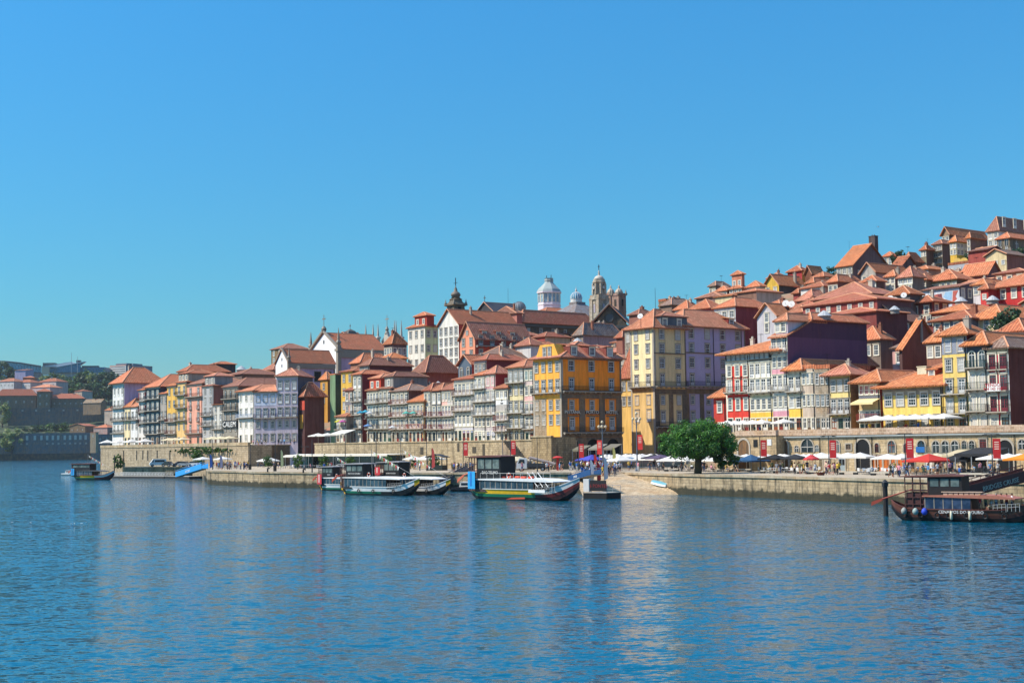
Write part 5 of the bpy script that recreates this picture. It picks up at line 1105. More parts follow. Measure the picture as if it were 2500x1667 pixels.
# thin radio masts
for px, y0, y1, off, lb in ((1241, 703, 775, 170, 'thin radio mast rising left of the small grey dome'), (1601, 702, 790, 100, 'thin mast rising above the zinc attic of the yellow block'), (1903, 652, 700, 150, 'thin mast above the yellow gabled house on the hill')):
    p = onoff(px, y1, off); h = (y1-y0)*p.y/F; r_ = root('mast', (p.x, p.y, p.z), 0, lb, 'mast', 'thin masts on the skyline')
    m = M(); m.tube((0, 0, -8), (0, 0, h), .09, .04, n=5); obj('pole', m.mesh('pole', [IRON]), r_)
# satellite dishes
DISH = M(); DISH.lathe([(math.sin(R(i*9)), 1.0*(1-math.cos(R(i*9)))) for i in range(1, 7)], 14)
for px, py, off, r, ay, lb in ((1564, 773, 50, .6, 0, 'white satellite dish on the left corner of the zinc attic'), (1919, 742, 84, .75, 0, 'left white dish of a pair behind the pale gable'), (1933, 744, 84, .75, 0, 'right white dish of a pair behind the pale gable'),
        (2174, 731, 82, .7, 0, 'left dish on the grey wooden shed'), (2185, 735, 81.5, .7, 0, 'middle dish low on the grey wooden shed'), (2207, 722, 84, .6, 0, 'cream dish on top of the grey wooden shed'),
        (2338, 640, 150, .9, 1, 'left yellow dish below the yellow bay house'), (2354, 639, 150, .9, 1, 'right yellow dish below the yellow bay house')):
    p = onoff(px, py, off); r_ = root('satellite_dish', (p.x, p.y, p.z), R(-25), lb, 'satellite dish', 'satellite dishes')
    me = DISH.mesh('reflector', ['q:#c9a24a' if ay else 'q:#d4cfc6']); me.transform(Matrix.Scale(r/.81, 4)); me.transform(Matrix.Rotation(R(70), 4, 'X'))
    obj('reflector', me, r_); m = M(); m.tube((0, .1, -2.4*r-.8), (0, .1, 0), .06); m.tube((0, 0, -r*.8), (0, -r*.9, .2), .03); obj('bracket', m.mesh('bracket', [IRON]), r_)
# mural shapes on the white house end: plain generic colour patches
r_, p_, p1_, ux_, nb_, W_, dp_, zb_, zt_ = LOC['MUR']; H_ = zt_-zb_
m = M(); u = lambda x: W_*x
def mp(pts, mi, d): m.poly([(u(x), -.02-d, H_*y) for x, y in pts], mi)
mp([(.03,.35),(.1,.62),(.25,.72),(.3,.5),(.2,.3)], 1, .01); mp([(.2,.3),(.3,.75),(.45,.8),(.62,.5),(.5,.3),(.35,.45)], 0, .02); mp([(.4,.3),(.44,.78),(.54,.8),(.56,.3)], 2, .03)
mp([(.56,.55),(.64,.85),(.82,.85),(.78,.4),(.68,.15)], 1, .012); mp([(.8,.15),(.84,.86),(.97,.86),(.9,.6),(.96,.4),(.9,.1)], 0, .022); mp([(.55,.5),(.6,.4),(.66,.5),(.6,.6)], 3, .033)
obj('mural', m.mesh('mural', ['q:#b0584c', 'q:#8fb2cc', 'q:#7a3a3c', 'q:#d8d8d8']), r_)
# sky-lit rooftop cones (vents) 
for px, py, off, s_, lb in ((2346, 737, 94, 1.4, 'fan-shaped white roof cone below the mural'), (2423, 734, 92, 1.4, 'fan-shaped white roof cone below the red house'), (2012, 772, 43, 1.4, 'grey conical skylight on the maroon-walled house roof'), (589, 903, 60, 1.9, 'round brown skylight cone on the left skyline roof'), (1070, 938, 42, 1.0, 'pale cone skylight on a roof in the middle row'), (1410, 834, 62, 1.2, 'pale cone skylight on the roof behind the hotel'), (2184, 757, 66, 1.1, 'pale green cone skylight above the sheet-metal gable')):
    p = onoff(px, py, off); r_ = root('roof_skylight', (p.x, p.y, p.z), 0, lb, 'skylight', 'conical skylights')
    m = M(); m.lathe([(s_*.8, -.7), (s_*.8, 0)], 12); obj('drum', m.mesh('drum', ['q:#8d8880']), r_); m = M(); m.lathe([(s_, 0), (s_*.5, s_*.45), (.12, s_*.72)], 12); obj('cone', m.mesh('cone', ['c:#a9aaa6'], uv=True), r_)
# ---------------------------------------------------------------- foliage
def crown_mesh(name, rx, ry, rz_, nclump, nleaf, leaf, mats, seed=1, flat=0):
    rg = random.Random(seed); m = M()
    for c in range(nclump):
        while True:
            v = Vector((rg.gauss(0, 1), rg.gauss(0, 1), rg.gauss(0, 1)))
            if v.length > .1: break
        v.normalize(); rad = rg.uniform(.5, 1.04)
        if flat and v.z < 0: v.z *= .45
        cx, cy, cz = v.x*rx*rad, v.y*ry*rad, v.z*rz_*rad; cr = rg.uniform(.16, .30)*min(rx, rz_)
        mi = 0 if rg.random() < .6 else 1
        for i in range(nleaf):
            d = Vector((rg.gauss(0, 1), rg.gauss(0, 1), rg.gauss(0, 1))).normalized()
            p = Vector((cx, cy, cz)) + d*cr*rg.uniform(.7, 1.05); nn = (d*1.0+Vector((rg.uniform(-.6, .6), rg.uniform(-.6, .6), rg.uniform(-.3, .8)))).normalized()
            a = nn.orthogonal().normalized(); b = nn.cross(a); t = rg.uniform(0, 6.28); a, b = a*math.cos(t)+b*math.sin(t), b*math.cos(t)-a*math.sin(t)
            s = leaf*rg.uniform(.6, 1.3); m.poly([p-a*s, p-b*s*.6, p+a*s, p+b*s*.6], mi)
    return m.mesh(name, mats)
LG = [leafmat('#27401c', '#3f6022'), leafmat('#3a5a24', '#5f7f30')]; LD = [leafmat('#1a3020', '#2c4a2a'), leafmat('#2a4426', '#456034')]; LP = [leafmat('#55663a', '#7c8a4c'), leafmat('#6a7446', '#98a05c')]
CR = {k: crown_mesh('crown', 1, .9, .95, 34, 26, .12, m, i+3) for i, (k, m) in enumerate((('g', LG), ('d', LD), ('p', LP), ('e', LD)))}
TR = M(); TR.tube((0, 0, -.35), (.02, 0, .5), .1, .07, 7); TR.tube((.02, 0, .4), (.35, .1, .95), .05, .02, 5); TR.tube((.02, 0, .45), (-.3, -.1, .95), .045, .02, 5); TR.tube((.02, 0, .5), (0, .2, 1.1), .045, .02, 5)
TRM = TR.mesh('trunk', ['q:#4a3b2c'])
def tree(label, p, h, w, kind='g', group=None, cat='tree', name='tree', th=.35):
    r_ = root(name, p, random.uniform(0, 6), label, cat, group)
    t = obj('trunk', TRM, r_); t.scale = (h*.35, h*.35, h*th)
    c = obj('crown', CR[kind], r_, (0, 0, h*(th+.28))); c.scale = (w/2, w/2, h*.42); return r_
GFT = 'trees on the far bank hillside'
def ffp(px, py, Y): return atY(px, py, Y)
ft = [(8,912,1640,26,30,'d'),(26,922,1630,22,26,'e'),(110,930,1640,12,14,'p'),(128,925,1640,14,16,'g'),(150,926,1650,11,12,'p'),(165,932,1640,12,14,'d'),
 (182,940,1620,20,20,'g'),(196,934,1625,22,20,'d'),(212,930,1630,24,20,'g'),(226,936,1620,22,18,'p'),(240,940,1620,24,20,'d'),(254,935,1630,26,22,'g'),(268,934,1625,24,20,'d'),(284,938,1620,22,22,'e'),
 (150,948,1580,12,14,'d'),(172,952,1580,16,20,'e'),(190,960,1575,20,24,'g'),(206,962,1570,22,24,'d'),(222,958,1575,20,22,'e'),(238,962,1570,20,22,'g'),(252,972,1560,28,26,'e'),(266,966,1565,26,24,'d')]
kn = {'d': 'dark', 'e': 'deep green shaded', 'g': 'mid green', 'p': 'pale olive'}
for i, (px, py, Y, h, w_, k) in enumerate(ft):
    p = ffp(px, py, Y); z = farz(p.x, p.y); p.z = max(z-1, p.z-h*.5)
    nb_ = 'beside the glass hall' if px < 40 else 'below the modern building' if px < 180 else 'on the wooded slope left of the apartment slab' if py < 945 else 'low on the wooded slope above the far warehouses'
    tree('%s %s tree %s' % ('small' if h < 15 else 'tall', kn[k], nb_), p, h, w_, k, GFT)
p = ffp(30, 1070, 1352); p.z = 8
tree('large pale sunlit tree growing at the far waterside left of the ruin', p, 26, 24, 'p', GFT, th=.2)
p = ffp(6, 1000, 1430); p.z = farz(p.x, p.y)-1; tree('pale green tree at the photo edge above the second far wall', p, 26, 18, 'p', GFT)
for i, (px, py, w_, k) in enumerate(((75, 1050, 30, 'e'), (95, 1040, 26, 'd'), (118, 1038, 28, 'g'), (140, 1036, 26, 'd'), (160, 1034, 22, 'g'), (60, 1046, 24, 'd'), (125, 1052, 34, 'e'), (178, 1052, 18, 'p'), (152, 1052, 30, 'e'), (96, 1054, 34, 'e'))):
    p = ffp(px, py, 1405); p.z -= 9; tree('%s bush on the terrace above the ruined warehouse' % kn[k], p, 13, w_*.8, k, 'bushes above the ruined far warehouse', 'bush', 'bush', .1)
# ---------------------------------------------------------------- far bank buildings
GF = 'buildings on the far bank'
def Fb(label, x0, x1, yt, yb, Y, **k):
    for a, b in (('group', GF), ('a', 10), ('ext', 6), ('corn', False), ('roof', 'fl'), ('rise', .5), ('dep', 18), ('sm', 'w')): k.setdefault(a, b)
    return bld(label, x0, x1, yt, yb, 0, Y=Y, **k)
RU = 'm:#38474e'
r_ = Fb('long roofless riverside warehouse ruin in shade, its empty windows painted as lit from behind', -30, 222, 1057, 1121, 1350, wall='m:#62727a', side='m:#5a5a52', rise=0, dep=10, key='RUI', name='warehouse_ruin', cat='ruin', roof='no')
r_, p_, p1_, ux_, nb_, W_, dp_, zb_, zt_ = LOC['RUI']
zf = lambda py: plane_hit(100, py, p_, nb_).z-zb_; xf = lambda px: (plane_hit(px, 1080, p_, nb_)-p_).dot(ux_)
for i, px in enumerate((66, 85, 101, 115, 129, 142, 158, 171, 184, 196, 209)):
    m = M(); m.box(xf(px)-1.1, xf(px)+1.1, -.3, .2, zf(1074), zf(1063)); obj('window', m.mesh('window_daylight', ['q:#b5b3a4']), r_)  # pale boxes paint the daylight seen through the empty windows
for px in (6, 20, 52, 66, 115, 129, 143, 158, 171, 184, 196, 210):
    m = M(); m.box(xf(px)-.9, xf(px)+.9, -.3, .2, zf(1085), zf(1081)); obj('window', m.mesh('window_daylight', ['q:#a9a593']), r_)
m = M(); m.prism([(xf(-30), zf(1058)), (xf(-30), zf(1075)), (xf(22), zf(1078)), (xf(34), zf(1060)), (xf(93), zf(1058.2)), (xf(93), zf(1057.2))], axis='y', a=-.1, b=-.02)
m = M(); m.box(0, W_, -3, -.05, -2, zf(1107)); obj('quay_foot', m.mesh('quay_foot', ['m:#232c2c'], uv=True), r_)
Fb('small roofless stone ruin right of the long far warehouse', 222, 268, 1060, 1110, 1356, wall='m:#62707a', side='m:#5a5a50', rise=0, rows='ww', cols=3)
Fb('sunlit broken gable of a ruin between the two far warehouses', 220, 234, 1056, 1090, 1345, wall='m:#a8977c', a=-20, dep=4, rows='w-', cols=1)
Fb('long shaded retaining wall with small openings painted as lit on the far slope', 20, 252, 995, 1032, 1440, wall='m:#656d70', side='m:#4a545a', rise=0, dep=4, rows='', name='far_wall', cat='wall', key='FW', roof='no')
r_, p_, p1_, ux_, nb_, W_, dp_, zb_, zt_ = LOC['FW']; zf = lambda py: plane_hit(100, py, p_, nb_).z-zb_; xf = lambda px: (plane_hit(px, 1010, p_, nb_)-p_).dot(ux_)
for px in (55, 88, 120, 155, 189, 215, 235): m = M(); m.box(xf(px)-.9, xf(px)+.9, -.3, .1, zf(1003.5), zf(1000)); obj('niche_light', m.mesh('niche_light', ['q:#b5b2a2']), r_)  # pale boxes paint the light in the small openings
Fb('long dark stone warehouse with orange roof at the left edge', -10, 88, 966, 996, 1452, wall='m:#857a68', side='m:#4f4a44', roof='hx', rise=7, rc=2, rows='w', cols=5, x2=92, oh=1)
Fb('dark stone block with orange hipped roof beside the long warehouse', 90, 122, 956, 996, 1446, wall='m:#8a7e6a', side='m:#4f4a44', roof='hx', rise=3.6, rc=0, rows='ww', cols=2, oh=1)
Fb('low stone warehouse with a flat orange roof right of the stone block', 126, 205, 973, 996, 1456, wall='m:#857a68', side='m:#4f4a44', roof='hx', rise=5.5, rc=2, rows='s', cols=6, oh=1)
Fb('small white house with an orange roof above the low warehouse', 92, 137, 932, 962, 1520, wall='#c9b9b0', side='#8a7a74', roof='hx', rise=4, rc=0, rows='ww', cols=3, a=-25)
Fb('low pink house under an orange roof above the long warehouse', 76, 122, 946, 966, 1480, wall='#c0a8a4', side='#8a7a74', roof='hx', rise=3.6, rc=1, rows='w', cols=3, a=-25)
Fb('row of white cottages with one long orange roof at the left edge', -10, 34, 932, 950, 1500, wall='#c6c0ba', side='#8a7a74', roof='hx', rise=4, rc=1, rows='w', cols=5, a=-25)
Fb('second row of white cottages with stepped orange roofs', 30, 74, 934, 952, 1505, wall='#c9c3bd', side='#8a7a74', roof='hx', rise=3.4, rc=0, rows='w', cols=6, a=-25)
Fb('tall orange-brown house above the cottages', 56, 84, 922, 944, 1540, wall='#9a5638', side='#9a5638', roof='hx', rise=2.2, rc=0, a=10)
Fb('lilac house under the glass hall', 36, 62, 904, 926, 1580, wall='#b3a6bc', side='#8a7a8c', roof='mo', rise=2.0, rc=7, a=-10)
Fb('small orange-roofed houses above the ruin wall', 122, 152, 966, 980, 1470, wall='#a89488', side='#8a7a74', roof='hx', rise=2.6, rc=0, a=-20, rows='s', cols=3)
Fb('cream house on the slope right of the stone block', 182, 200, 955, 975, 1480, wall='#b9ad94', side='#8a8074', roof='hx', rise=2.0, rc=0, a=-20, rows='w', cols=2)
Fb('low ruined gable with rubble wall near the far trees', 203, 246, 984, 998, 1440, wall='m:#8d7c66', side='m:#5a5244', roof='gx', rise=4, rc='m:#8d7c66', a=-20, dep=10)
Fb('ruined cottages with red roofs just left of the near terrace', 170, 208, 1040, 1058, 1390, wall='m:#8a7258', side='m:#4f463a', roof='gy', rise=2.5, rc=2, a=-20, rows='s', cols=3)
Fb('red-roofed cottage tucked behind the near terrace wall', 228, 262, 1044, 1062, 1380, wall='#b59a8c', side='#6d5a50', roof='hx', rise=3.4, rc=0, a=-20, rows='s', cols=4)
Fb('orange cottage under the terrace umbrella', 255, 275, 1002, 1024, 1410, wall='#c9b49a', side='#8a7a6a', roof='hx', rise=5, rc=4, a=-20, rows='s', cols=2)
# modern buildings on the skyline
r_ = Fb('modern conference building with blue glass and a folded white roof', 118, 256, 897, 925, 1740, wall='q:#a9a9b0', side='q:#8a8c94', rise=0, dep=40, key='MOD', name='modern_building', cat='building', roof='fl', a=4)
r_, p_, p1_, ux_, nb_, W_, dp_, zb_, zt_ = LOC['MOD']; zf = lambda py: plane_hit(190, py, p_, nb_).z-zb_; xf = lambda px: (plane_hit(px, 905, p_, nb_)-p_).dot(ux_)
m = M(); m.box(xf(122), xf(254), -1, .2, zf(909.5), zf(897)); obj('glass_wall', m.mesh('glass_wall', ['g:#24566c']), r_)
m = M(); m.box(xf(104), xf(122), -3, 5, zf(912), zf(893)); obj('pale_block', m.mesh('pale_block', ['q:#c4ad90']), r_)
m = M(); m.prism([(xf(108), zf(893)), (xf(128), zf(891)), (xf(160), zf(885)), (xf(176), zf(883.5)), (xf(196), zf(890)), (xf(180), zf(892)), (xf(140), zf(896)), (xf(108), zf(895))], axis='y', a=-3, b=14); obj('roof', m.mesh('roof', ['q:#bfc2c2']), r_)
m = M(); m.prism([(xf(142), zf(896)), (xf(208), zf(884)), (xf(210), zf(885)), (xf(198), zf(892)), (xf(198), zf(909)), (xf(142), zf(909))], axis='y', a=-5, b=-1.2); obj('glass_wing', m.mesh('glass_wing', ['g:#2a5f78']), r_)
m = M(); m.prism([(xf(140), zf(895.5)), (xf(209), zf(883)), (xf(209), zf(884.4)), (xf(140), zf(897))], axis='y', a=-6, b=4); obj('roof_edge', m.mesh('roof_edge', ['q:#c9cccc']), r_)
m = M(); m.box(xf(200), xf(240), -1, 6, zf(897), zf(893)); m.box(xf(186), xf(196), 0, 5, zf(890), zf(879)); m.box(xf(100), xf(130), 8, 20, zf(892), zf(884)); obj('roof_plant', m.mesh('roof_plant', ['q:#4c5a5c']), r_)
for px, c in ((205, '#2c3c34'), (220, '#b0485a'), (233, '#5a5860'), (248, '#3c5aa8')):
    m = M(); m.box(xf(px)-1.3, xf(px)+1.3, -.25, 0, zf(919), zf(914.5)); obj('poster', m.mesh('poster', ['q:'+c]), r_)
for px, y0 in ((174, 860), (189, 870)):
    p = atY(px, 910, 1720); r_ = root('flagpole', p, 0, 'tall slim %s in front of the modern blue glass building' % ('grey mast' if px == 174 else 'shorter pole'), 'pole', 'poles by the modern building'); m = M(); m.tube((0, 0, -3), (0, 0, (910-y0)*1720/F), .35, .2, 6); obj('pole', m.mesh('pole', ['q:#9aa0a0']), r_)
# arched glass hall
p = atY(-5, 925, 1760); S = 1760/F; r_ = root('glass_hall', p, R(2), 'long glass hall with an arched steel roof at the left edge', 'building', GF)
m = M(); pts = [(-40*S, 30*S), (0, 43.5*S), (25*S, 42*S), (55*S, 38.5*S), (80*S, 34*S), (104*S, 30*S)]
m.prism([(-40*S, 0)]+pts+[(104*S, 0)], axis='y', a=0, b=30); obj('glass_wall', m.mesh('glass_wall', ['g:#4f7f92']), r_)
m = M()
for a, b in zip(pts, pts[1:]): m.tube((a[0], -1, a[1]), (b[0], -1, b[1]), .9, n=6)
for i in range(18): x = -20*S+i*7*S; m.tube((x, -.6, 14*S), (x, -.6, 33*S), .22, n=4)
m.tube((-30*S, -.8, 15*S), (104*S, -.8, 15*S), .5, n=5); obj('steel_frame', m.mesh('steel_frame', ['q:#3c4f56']), r_)
m = M(); m.box(40*S, 104*S, -1.5, 8, -4, 14*S); obj('base', m.mesh('base', ['#7a7470']), r_)
# apartment slab
r_ = Fb('white ten-storey apartment slab with dark window bands on the far skyline', 268, 307, 893, 925, 1780, wall='q:#d0cdc4', side='q:#6f7880', dep=30, x2=372, rise=.6, a=-32, key='APT', name='apartment_slab', cat='building')
r_, p_, p1_, ux_, nb_, W_, dp_, zb_, zt_ = LOC['APT']; H_ = zt_-zb_
for i in range(6):
    m = M(); m.box(.5, W_-1, -.15, .05, H_*(i+.25)/6, H_*(i+.6)/6); obj('window_band', m.mesh('window_band', ['g:#2c363c']), r_)
m = M(); m.box(W_*.3, W_-1, 2, 20, H_, H_+3); m.box(W_*.9, W_+2, 10, 26, H_-2, H_+2.6); obj('roof_plant', m.mesh('roof_plant', ['q:#6f7880']), r_)
Fb('narrow grey block left of the white apartment slab', 258, 268, 899, 925, 1790, wall='q:#7a8086', side='q:#7a8086', dep=20)
# ---------------------------------------------------------------- terrace walls
wall_seg('dark shaded wall below the lilac block in the small square', 604, 770, 24.5, 44, QZ-.5, LZ, 'm:#5a5248', 3, name='retaining_wall', cw=.2, ends=True)  # stone coloured dark for the shade lying on this wall
m = M(); a_ = [onoff(606, 1088, 26), onoff(770, 1088, 45), onoff(900, 1088, 60), onoff(606, 1088, 60)]
for q_ in a_: q_.z = LZ+.01
m.poly(a_); tag(obj('small_square', m.mesh('small_square', [PAVE], uv=True)), kind='structure')
RZ = onoff(2200, 1051, 28).z
r_ = wall_seg('long arcaded stone wall carrying the right-hand terrace', 1894, 2620, 27.5, 27.5, QZ-.3, RZ-.5, masonry('#c4b08c', '#7d7058', .8, .42, .45, patch='#a8895c'), 8, name='arcade_wall', cw=1.0, key='AR', copmat=masonry('#b59a84', '#d0c2a8', .75, .42, .25))
r_, a_, b_, ux_, nb_, W_, th_, z0_, z1_ = LOC['AR']
xf = lambda px, py=1090: (plane_hit(px, py, a_, nb_)-a_).dot(ux_); zf = lambda px, py: plane_hit(px, py, a_, nb_).z-z0_
m = M(); m.tube((0, -.25, zf(2200, 1063)), (W_, -.25, zf(2200, 1063)), .13, n=6); m.box(0, W_, -.12, .0, zf(2200, 1066.5), zf(2200, 1064)); obj('pipe', m.mesh('pipe', ['q:#8d938f']), r_)
def arch_open(parent, x, z0, w, h, pane=DARK, ring=GRAN, bars=0):
    m = M(); K = 10; hw = w/2; zc = z0+h-hw; t = .32
    for k in range(K):
        a0, a1 = math.pi*k/K, math.pi*(k+1)/K
        q_ = [(x+r*math.cos(a), zc+r*math.sin(a)) for r, a in ((hw, a0), (hw+t, a0), (hw+t, a1), (hw, a1))]
        m.poly([(u, -.12, v) for u, v in q_]); m.poly([(q_[0][0], -.12, q_[0][1]), (q_[3][0], -.12, q_[3][1]), (q_[3][0], .0, q_[3][1]), (q_[0][0], .0, q_[0][1])]); m.poly([(q_[1][0], -.12, q_[1][1]), (q_[1][0], .0, q_[1][1]), (q_[2][0], .0, q_[2][1]), (q_[2][0], -.12, q_[2][1])])
    for s in (-1, 1): m.box(min(x+s*hw, x+s*(hw+t)), max(x+s*hw, x+s*(hw+t)), -.12, .01, z0, zc)
    o = obj('arch', m.mesh('arch', [ring]), parent)
    m = M(); m.poly([(x-hw, -.03, z0), (x+hw, -.03, z0)]+[(x+hw*math.cos(math.pi*k/K), -.03, zc+hw*math.sin(math.pi*k/K)) for k in range(K+1)]); obj('opening', m.mesh('opening', [pane]), o)  # flat panel painted dark in place of a shaded recess
    return o
INN = masonry('#6d4a2c', '#2a2018', .9, .5, .9)
for xa, xb, yt, yb, pn in ((1897, 1924, 1071, 1142, INN), (2090, 2124, 1072, 1146, DARK), (2436, 2473, 1074, 1150, DARK)):
    x0, x1 = xf(xa), xf(xb); arch_open(r_, (x0+x1)/2, zf(xa, yb), x1-x0, zf(xa, yt)-zf(xa, yb), pn)
for xa, xb, yt, yb, fr, pn in ((1957, 1986, 1072, 1104, '#c9c4ba', None), (1941, 1950, 1088, 1103, '#c9c4ba', None), (1990, 2000, 1087, 1102, '#c9c4ba', None), (2038, 2050, 1075, 1104, '#c9a890', None), (2136, 2147, 1082, 1104, '#7a3a2c', None), (2169, 2186, 1075, 1105, '#8a4a30', None), (2207, 2216, 1082, 1104, '#7a3a2c', None),
        (2241, 2259, 1075, 1105, '#26506a', PANE), (2277, 2294, 1076, 1105, '#c9c9c4', PANE), (2300, 2317, 1076, 1105, '#c9c9c4', PANE), (2323, 2341, 1076, 1105, '#c9c9c4', PANE), (2349, 2361, 1076, 1105, '#8a8a86', PANE), (2367, 2380, 1076, 1105, '#8a8a86', PANE), (2487, 2505, 1073, 1096, '#d6d4cc', None)):
    x0, x1 = xf(xa), xf(xb); window(r_, 0, 0, x1-x0, zf(xa, yt)-zf(xa, yb), 'arch', 'g', 0, ((x0+x1)/2, -.01, zf(xa, yb)), pane=pn, frame=plain(fr, .5))
for xa, xb, yt, yb, fr in ((2066, 2078, 1083, 1098, '#6d5a48'), (2393, 2409, 1072, 1102, '#7a2c24')):
    x0, x1 = xf(xa), xf(xb); window(r_, 0, 0, x1-x0, zf(xa, yt)-zf(xa, yb), 'french', 'g', 0, ((x0+x1)/2, -.01, zf(xa, yb)), frame=plain(fr, .5))
for xa, c in ((2135, '#b5632a'), (2146, '#b5632a'), (2166, '#b5632a'), (2182, '#c46a30'), (2196, '#c46a30'), (2056, '#8d9a9c'), (2018, '#c9b9a0'), (2225, '#3a3430'), (2268, '#c9c4ba'), (2290, '#3a3430'), (2320, '#3a3430'), (2350, '#3a3430'), (2400, '#7a4a3a')):
    x0 = xf(xa, 1120); window(r_, 0, 0, 1.2, 2.4, 'door', 'g', 0, (x0, -.01, .35), frame=plain(c, .5), pane=plain(c, .5) if c[1] in 'bc' else DARK)
balcony(r_, xf(2382)-xf(2268), ((xf(2382)+xf(2268))/2, -.02, zf(2320, 1106)), 0, 1.0, rail=plain('#55605c', .5))
for xa in (2002, 2092, 2130, 2266, 2478):
    m = M(); x0 = xf(xa); m.tube((x0, -.15, .3), (x0, -.15, RZ-z0_-.6), .06); obj('drainpipe', m.mesh('drainpipe', [IRON]), r_)
m = M(); x0, x1 = xf(2238, 1095), xf(2262, 1095); m.box(x0, x1-.2, -.2, -.13, zf(2250, 1104), zf(2250, 1090)); obj('blue_sign', m.mesh('blue_sign', ['q:#1f5f9c']), r_)
# bastion at the left end of the arcade
r_ = wall_seg('stone bastion with an arch and notice board behind the round tree', 1798, 1895, 25.5, 25.5, QZ-.3, RZ-.4, masonry('#b9a17c', '#7d7058', .85, .45, .55, patch='#8d7250'), 9, name='stone_bastion', cw=.9, key='BA', copmat=masonry('#b59a84', '#d0c2a8', .75, .42, .25))
r_, a_, b_, ux_, nb_, W_, th_, z0_, z1_ = LOC['BA']
x0, x1 = xf(1803), xf(1829); arch_open(r_, (x0+x1)/2, 0, x1-x0, zf(1815, 1073), INN)
m = M(); m.box(xf(1840), xf(1850), -.06, .02, zf(1845, 1091), zf(1845, 1073)); obj('dark_window', m.mesh('dark_window', [DARK]), r_); m = M(); m.box(xf(1874), xf(1884), -.08, .02, zf(1880, 1087), zf(1880, 1072)); obj('notice_board', m.mesh('notice_board', ['q:#c9c9c6']), r_)
wall_seg('low stone terrace wall behind the round tree crown', 1745, 1799, 28, 28, QZ-.3, RZ-.5, masonry('#b9a17c', '#7d7058', .85, .45, .55, patch='#8d7250'), 6, name='retaining_wall', cw=.8)
# projecting corner of the middle wall left of the hotel, with stairs
wall_seg('rough stone corner bastion left of the hotel arcade', 1298, 1346, 21, 21, QZ-.2, MZ+.6, masonry('#a8926c', '#5f5544', .7, .42, .8, patch='#6f5a40'), 6, name='stone_bastion', cw=.25)
r_ = root('stone_stairs', onoff(1248, 1085, 20.5)*1, AX, 'flight of stone steps climbing the middle wall behind the white truck', 'stairs'); r_.location.z = QZ
m = M(); ns = 16
for i in range(ns): m.box(i*.32, 6.5, -3.0+0*i, -.1, (i)*(MZ-QZ)/ns if False else (ns-1-i)*0, .01) if False else m.box(.5+i*.42, .5+(i+1)*.42, -2.6, -.1, 0, (ns-i)*(MZ-QZ)/ns)
obj('steps', m.mesh('steps', ['m:#a89a84'], uv=True), r_); m = M()
for i in range(8): m.tube((.7+i*.84, -2.6, (ns-i*2)*(MZ-QZ)/ns), (.7+i*.84, -2.6, (ns-i*2)*(MZ-QZ)/ns+.95), .03, n=4)
m.tube((.7, -2.6, ns*(MZ-QZ)/ns+.95), (.7+7*.84, -2.6, 2*(MZ-QZ)/ns+.95), .035, n=4); obj('handrail', m.mesh('handrail', [IRON]), r_)
for px, py, w_, h_, lb in ((1030, 1100, 1.2, 1.6, ''), (1119, 1092, .7, 1.8, ''), (1158, 1098, 1.3, 1.3, ''), (1181, 1098, .8, 2.4, '')):
    r0_, a_, b_, ux_, nb_, W_, th_, z0_, z1_ = LOC['MW']; q_ = plane_hit(px, py, a_, nb_); m = M(); m.box(-w_/2, w_/2, -.05, .02, -h_/2, h_/2); obj('wall_opening', m.mesh('wall_opening', ['q:#4a4234']), r0_, ((q_-a_).dot(ux_), 0, q_.z-z0_))
# dark vertical drains in the left terrace wall
r0_, a_, b_, ux_, nb_, W_, th_, z0_, z1_ = LOC['LW']
for px, l_ in ((302, 22), (334, 20), (349, 18), (361, 20), (384, 14), (415, 18)):
    q_ = plane_hit(px, 1104, a_, nb_); m = M(); m.box(-.35, .35, -.05, .02, -l_*.12, .6); obj('drain_slot', m.mesh('drain_slot', ['q:#26221c']), r0_, ((q_-a_).dot(ux_), 0, q_.z-z0_))
# ---------------------------------------------------------------- greenery on the quay
def leaf_blob(rx, ry, rz_, nc, nl, leaf, mats, seed): return crown_mesh('foliage', rx, ry, rz_, nc, nl, leaf, mats, seed)
pb = atZ(1706, 1156, QZ); S = pb.y/F
r_ = root('round_tree', (pb.x, pb.y+1, QZ), 0, 'big round dense green tree standing on the quay before the purple block', 'tree')
m = M(); m.tube((0, 0, -.2), (.1, 0, 2.2), .62, .5, 10)
for dx, dy, z2, r2 in ((2.6, .4, 5.0, .25), (-2.4, .6, 5.2, .26), (.3, -1.6, 5.6, .28), (1.4, 1.6, 5.4, .22), (-1.2, -1.4, 5.0, .2), (4.0, 0, 4.4, .15)): m.tube((.1, 0, 2.0), (dx, dy, z2), .34, r2*.5, 7)
obj('trunk', m.mesh('trunk', ['m:#4a3b2c']), r_)
c = obj('crown', crown_mesh('crown', 5.9, 5.2, 3.7, 330, 92, .16, [leafmat('#1c3c16', '#3a6820'), leafmat('#305c1c', '#588a2c')], 5, flat=1), r_, (.2, 0, 4.35)); 
c2 = obj('lower_branches', crown_mesh('lower_branches', 2.3, 2.0, 1.2, 60, 40, .18, LG, 9), r_, (4.2, 0, 2.2))
p = onoff(500, 1100, 23.2); r_ = root('ivy', (p.x, p.y, LZ-1.2), AX, 'green creeper hanging over the left terrace wall above the parked cars', 'creeper')
c = obj('leaves', crown_mesh('leaves', 21, .7, .9, 170, 40, .2, LG, 12), r_, (-2, 0, .1)); c = obj('hanging_leaves', crown_mesh('hanging_leaves', 3, .5, 2.2, 40, 40, .2, LG, 13), r_, (-5, 0, -1.6))
p = onoff(289, 1130, 22.5); r_ = root('wall_bush', (p.x, p.y, 2.0), 0, 'leafy bush growing at the foot of the left terrace wall', 'bush'); obj('leaves', crown_mesh('leaves', 1.6, 1.2, 2.6, 40, 40, .2, LG, 14), r_, (0, 0, 2.2))
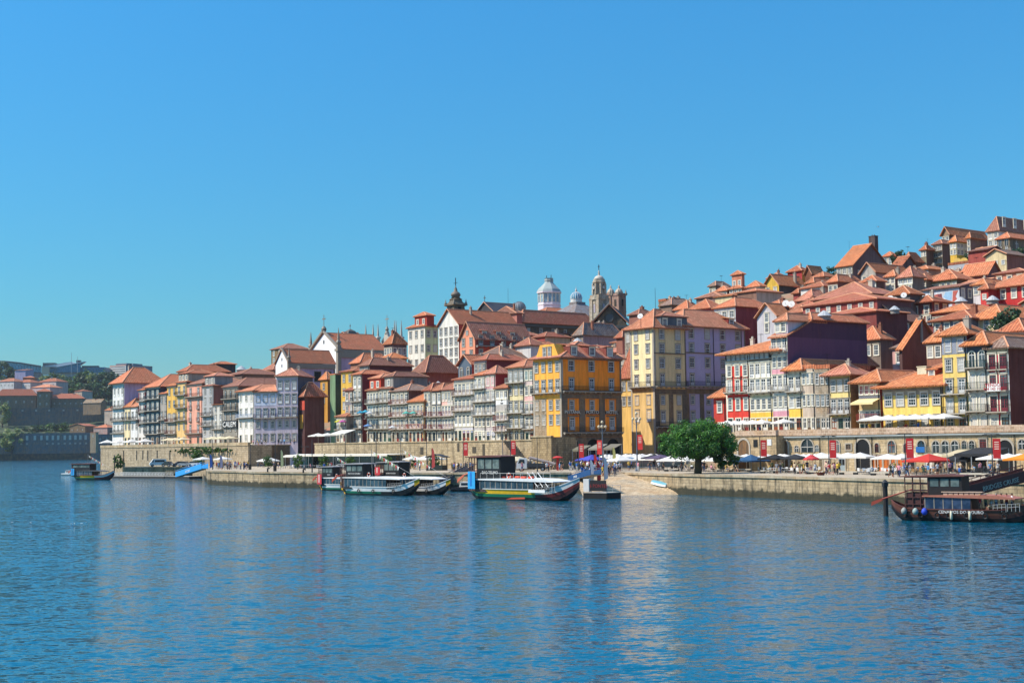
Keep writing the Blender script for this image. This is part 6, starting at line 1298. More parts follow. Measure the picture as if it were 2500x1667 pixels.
for px, py, h, lb in ((655, 1132, 3.2, 'potted olive tree beside the white gazebo'), (727, 1132, 3.4, 'potted olive tree at the left end of the café canopy'), (792, 1134, 3.2, 'potted tree in the middle of the café canopy'), (858, 1135, 3.0, 'potted tree near the rear boat mast'), (947, 1135, 3.0, 'potted tree at the right end of the café canopy'), (1062, 1133, 3.0, 'climbing shrub on the left side of the dark kiosk'), (1011, 1131, 2.4, 'small green shrub behind the second parasol')):
    p = atZ(px, py+14, QZ); tree(lb, p, h, 2.4, 'g', 'potted trees on the quay', th=.3)
for px, py, off, h, lb in ((2195, 632, 160, 5.5, 'bare grey-green tree between red lookout and orange roofs on the skyline'), (2031, 668, 158, 5, 'small palm-like tree on the skyline left of the big gable'), (2480, 632, 168, 7, 'vine-covered shrub on the granite house foot'), (2450, 632, 168, 4, 'small shrub beside the granite house'), (2365, 634, 158, 4, 'palm shrub between the yellow dishes and salmon house'), (2470, 785, 66, 6, 'ivy covering the stone wall at the right edge'), (2445, 790, 66, 5, 'ivy clump left on the overgrown stone wall')):
    p = onoff(px, py, off); p.z -= h*.5; tree(lb, p, h, h*.9, 'd', 'shrubs among the hillside houses', th=.2)
# ---------------------------------------------------------------- parasols
def parasol_meshes(sz, hc, colr, round_=False):
    k = ('par', sz, colr, round_)
    if k in WM: return WM[k]
    m = M(); n = 8 if round_ else 4; R_ = sz/2*(1.0 if round_ else 1.414); rot = 0 if round_ else R(45); zt_ = 2.75; ze = zt_-hc
    K = 3; ring = []
    m.v.append((0, 0, zt_))
    for k_ in range(1, K+1):
        f = k_/K; z = zt_-hc*(f**.85)
        for i in range(n*2):
            t = math.pi*i/n+rot; rr = R_*f*(1 if i % 2 == 0 else (math.cos(math.pi/n)*(.97)))
            m.v.append((rr*math.cos(t), rr*math.sin(t), z - (0 if i % 2 == 0 else -.04*f)))
    q_ = n*2
    for i in range(q_): j = (i+1) % q_; m.f.append((0, 1+i, 1+j)); m.m.append(0)
    for a in range(K-1):
        for i in range(q_): j = (i+1) % q_; m.f.append((1+a*q_+i, 1+(a+1)*q_+i, 1+(a+1)*q_+j, 1+a*q_+j)); m.m.append(0)
    b = len(m.v)
    for i in range(q_): v = m.v[1+(K-1)*q_+i]; m.v.append((v[0], v[1], v[2]-.22))
    for i in range(q_): j = (i+1) % q_; m.f.append((1+(K-1)*q_+i, b+i, b+j, 1+(K-1)*q_+j)); m.m.append(0)
    pl = M(); pl.tube((0, 0, 0), (0, 0, 2.7), .035, n=6); pl.box(-.3, .3, -.3, .3, 0, .1)
    for i in range(n): t = 2*math.pi*i/n+rot; pl.tube((0, 0, zt_-.12), (R_*.97*math.cos(t), R_*.97*math.sin(t), ze-.02), .014, n=3)
    cloth = NT('canvas_'+colr.strip('#')); cloth.b.inputs['Base Color'].default_value = lin(colr); cloth.b.inputs['Roughness'].default_value = .9
    tr = cloth.new('ShaderNodeBsdfTranslucent'); tr.inputs[0].default_value = lin(colr); ms = cloth.new('ShaderNodeMixShader'); ms.inputs[0].default_value = .25
    cloth.link(cloth.b.outputs[0], ms.inputs[1]); cloth.link(tr.outputs[0], ms.inputs[2]); cloth.link(ms.outputs[0], cloth.n['Material Output'].inputs[0])
    WM[k] = (m.mesh('canopy', [cloth.m]), pl.mesh('pole', ['q:#b8b4aa'])); return WM[k]
PARN = 0
def parasol(label, px, off, sz, colr, zg, group, h=0, rz=None, round_=False, py=1110):
    p = onoff(px, py, off); c_, l_ = parasol_meshes(sz, .62 if sz < 4 else .95, colr, round_)
    r_ = root('parasol', (p.x, p.y, zg), AX+R(random.uniform(-12, 12)) if rz is None else rz, label, 'parasol', group)
    obj('canopy', c_, r_); obj('pole', l_, r_)
    if h: r_.scale = (1, 1, 1+h/2.75)
    return r_
PW, PC = '#dcd9d0', '#d8cba8'
GP = 'café parasols on the quay'
def ordn(i): return ['leftmost', 'second', 'third', 'fourth', 'fifth', 'sixth', 'seventh', 'eighth', 'ninth', 'tenth', 'eleventh', 'twelfth'][i]
def prow(lab, items, colr, zg, group, off, sz, **k):
    for i, px in enumerate(items): parasol(lab % ordn(i), px, off+random.uniform(-.4, .4), sz, colr, zg, group, **k)
prow('%s white parasol of the row outside the pale houses on the left terrace', (262, 292, 322, 354), PW, LZ, 'left terrace parasols', 26.2, 4.4)
prow('%s cream parasol of the three before the ochre and pink houses', (413, 429, 446), PC, LZ, 'left terrace parasols', 26.5, 3.6)
prow('%s off-white parasol before the grey and dark stone houses', (520, 540, 560), PC, LZ, 'left terrace parasols', 26.5, 3.8)
prow('%s white parasol at the left end of the middle terrace', (777, 800), PW, MZ, 'middle terrace parasols', 25, 3.8)
prow('%s white parasol in the front row under the right arcade, left group', (2006, 2037, 2070, 2100), PW, QZ, GP, 21, 3.7, h=.2)
prow('%s white parasol beside the red umbrella', (2168, 2202), PW, QZ, GP, 20, 3.6)
parasol('large red parasol with a white edge in front of the arcade', 2268, 18, 5.2, '#c23a30', QZ, GP)
prow('%s pale parasol behind the large red one', (2232, 2288), PC, QZ, GP, 24, 3.4)
parasol('black square parasol beside the black marquee', 2340, 21, 4.2, '#2a2c2e', QZ, GP); parasol('black parasol half under the ice-cream sign', 2375, 23, 4.2, '#2a2c2e', QZ, GP)
prow('%s white parasol before the big dark arch at the right', (2434, 2462, 2490), PW, QZ, GP, 17, 3.8)
parasol('orange parasol cut by the right photo edge', 2500, 11, 3.8, '#d98a2e', QZ, GP)
prow('%s white parasol at the back of the square below the yellow block', (1487, 1507, 1528, 1548, 1568, 1588), PW, QZ, GP, 38, 4.6)
prow('%s white parasol in the second row of the square', (1478, 1500, 1540, 1562, 1602), PW, QZ, GP, 31, 4.4)
parasol('cream square parasol standing alone in front of the square crowd', 1514, 18, 4.0, PW, QZ, GP); parasol('small violet-blue parasol under the hotel arches', 1445, 26, 4.6, '#4a50b0', QZ, GP)
parasol('mauve-grey parasol left of the round tree', 1612, 24, 3.8, '#5a4f66', QZ, GP); parasol('black parasol peeping over the mauve one', 1598, 27, 3.6, '#34343a', QZ, GP)
prow('%s white parasol in the shade behind the tree trunk', (1645, 1680, 1725, 1755), PW, QZ, GP, 20, 4.2)
prow('%s white parasol of the back row before the bastion', (1792, 1822, 1872, 1906, 1944, 1976), PW, QZ, GP, 23.5, 3.8)
parasol('dusty blue parasol right of the tree', 1834, 17, 4.2, '#2f5578', QZ, GP); parasol('black parasol with white logo patches', 1892, 17, 3.8, '#26282a', QZ, GP); parasol('dark grey parasol right of the one with white patches', 1941, 18, 3.8, '#303234', QZ, GP); parasol('dark khaki parasol behind the tree lower branches', 1790, 19, 3.6, '#6a675a', QZ, GP)
prow('%s white parasol between the dark ones and the striped sunshade', (1915, 1962, 1990), PW, QZ, GP, 20.5, 3.6)
parasol('small red and white striped sunshade', 1979, 13, 2.2, '#c9484a', QZ, GP, round_=True); parasol('small red round sunshade at the far left of the arcade tables', 1983, 14.5, 2.0, '#b83a3a', QZ, GP, round_=True)
prow('%s white parasol on the upper terrace below the red house', (1777, 1795, 1815, 1838, 1861), PW, RZ-.4, 'right terrace parasols', 29.2, 3.0, py=1040)
parasol('single white parasol below the pink-banded house', 1913, 29.2, 3.0, PW, RZ-.4, 'right terrace parasols', py=1040)
prow('%s white parasol of the row before the long yellow house', (2140, 2170, 2202, 2236, 2268, 2306), PW, RZ-.4, 'right terrace parasols', 29.6, 3.9, h=.1, py=1040)
for px, off, c, zz, lb in ((826, 28, '#c9c040', 1024, 'yellow sunshade on the tiny house balcony'), (836, 28, '#c0609c', 1024, 'pink sunshade on the tiny house balcony'), (880, 29.5, '#2f8fb0', 1002, 'left bright blue sunshade on the balconied house'), (892, 29.5, '#3f9fb8', 1000, 'right bright blue sunshade on the balconied house'), (902, 29.5, '#c9cccc', 1003, 'pale grey sunshade beside the blue pair'), (898, 29.5, '#6a8fc0', 1034, 'pale blue sunshade on the lower long balcony'), (958, 29.5, '#c9cccc', 1038, 'white sunshade leaning on the lower long balcony'), (992, 29.5, '#5fb0a0', 1003, 'left turquoise sunshade on the low house balcony'), (1009, 29.5, '#5fb0a0', 1003, 'right turquoise sunshade on the low house balcony')):
    p = onoff(px, zz+2, off); r_ = parasol(lb, px, off, 2.0, c, p.z-2.0, 'sunshades on balconies', round_=True, py=zz+2); r_.scale = (1, 1, .8); 
# awning of the middle terrace restaurant, gazebos, canopy, kiosk, marquees
def canopy_box(name, label, px0, px1, off, dep, z0, h, colr, slope=.3, posts=4, cat='awning', group=None, walls=None):
    a = onoff(px0, 1120, off); b = onoff(px1, 1120, off); W = (b-a).dot(-D); r_ = root(name, (a.x, a.y, z0), AX, label, cat, group)
    m = M(); m.prism([(0, h), (0, h+.08), (dep, h+slope+.08), (dep, h+slope)], axis='x', a=0, b=W); m.box(0, W, -.03, 0, h-.25, h+.06); obj('canopy', m.mesh('canopy', ['q:'+colr]), r_)
    m = M()
    for i in range(posts): x = .1+(W-.2)*i/(posts-1); m.tube((x, .1, 0), (x, .1, h), .06, n=6); m.tube((x, dep-.1, 0), (x, dep-.1, h+slope), .06, n=6)
    obj('posts', m.mesh('posts', ['q:#9aa0a0']), r_)
    if walls: m = M(); m.box(W*.15, W*.95, dep*.6, dep, 0, h-.1); obj('glazed_back', m.mesh('glazed_back', [walls]), r_)
    return r_, W
canopy_box('awning', 'slanting cream awning of the restaurant beside the pink brick house', 806, 842, 24, 3, MZ, 2.4, '#cfcabc', .9)
canopy_box('cafe_canopy', 'long pale flat canopy over the café tables below the middle wall', 695, 945, 12, 6, QZ, 3.0, '#cfc8b6', .15, 9, 'canopy', walls=glass('#1b2a30'))
r_, W_g = canopy_box('cafe_pavilion', 'teal glass pavilion with a striped lean-to roof left of the long canopy', 690, 728, 11, 4, QZ, 2.8, '#d4cfc0', .4, 3, 'pavilion', walls=glass('#24505a'))
canopy_box('awning', 'dark canvas awning over tables below the arcade railing', 2300, 2345, 23, 4, QZ, 2.4, '#b8aa88', .8)
canopy_box('awning', 'black marquee roof left of the ice-cream sign', 2330, 2412, 19, 5, QZ, 2.6, '#232527', .8, 3)
canopy_box('awning', 'grey-green café blind under the left hotel arch', 1396, 1424, 25, 2, QZ, 3.6, '#6d6a58', .8, 2); canopy_box('awning', 'grey café blind under the middle hotel arch', 1436, 1464, 25.5, 2, QZ, 3.8, '#7a7668', .8, 2); canopy_box('awning', 'brown-grey café blind under the right hotel arch', 1472, 1500, 26, 2, QZ, 3.8, '#6d6656', .8, 2)
parasol('white square gazebo on the left quay beside a potted tree', 655, 9, 4.2, PW, QZ, GP); parasol('white parasol peak above the café canopy', 750, 18, 5, PW, QZ, GP, h=.5)
prow('%s white parasol behind the bunting of the boats', (1010, 1038, 1060), PW, QZ, GP, 14, 3.6); parasol('white parasol behind the white tipper truck', 1262, 14, 4.4, PC, QZ, GP); parasol('small white market parasol near the parked cars', 495, 12, 3.8, PW, QZ, GP); parasol('small white market parasol beside the red flags', 544, 14, 3.8, PW, QZ, GP)
# dark wooden kiosk
p = atZ(1080, 1148, QZ); r_ = root('kiosk', (p.x-1, p.y+1, QZ), AX+R(30), 'dark wooden kiosk with a curved roof standing on the quay beside the red banner', 'kiosk')
m = M(); m.box(-1.6, 1.6, -1.2, 1.2, 0, 1.0)
for x in (-1.5, 1.5):
    for y in (-1.1, 1.1): m.box(x-.08, x+.08, y-.08, y+.08, 1, 2.5)
obj('counter', m.mesh('counter', ['q:#24302c']), r_); m = M(); m.prism([(-2, 2.5), (-1, 2.85), (0, 3.0), (1, 2.85), (2, 2.5), (2, 2.6), (0, 3.15), (-2, 2.6)], axis='y', a=-1.5, b=1.5); obj('roof', m.mesh('roof', ['q:#2c3034']), r_)
# ---------------------------------------------------------------- lamp posts and banners
def lamp(px, py, label, h, ornate=False, banner=0, arms=True, z=QZ):
    p = atZ(px, py, z); r_ = root('street_lamp', p, R(-30), label, 'street lamp', 'lamp posts along the quay')
    m = M()
    if ornate:
        m.lathe([(.4, 0), (.4, .3), (.26, .5), (.2, 1.2), (.13, 1.6), (.09, h*.7), (.12, h*.72), (.07, h*.9)], 8)
        for i in range(4):
            a = R(90*i+20); m.tube((0, 0, h*.76), (.6*math.cos(a), .6*math.sin(a), h*.80), .04, n=5); m.tube((.6*math.cos(a), .6*math.sin(a), h*.80), (.6*math.cos(a), .6*math.sin(a), h*.84), .05, n=5)
        m.tube((0, 0, h*.9), (0, 0, h*.93), .05)
        obj('pole', m.mesh('pole', ['q:#5a6470']), r_)
        for i in range(5):
            a = R(90*i+20); x, y, z_ = (.6*math.cos(a), .6*math.sin(a), h*.84) if i < 4 else (0, 0, h*.93)
            g_ = M(); g_.lathe([(.08, 0), (.22, .1), (.26, .28), (.18, .46), (.05, .54)], 8); obj('lantern', g_.mesh('lantern', ['q:#c9b998'], smooth=True), r_, (x, y, z_))
    else:
        m.tube((0, 0, 0), (0, 0, h), .09, .06, 7); m.tube((0, 0, 0), (0, 0, .9), .13, .12, 7)
        obj('pole', m.mesh('pole', ['q:#3a3f42']), r_)
        if arms:
            g_ = M(); g_.box(-.9, .9, -.05, .05, h-.08, h); g_.box(-1.1, -.55, -.12, .12, h-.16, h-.07); g_.box(.55, 1.1, -.12, .12, h-.16, h-.07); obj('lamp_arm', g_.mesh('lamp_arm', ['q:#2c3032']), r_)
    if banner:
        bw, bh = .95, 2.5; zt_ = h*.88 if not ornate else h*.6; g_ = M(); s = 1 if banner > 0 else -1; g_.box(min(s*.12, s*(.12+bw)), max(s*.12, s*(.12+bw)), -.02, .02, zt_-bh, zt_); b_ = obj('banner', g_.mesh('banner', ['q:#a81e22' if not ornate else 'q:#c2302a']), r_)
        for k in range(4): g_ = M(); g_.box(s*(.12+bw/2)-.28, s*(.12+bw/2)+.28, -.035, .035, zt_-.5-k*.28, zt_-.38-k*.28); obj('printed_line', g_.mesh('printed_line', ['q:#d6b9a8']), b_)
    return r_
for a in ((2025, 1157, 'tall lamp post with a red banner left of the big dark arch', 5.4, False, 1), (2212, 1163, 'tall lamp post with a red banner beside the large red parasol', 5.5, False, 1), (2424, 1161, 'tall lamp post with a red banner at the right-hand dark arch', 5.3, False, 1), (1857, 1153, 'lamp post with a red banner before the stone bastion', 5.6, False, 1),
          (1472, 1148, 'ornate five-lantern lamp post left of the square, near the hotel corner', 8.9, True, -1), (1556, 1150, 'ornate five-lantern lamp post with a red banner before the pale yellow block', 10.2, True, 1), (1413, 1148, 'plain pole with a red banner in the middle of the square crowd', 5.4, False, 1, False),
          (1312, 1152, 'plain dark pole beside the truck crane', 6.0, False, 0, False), (1131, 1148.5, 'dark double-armed lamp left of a red banner on the middle wall', 6.0, False, 1), (1042, 1149, 'leaning dark lamp post above the white parasols', 6.0, False), (979, 1149, 'dark lamp post behind the second boat', 6.4, False), (919, 1149, 'dark lamp post left of the second boat flag', 6.4, False), (843, 1148.5, 'dark lamp post beside the restaurant awning', 7.4, False),
          (762, 1153, 'tall dark pole at the quay edge beside the first striped boat', 6.2, False, 0, False), (672, 1150, 'tall dark pole with a litter bin at the quay edge', 6.2, False, 0, False), (611, 1146, 'tall dark pole with a litter bin among the waiting group', 6.0, False, 0, False), (519, 1146, 'dark pole in front of the creeper, left one', 6.2, False, 0, False), (556, 1146, 'dark pole in front of the creeper, right one', 6.2, False, 0, False),
          (1247, 1149.5, 'pole with a red banner beside the moored boat mast', 6.2, False, 1, False), (745, 1148, 'grey lamp post with a round traffic sign behind the pavilion', 5.0, False)):
    lamp(*a)
for px, py in ((672, 1150), (611, 1146)):
    p = atZ(px, py, QZ); r_ = root('litter_bin', (p.x, p.y-.4, QZ), 0, 'dark cylindrical litter bin at the foot of the %s pole' % ('quay-edge' if px == 672 else 'waiting-group'), 'litter bin', 'litter bins'); m = M(); m.lathe([(.34, 0), (.36, 1.0), (.4, 1.02), (.4, 1.1)], 10); obj('body', m.mesh('body', ['q:#34302c']), r_); m = M(); m.lathe([(.3, 1.1), (.28, 1.16)], 10); obj('lid', m.mesh('lid', [IRON]), r_)
# mooring piles left
for px, y0, y1, lb in ((245, 1112, 1152, 'mooring pile left of the terrace corner'), (279, 1112, 1157, 'mooring pile at the bow of the small striped boat'), (418, 1107, 1155, 'thin mooring pile before the parked lorry'), (465, 1112, 1153, 'dark mooring pile beside the blue gangway')):
    p = atZ(px, y1, .6); r_ = root('mooring_pile', (p.x, p.y, -2), 0, 'tall dark '+lb, 'mooring pile', 'mooring piles'); h = (y1-y0)*p.y/F+2.6; m = M(); m.tube((0, 0, 0), (0, 0, h), .2, .16, 8); obj('pile', m.mesh('pile', ['q:#3f3a34']), r_); m = M(); m.lathe([(.2, h), (.02, h+.3)], 8); obj('cap', m.mesh('cap', ['q:#6a6a66']), r_)
p = atZ(2176, 1262, 0); r_ = root('mooring_pile', (p.x, p.y+2, -2), 0, 'thick black mooring pile with a weathered head at the stern of the dark wooden boat', 'mooring pile', 'mooring piles'); m = M(); m.tube((0, 0, 0), (0, 0, 5.0), .27, .25, 10); obj('pile', m.mesh('pile', ['q:#2a2420']), r_); m = M(); m.lathe([(.32, 5.0), (.36, 5.4), (.1, 5.7)], 6); obj('cap', m.mesh('cap', ['q:#2c2e2e']), r_)
# stone benches with dark feet, flower tub, wooden barriers
for i, (px, py) in enumerate(((1640, 1150), (1770, 1151), (1815, 1151), (1878, 1155), (1968, 1156), (1990, 1157), (2072, 1158), (2150, 1160), (2370, 1163), (2392, 1164), (2345, 1160))):
    p = atZ(px, py, QZ); nm = ['left of the tree', 'right of the tree trunk', 'below the blue parasol', 'below the black parasol', 'near the striped sunshade, left one', 'near the striped sunshade, right one', 'left of the second banner', 'between the second and third banners', 'behind the dark wooden boat, middle one', 'behind the dark wooden boat, right one', 'behind the dark wooden boat, left one'][i]
    r_ = root('stone_bench', (p.x, p.y, QZ), AX+R(20), 'long low stone bench with dark blocks '+nm, 'bench', 'stone benches on the quay'); m = M(); m.box(-1.3, 1.3, -.25, .25, .28, .45); obj('seat', m.mesh('seat', ['q:#c2b8a4']), r_)
    for x in (-1.0, 1.0): m = M(); m.box(x-.28, x+.28, -.28, .28, 0, .279); obj('leg', m.mesh('leg', ['q:#1d1f1f']), r_)
p = atZ(2004, 1160, QZ); r_ = root('flower_tub', (p.x, p.y, QZ), 0, 'low round tub of red and yellow flowers at the quay edge', 'flower tub'); m = M(); m.lathe([(.45, 0), (.6, .35), (.62, .4)], 12); obj('tub', m.mesh('tub', ['q:#5a2c22']), r_); obj('flowers', crown_mesh('flowers', .6, .6, .2, 10, 20, .07, [leafmat('#9c8a1c', '#c9b02a'), leafmat('#8a2a1c', '#b03a24')], 4), r_, (0, 0, .5))
for px, py, lb in ((653, 1152, 'left'), (740, 1154, 'right')):
    p = atZ(px, py, QZ); r_ = root('bollard', (p.x, p.y+.2, QZ), 0, 'curved black mooring bollard on the left quay edge, %s one' % lb, 'bollard', 'curved bollards'); m = M(); m.tube((0, 0, 0), (0, 0, .7), .18, .15); m.tube((0, 0, .7), (.4, 0, .8), .15, .13); obj('post', m.mesh('post', [IRON]), r_)
# café furniture: shared chair and table, many instances
ch = M(); ch.box(-.22, .22, -.22, .22, .42, .46); chb = M(); chb.box(-.22, .22, .19, .22, .5, .88); chl = M()
for x in (-.2, .2):
    for y in (-.2, .2): chl.tube((x, y, 0), (x, y, .42), .018, n=4)
CHS, CHB, CHL = {}, {}, chl.mesh('legs', ['q:#8a8a86'])
for k, c in (('white', '#d6d4ce'), ('black', '#1d1e20'), ('wicker', '#8d6c44')): CHS[k] = ch.mesh('seat', ['q:'+c]); CHB[k] = chb.mesh('backrest', ['q:'+c])
tb = M(); tb.box(-.4, .4, -.4, .4, .71, .75); tp = M(); tp.tube((0, 0, 0), (0, 0, .71), .04); tp.box(-.25, .25, -.25, .25, 0, .03); TBT, TBL = {k: tb.mesh('table_top', ['q:'+c]) for k, c in (('white', '#d0cdc4'), ('black', '#2a2a2a'), ('wicker', '#a8845a'))}, tp.mesh('leg', ['q:#55585a'])
SPOTS = []
rg = random.Random(5)
for (xa, xb, oa, ob, n, kind, where) in ((700, 850, 9, 11, 10, 'white', 'on the café deck under the long canopy'), (860, 950, 9, 12, 5, 'wicker', 'at the right end of the long canopy'), (2105, 2140, 9, 13, 5, 'white', 'before the big dark arch'), (2160, 2210, 11, 17, 6, 'white', 'near the third banner'), (2225, 2300, 9, 17, 9, 'wicker', 'round the large red parasol'), (2310, 2420, 8, 16, 13, 'black', 'at the black marquee'), (1860, 2000, 11, 18, 11, 'white', 'under the dark and striped parasols'), (1620, 1790, 13, 19, 10, 'black', 'behind the round tree')):
    for i in range(n):
        px = xa+(xb-xa)*(i+.5)/n; off = rg.uniform(oa, ob); p = onoff(px, 1135, off); a = rg.uniform(0, 6)
        r_ = root('cafe_table', (p.x, p.y, QZ), a, '%s café table %s' % (kind, where), 'table', 'café tables '+where); obj('table_top', TBT[kind], r_); obj('leg', TBL, r_)
        SPOTS.append((p, where))
        for k in range(2):
            b = a+R(90)+math.pi*k+rg.uniform(-.2, .2); q_ = Vector((p.x+.75*math.cos(b), p.y+.75*math.sin(b), QZ)); r_ = root('cafe_chair', q_, b-R(90), '%s café chair %s' % (kind, where), 'chair', 'café chairs '+where)
            obj('seat', CHS[kind], r_); obj('backrest', CHB[kind], r_); obj('legs', CHL, r_)
# ---------------------------------------------------------------- river boats
def hull_mesh(L, B, g, zs, zb, cols, ns=26, bow=None, bu=.68, stc=None):
    """stern at x=0, bow at x=L; cols = [(z fraction of gunwale, colour)] from keel upwards"""
    m = M(); fr = [-.45]+[c[0] for c in cols]
    nr = len(fr); prof = []
    for i in range(ns+1):
        u = i/ns
        gz = g + (zs-g)*max(0, 1-u/.16)**1.7 + (zb-g)*max(0, (u-.72)/.28)**1.8
        hb = B/2*min(1, (math.sin(math.pi*min(1, max(0, u*1.0)))+.0001)**.5)*(1 if u < .75 else 1-.35*((u-.75)/.25))
        kz = -.45 + (gz*.55+.45)*(max(0, 1-u/.14)**1.5) + (gz*.55+.45)*max(0, (u-.80)/.20)**1.5
        row = []
        for k, f in enumerate(fr):
            z = kz if k == 0 else kz+(gz-kz)*max(.04, (f*g-(-.45))/(g+.45))
            wf = .30 if k == 0 else .72+.28*min(1, max(0, (f*g+.45)/(g+.45)))
            row.append((L*u, hb*wf, z))
        prof.append(row)
    for s in (1, -1):
        b = len(m.v)
        for row in prof: m.v += [(x, -y*s, z) for x, y, z in row]
        for i in range(ns):
            for k in range(nr-1): 
                q_ = (b+i*nr+k, b+(i+1)*nr+k, b+(i+1)*nr+k+1, b+i*nr+k+1); m.f.append(q_ if s == 1 else q_[::-1]); m.m.append(len(cols)+len(bow or [])+1 if (stc and k > 0 and (i/ns < .09 or (i/ns > .93 and k > 1))) else k+(nr-1 if bow and i/ns > bu else 0))
    for i in range(ns):       # deck a little below the gunwale, and the bottom
        a, c = prof[i][-1], prof[i+1][-1]
        m.poly([(a[0], -a[1]*.97, a[2]-.25), (c[0], -c[1]*.97, c[2]-.25), (c[0], c[1]*.97, c[2]-.25), (a[0], a[1]*.97, a[2]-.25)], 2*nr-2 if bow else nr-1)
        a, c = prof[i][0], prof[i+1][0]; m.poly([(a[0], a[1], a[2]), (c[0], c[1], c[2]), (c[0], -c[1], c[2]), (a[0], -a[1], a[2])], 0)
    rail = M()
    for s in (1, -1):
        for i in range(ns): a, c = prof[i][-1], prof[i+1][-1]; rail.tube((a[0], -a[1]*s, a[2]), (c[0], -c[1]*s, c[2]), .085, n=4, cap=False)
    return m.mesh('hull', [c[1] for c in cols]+(bow or [])+['q:#6a4a34']+([stc] if stc else [])), rail, prof
def rabelo(label, A_, B_, hullc, railc, cabc, towc, roofc, sc_=1.0, cab=(.14, .68), can=(.68, .86), tow=(.07, .15, .37), hts=(1.55, 2.9, 6.2), latc='#5c423a', name_txt=None, txtpos=None, mastx=.3, masth=9.5, banner=None, seed=1, B=4.4, zs=3.3, zb=3.2, oar='#b5482e', group='traditional cargo boats moored at the quay', glz='g:#172c3a', towtxt=None, flags=None, fend=4, buoy=True, lean=0, boxes=True, bow=None, bu=.68, stc=None):
    A_ = Vector((A_[0], A_[1], 0)); B_ = Vector((B_[0], B_[1], 0)); L = (B_-A_).length/sc_; an = math.atan2(B_.y-A_.y, B_.x-A_.x)
    r_ = root('river_boat', A_, an, label, 'boat', group); r_.scale = (sc_,)*3
    g, ct, tt = hts
    h, rl, prof = hull_mesh(L, B, g, zs, zb, hullc, bow=bow, bu=bu, stc=stc); obj('hull', h, r_); obj('gunwale', rl.mesh('gunwale', ['q:'+railc]), r_)
    y = -B*.40
    x0, x1 = L*cab[0], L*cab[1]; m = M(); m.box(x0, x1, y, -y, g-.5, ct-.12); cb = obj('cabin', m.mesh('cabin', ['q:'+cabc]), r_)
    n = max(4, int((x1-x0)/1.05)); m = M(); f = M(); dx = (x1-x0)/n
    for i in range(n):
        for s in (-1, 1): m.box(x0+i*dx+.07, x0+(i+1)*dx-.07, s*(-y)-.03, s*(-y)+.03, g-.05, ct-.22)
        f.box(x0+i*dx-.05, x0+i*dx+.05, y-.05, y+.0, g-.1, ct-.15)
    m.box(x0-.03, x0+.03, y+.3, -y-.3, g, ct-.25); obj('cabin_window', m.mesh('cabin_window', [glz]), cb); obj('window_frame', f.mesh('window_frame', ['q:#8d8478']), cb)
    c1 = L*can[1]; m = M(); K = 6
    pts = [(x0-.3, ct-.12), (x0-.3, ct+.02)]+[(x0+(c1-x0)*k/K, ct+.02+.12*math.sin(math.pi*k/K)) for k in range(1, K)]+[(c1, ct-.25), (c1, ct-.36)]
    m.prism(pts, axis='y', a=y-.22, b=-y+.22); obj('cabin_roof', m.mesh('cabin_roof', ['q:'+roofc]), r_)
    m = M()
    for k in range(5):
        x = x1+(c1-.2-x1)*k/4
        for s in (-1, 1): m.tube((x, s*y*.98, g-.3), (x, s*y*.98, ct-.2), .045, n=4)
    obj('canopy_posts', m.mesh('canopy_posts', ['q:#3c332c']), r_)
    m = M()      # bow railings
    for a, b in ((.70, .78), (.79, .865)):
        i0 = int(a*26); z0 = prof[i0][-1][2]
        for s in (-1, 1):
            for zz in (.25, .6): m.tube((L*a, s*B*.42, z0+zz), (L*b, s*B*.40, z0+zz+.12), .03, n=4)
            for k in range(4): x = L*(a+(b-a)*k/3); m.tube((x, s*B*.41, z0-.2), (x, s*B*.41, z0+.65), .03, n=4)
    obj('railing', m.mesh('railing', ['q:#a8a6a0']), r_)
    t0, t1, t2 = (L*v for v in tow); ty = B*.34     # wheelhouse tower
    m = M(); m.box(t1, t2, -ty, ty, g, tt-.15); tw = obj('wheelhouse', m.mesh('wheelhouse', ['q:'+towc]), r_)
    m = M(); wz0 = ct+(tt-ct)*.45; nn = 3
    for k in range(nn):
        xa = t1+.25+(t2-t1-.3)*k/nn; m.box(xa, xa+(t2-t1-.3)/nn-.25, -ty-.03, ty+.03, wz0, tt-.45)
    obj('wheelhouse_window', m.mesh('wheelhouse_window', ['g:#4a5654']), tw)
    m = M(); m.prism([(t0-.5, tt-.22), (t0-.5, tt-.1), (t1, tt+.02), ((t1+t2)/2, tt+.1), (t2+.4, tt-.02), (t2+.4, tt-.14)], axis='y', a=-ty-.3, b=ty+.3); obj('wheelhouse_roof', m.mesh('wheelhouse_roof', ['q:'+('#8d8a88' if roofc == '#d8d6cf' else '#6a4238')]), tw)
    m = M()      # lattice ladder of open boxes at the stern
    nz, ny = 5, 3; H_ = tt-.25-g*.8
    for i in range(nz+1): z = g*.8+H_*i/nz; m.box(t0, t1, -ty, ty, z-.05, z+.05)
    for k in range(4): x = t0+(t1-t0-.1)*k/3; m.box(x, x+.1, -ty-.01, -ty+.09, g*.8, tt-.25); m.box(x, x+.1, ty-.09, ty+.01, g*.8, tt-.25)
    la = obj('lattice', m.mesh('lattice', ['q:'+latc]), r_)
    m = M(); m.box(t0+.12, t1-.05, -ty+.15, ty-.15, g*.8, g*.8+H_*.55); obj('lattice_panel', m.mesh('lattice_panel', ['q:'+latc]), la)
    m = M(); m.tube((L*mastx, 0, g), (L*mastx-.3, 0, masth), .09, .05, 6); obj('mast', m.mesh('mast', ['q:#8a8278' if masth > 8 else 'q:#5a2c22']), r_)
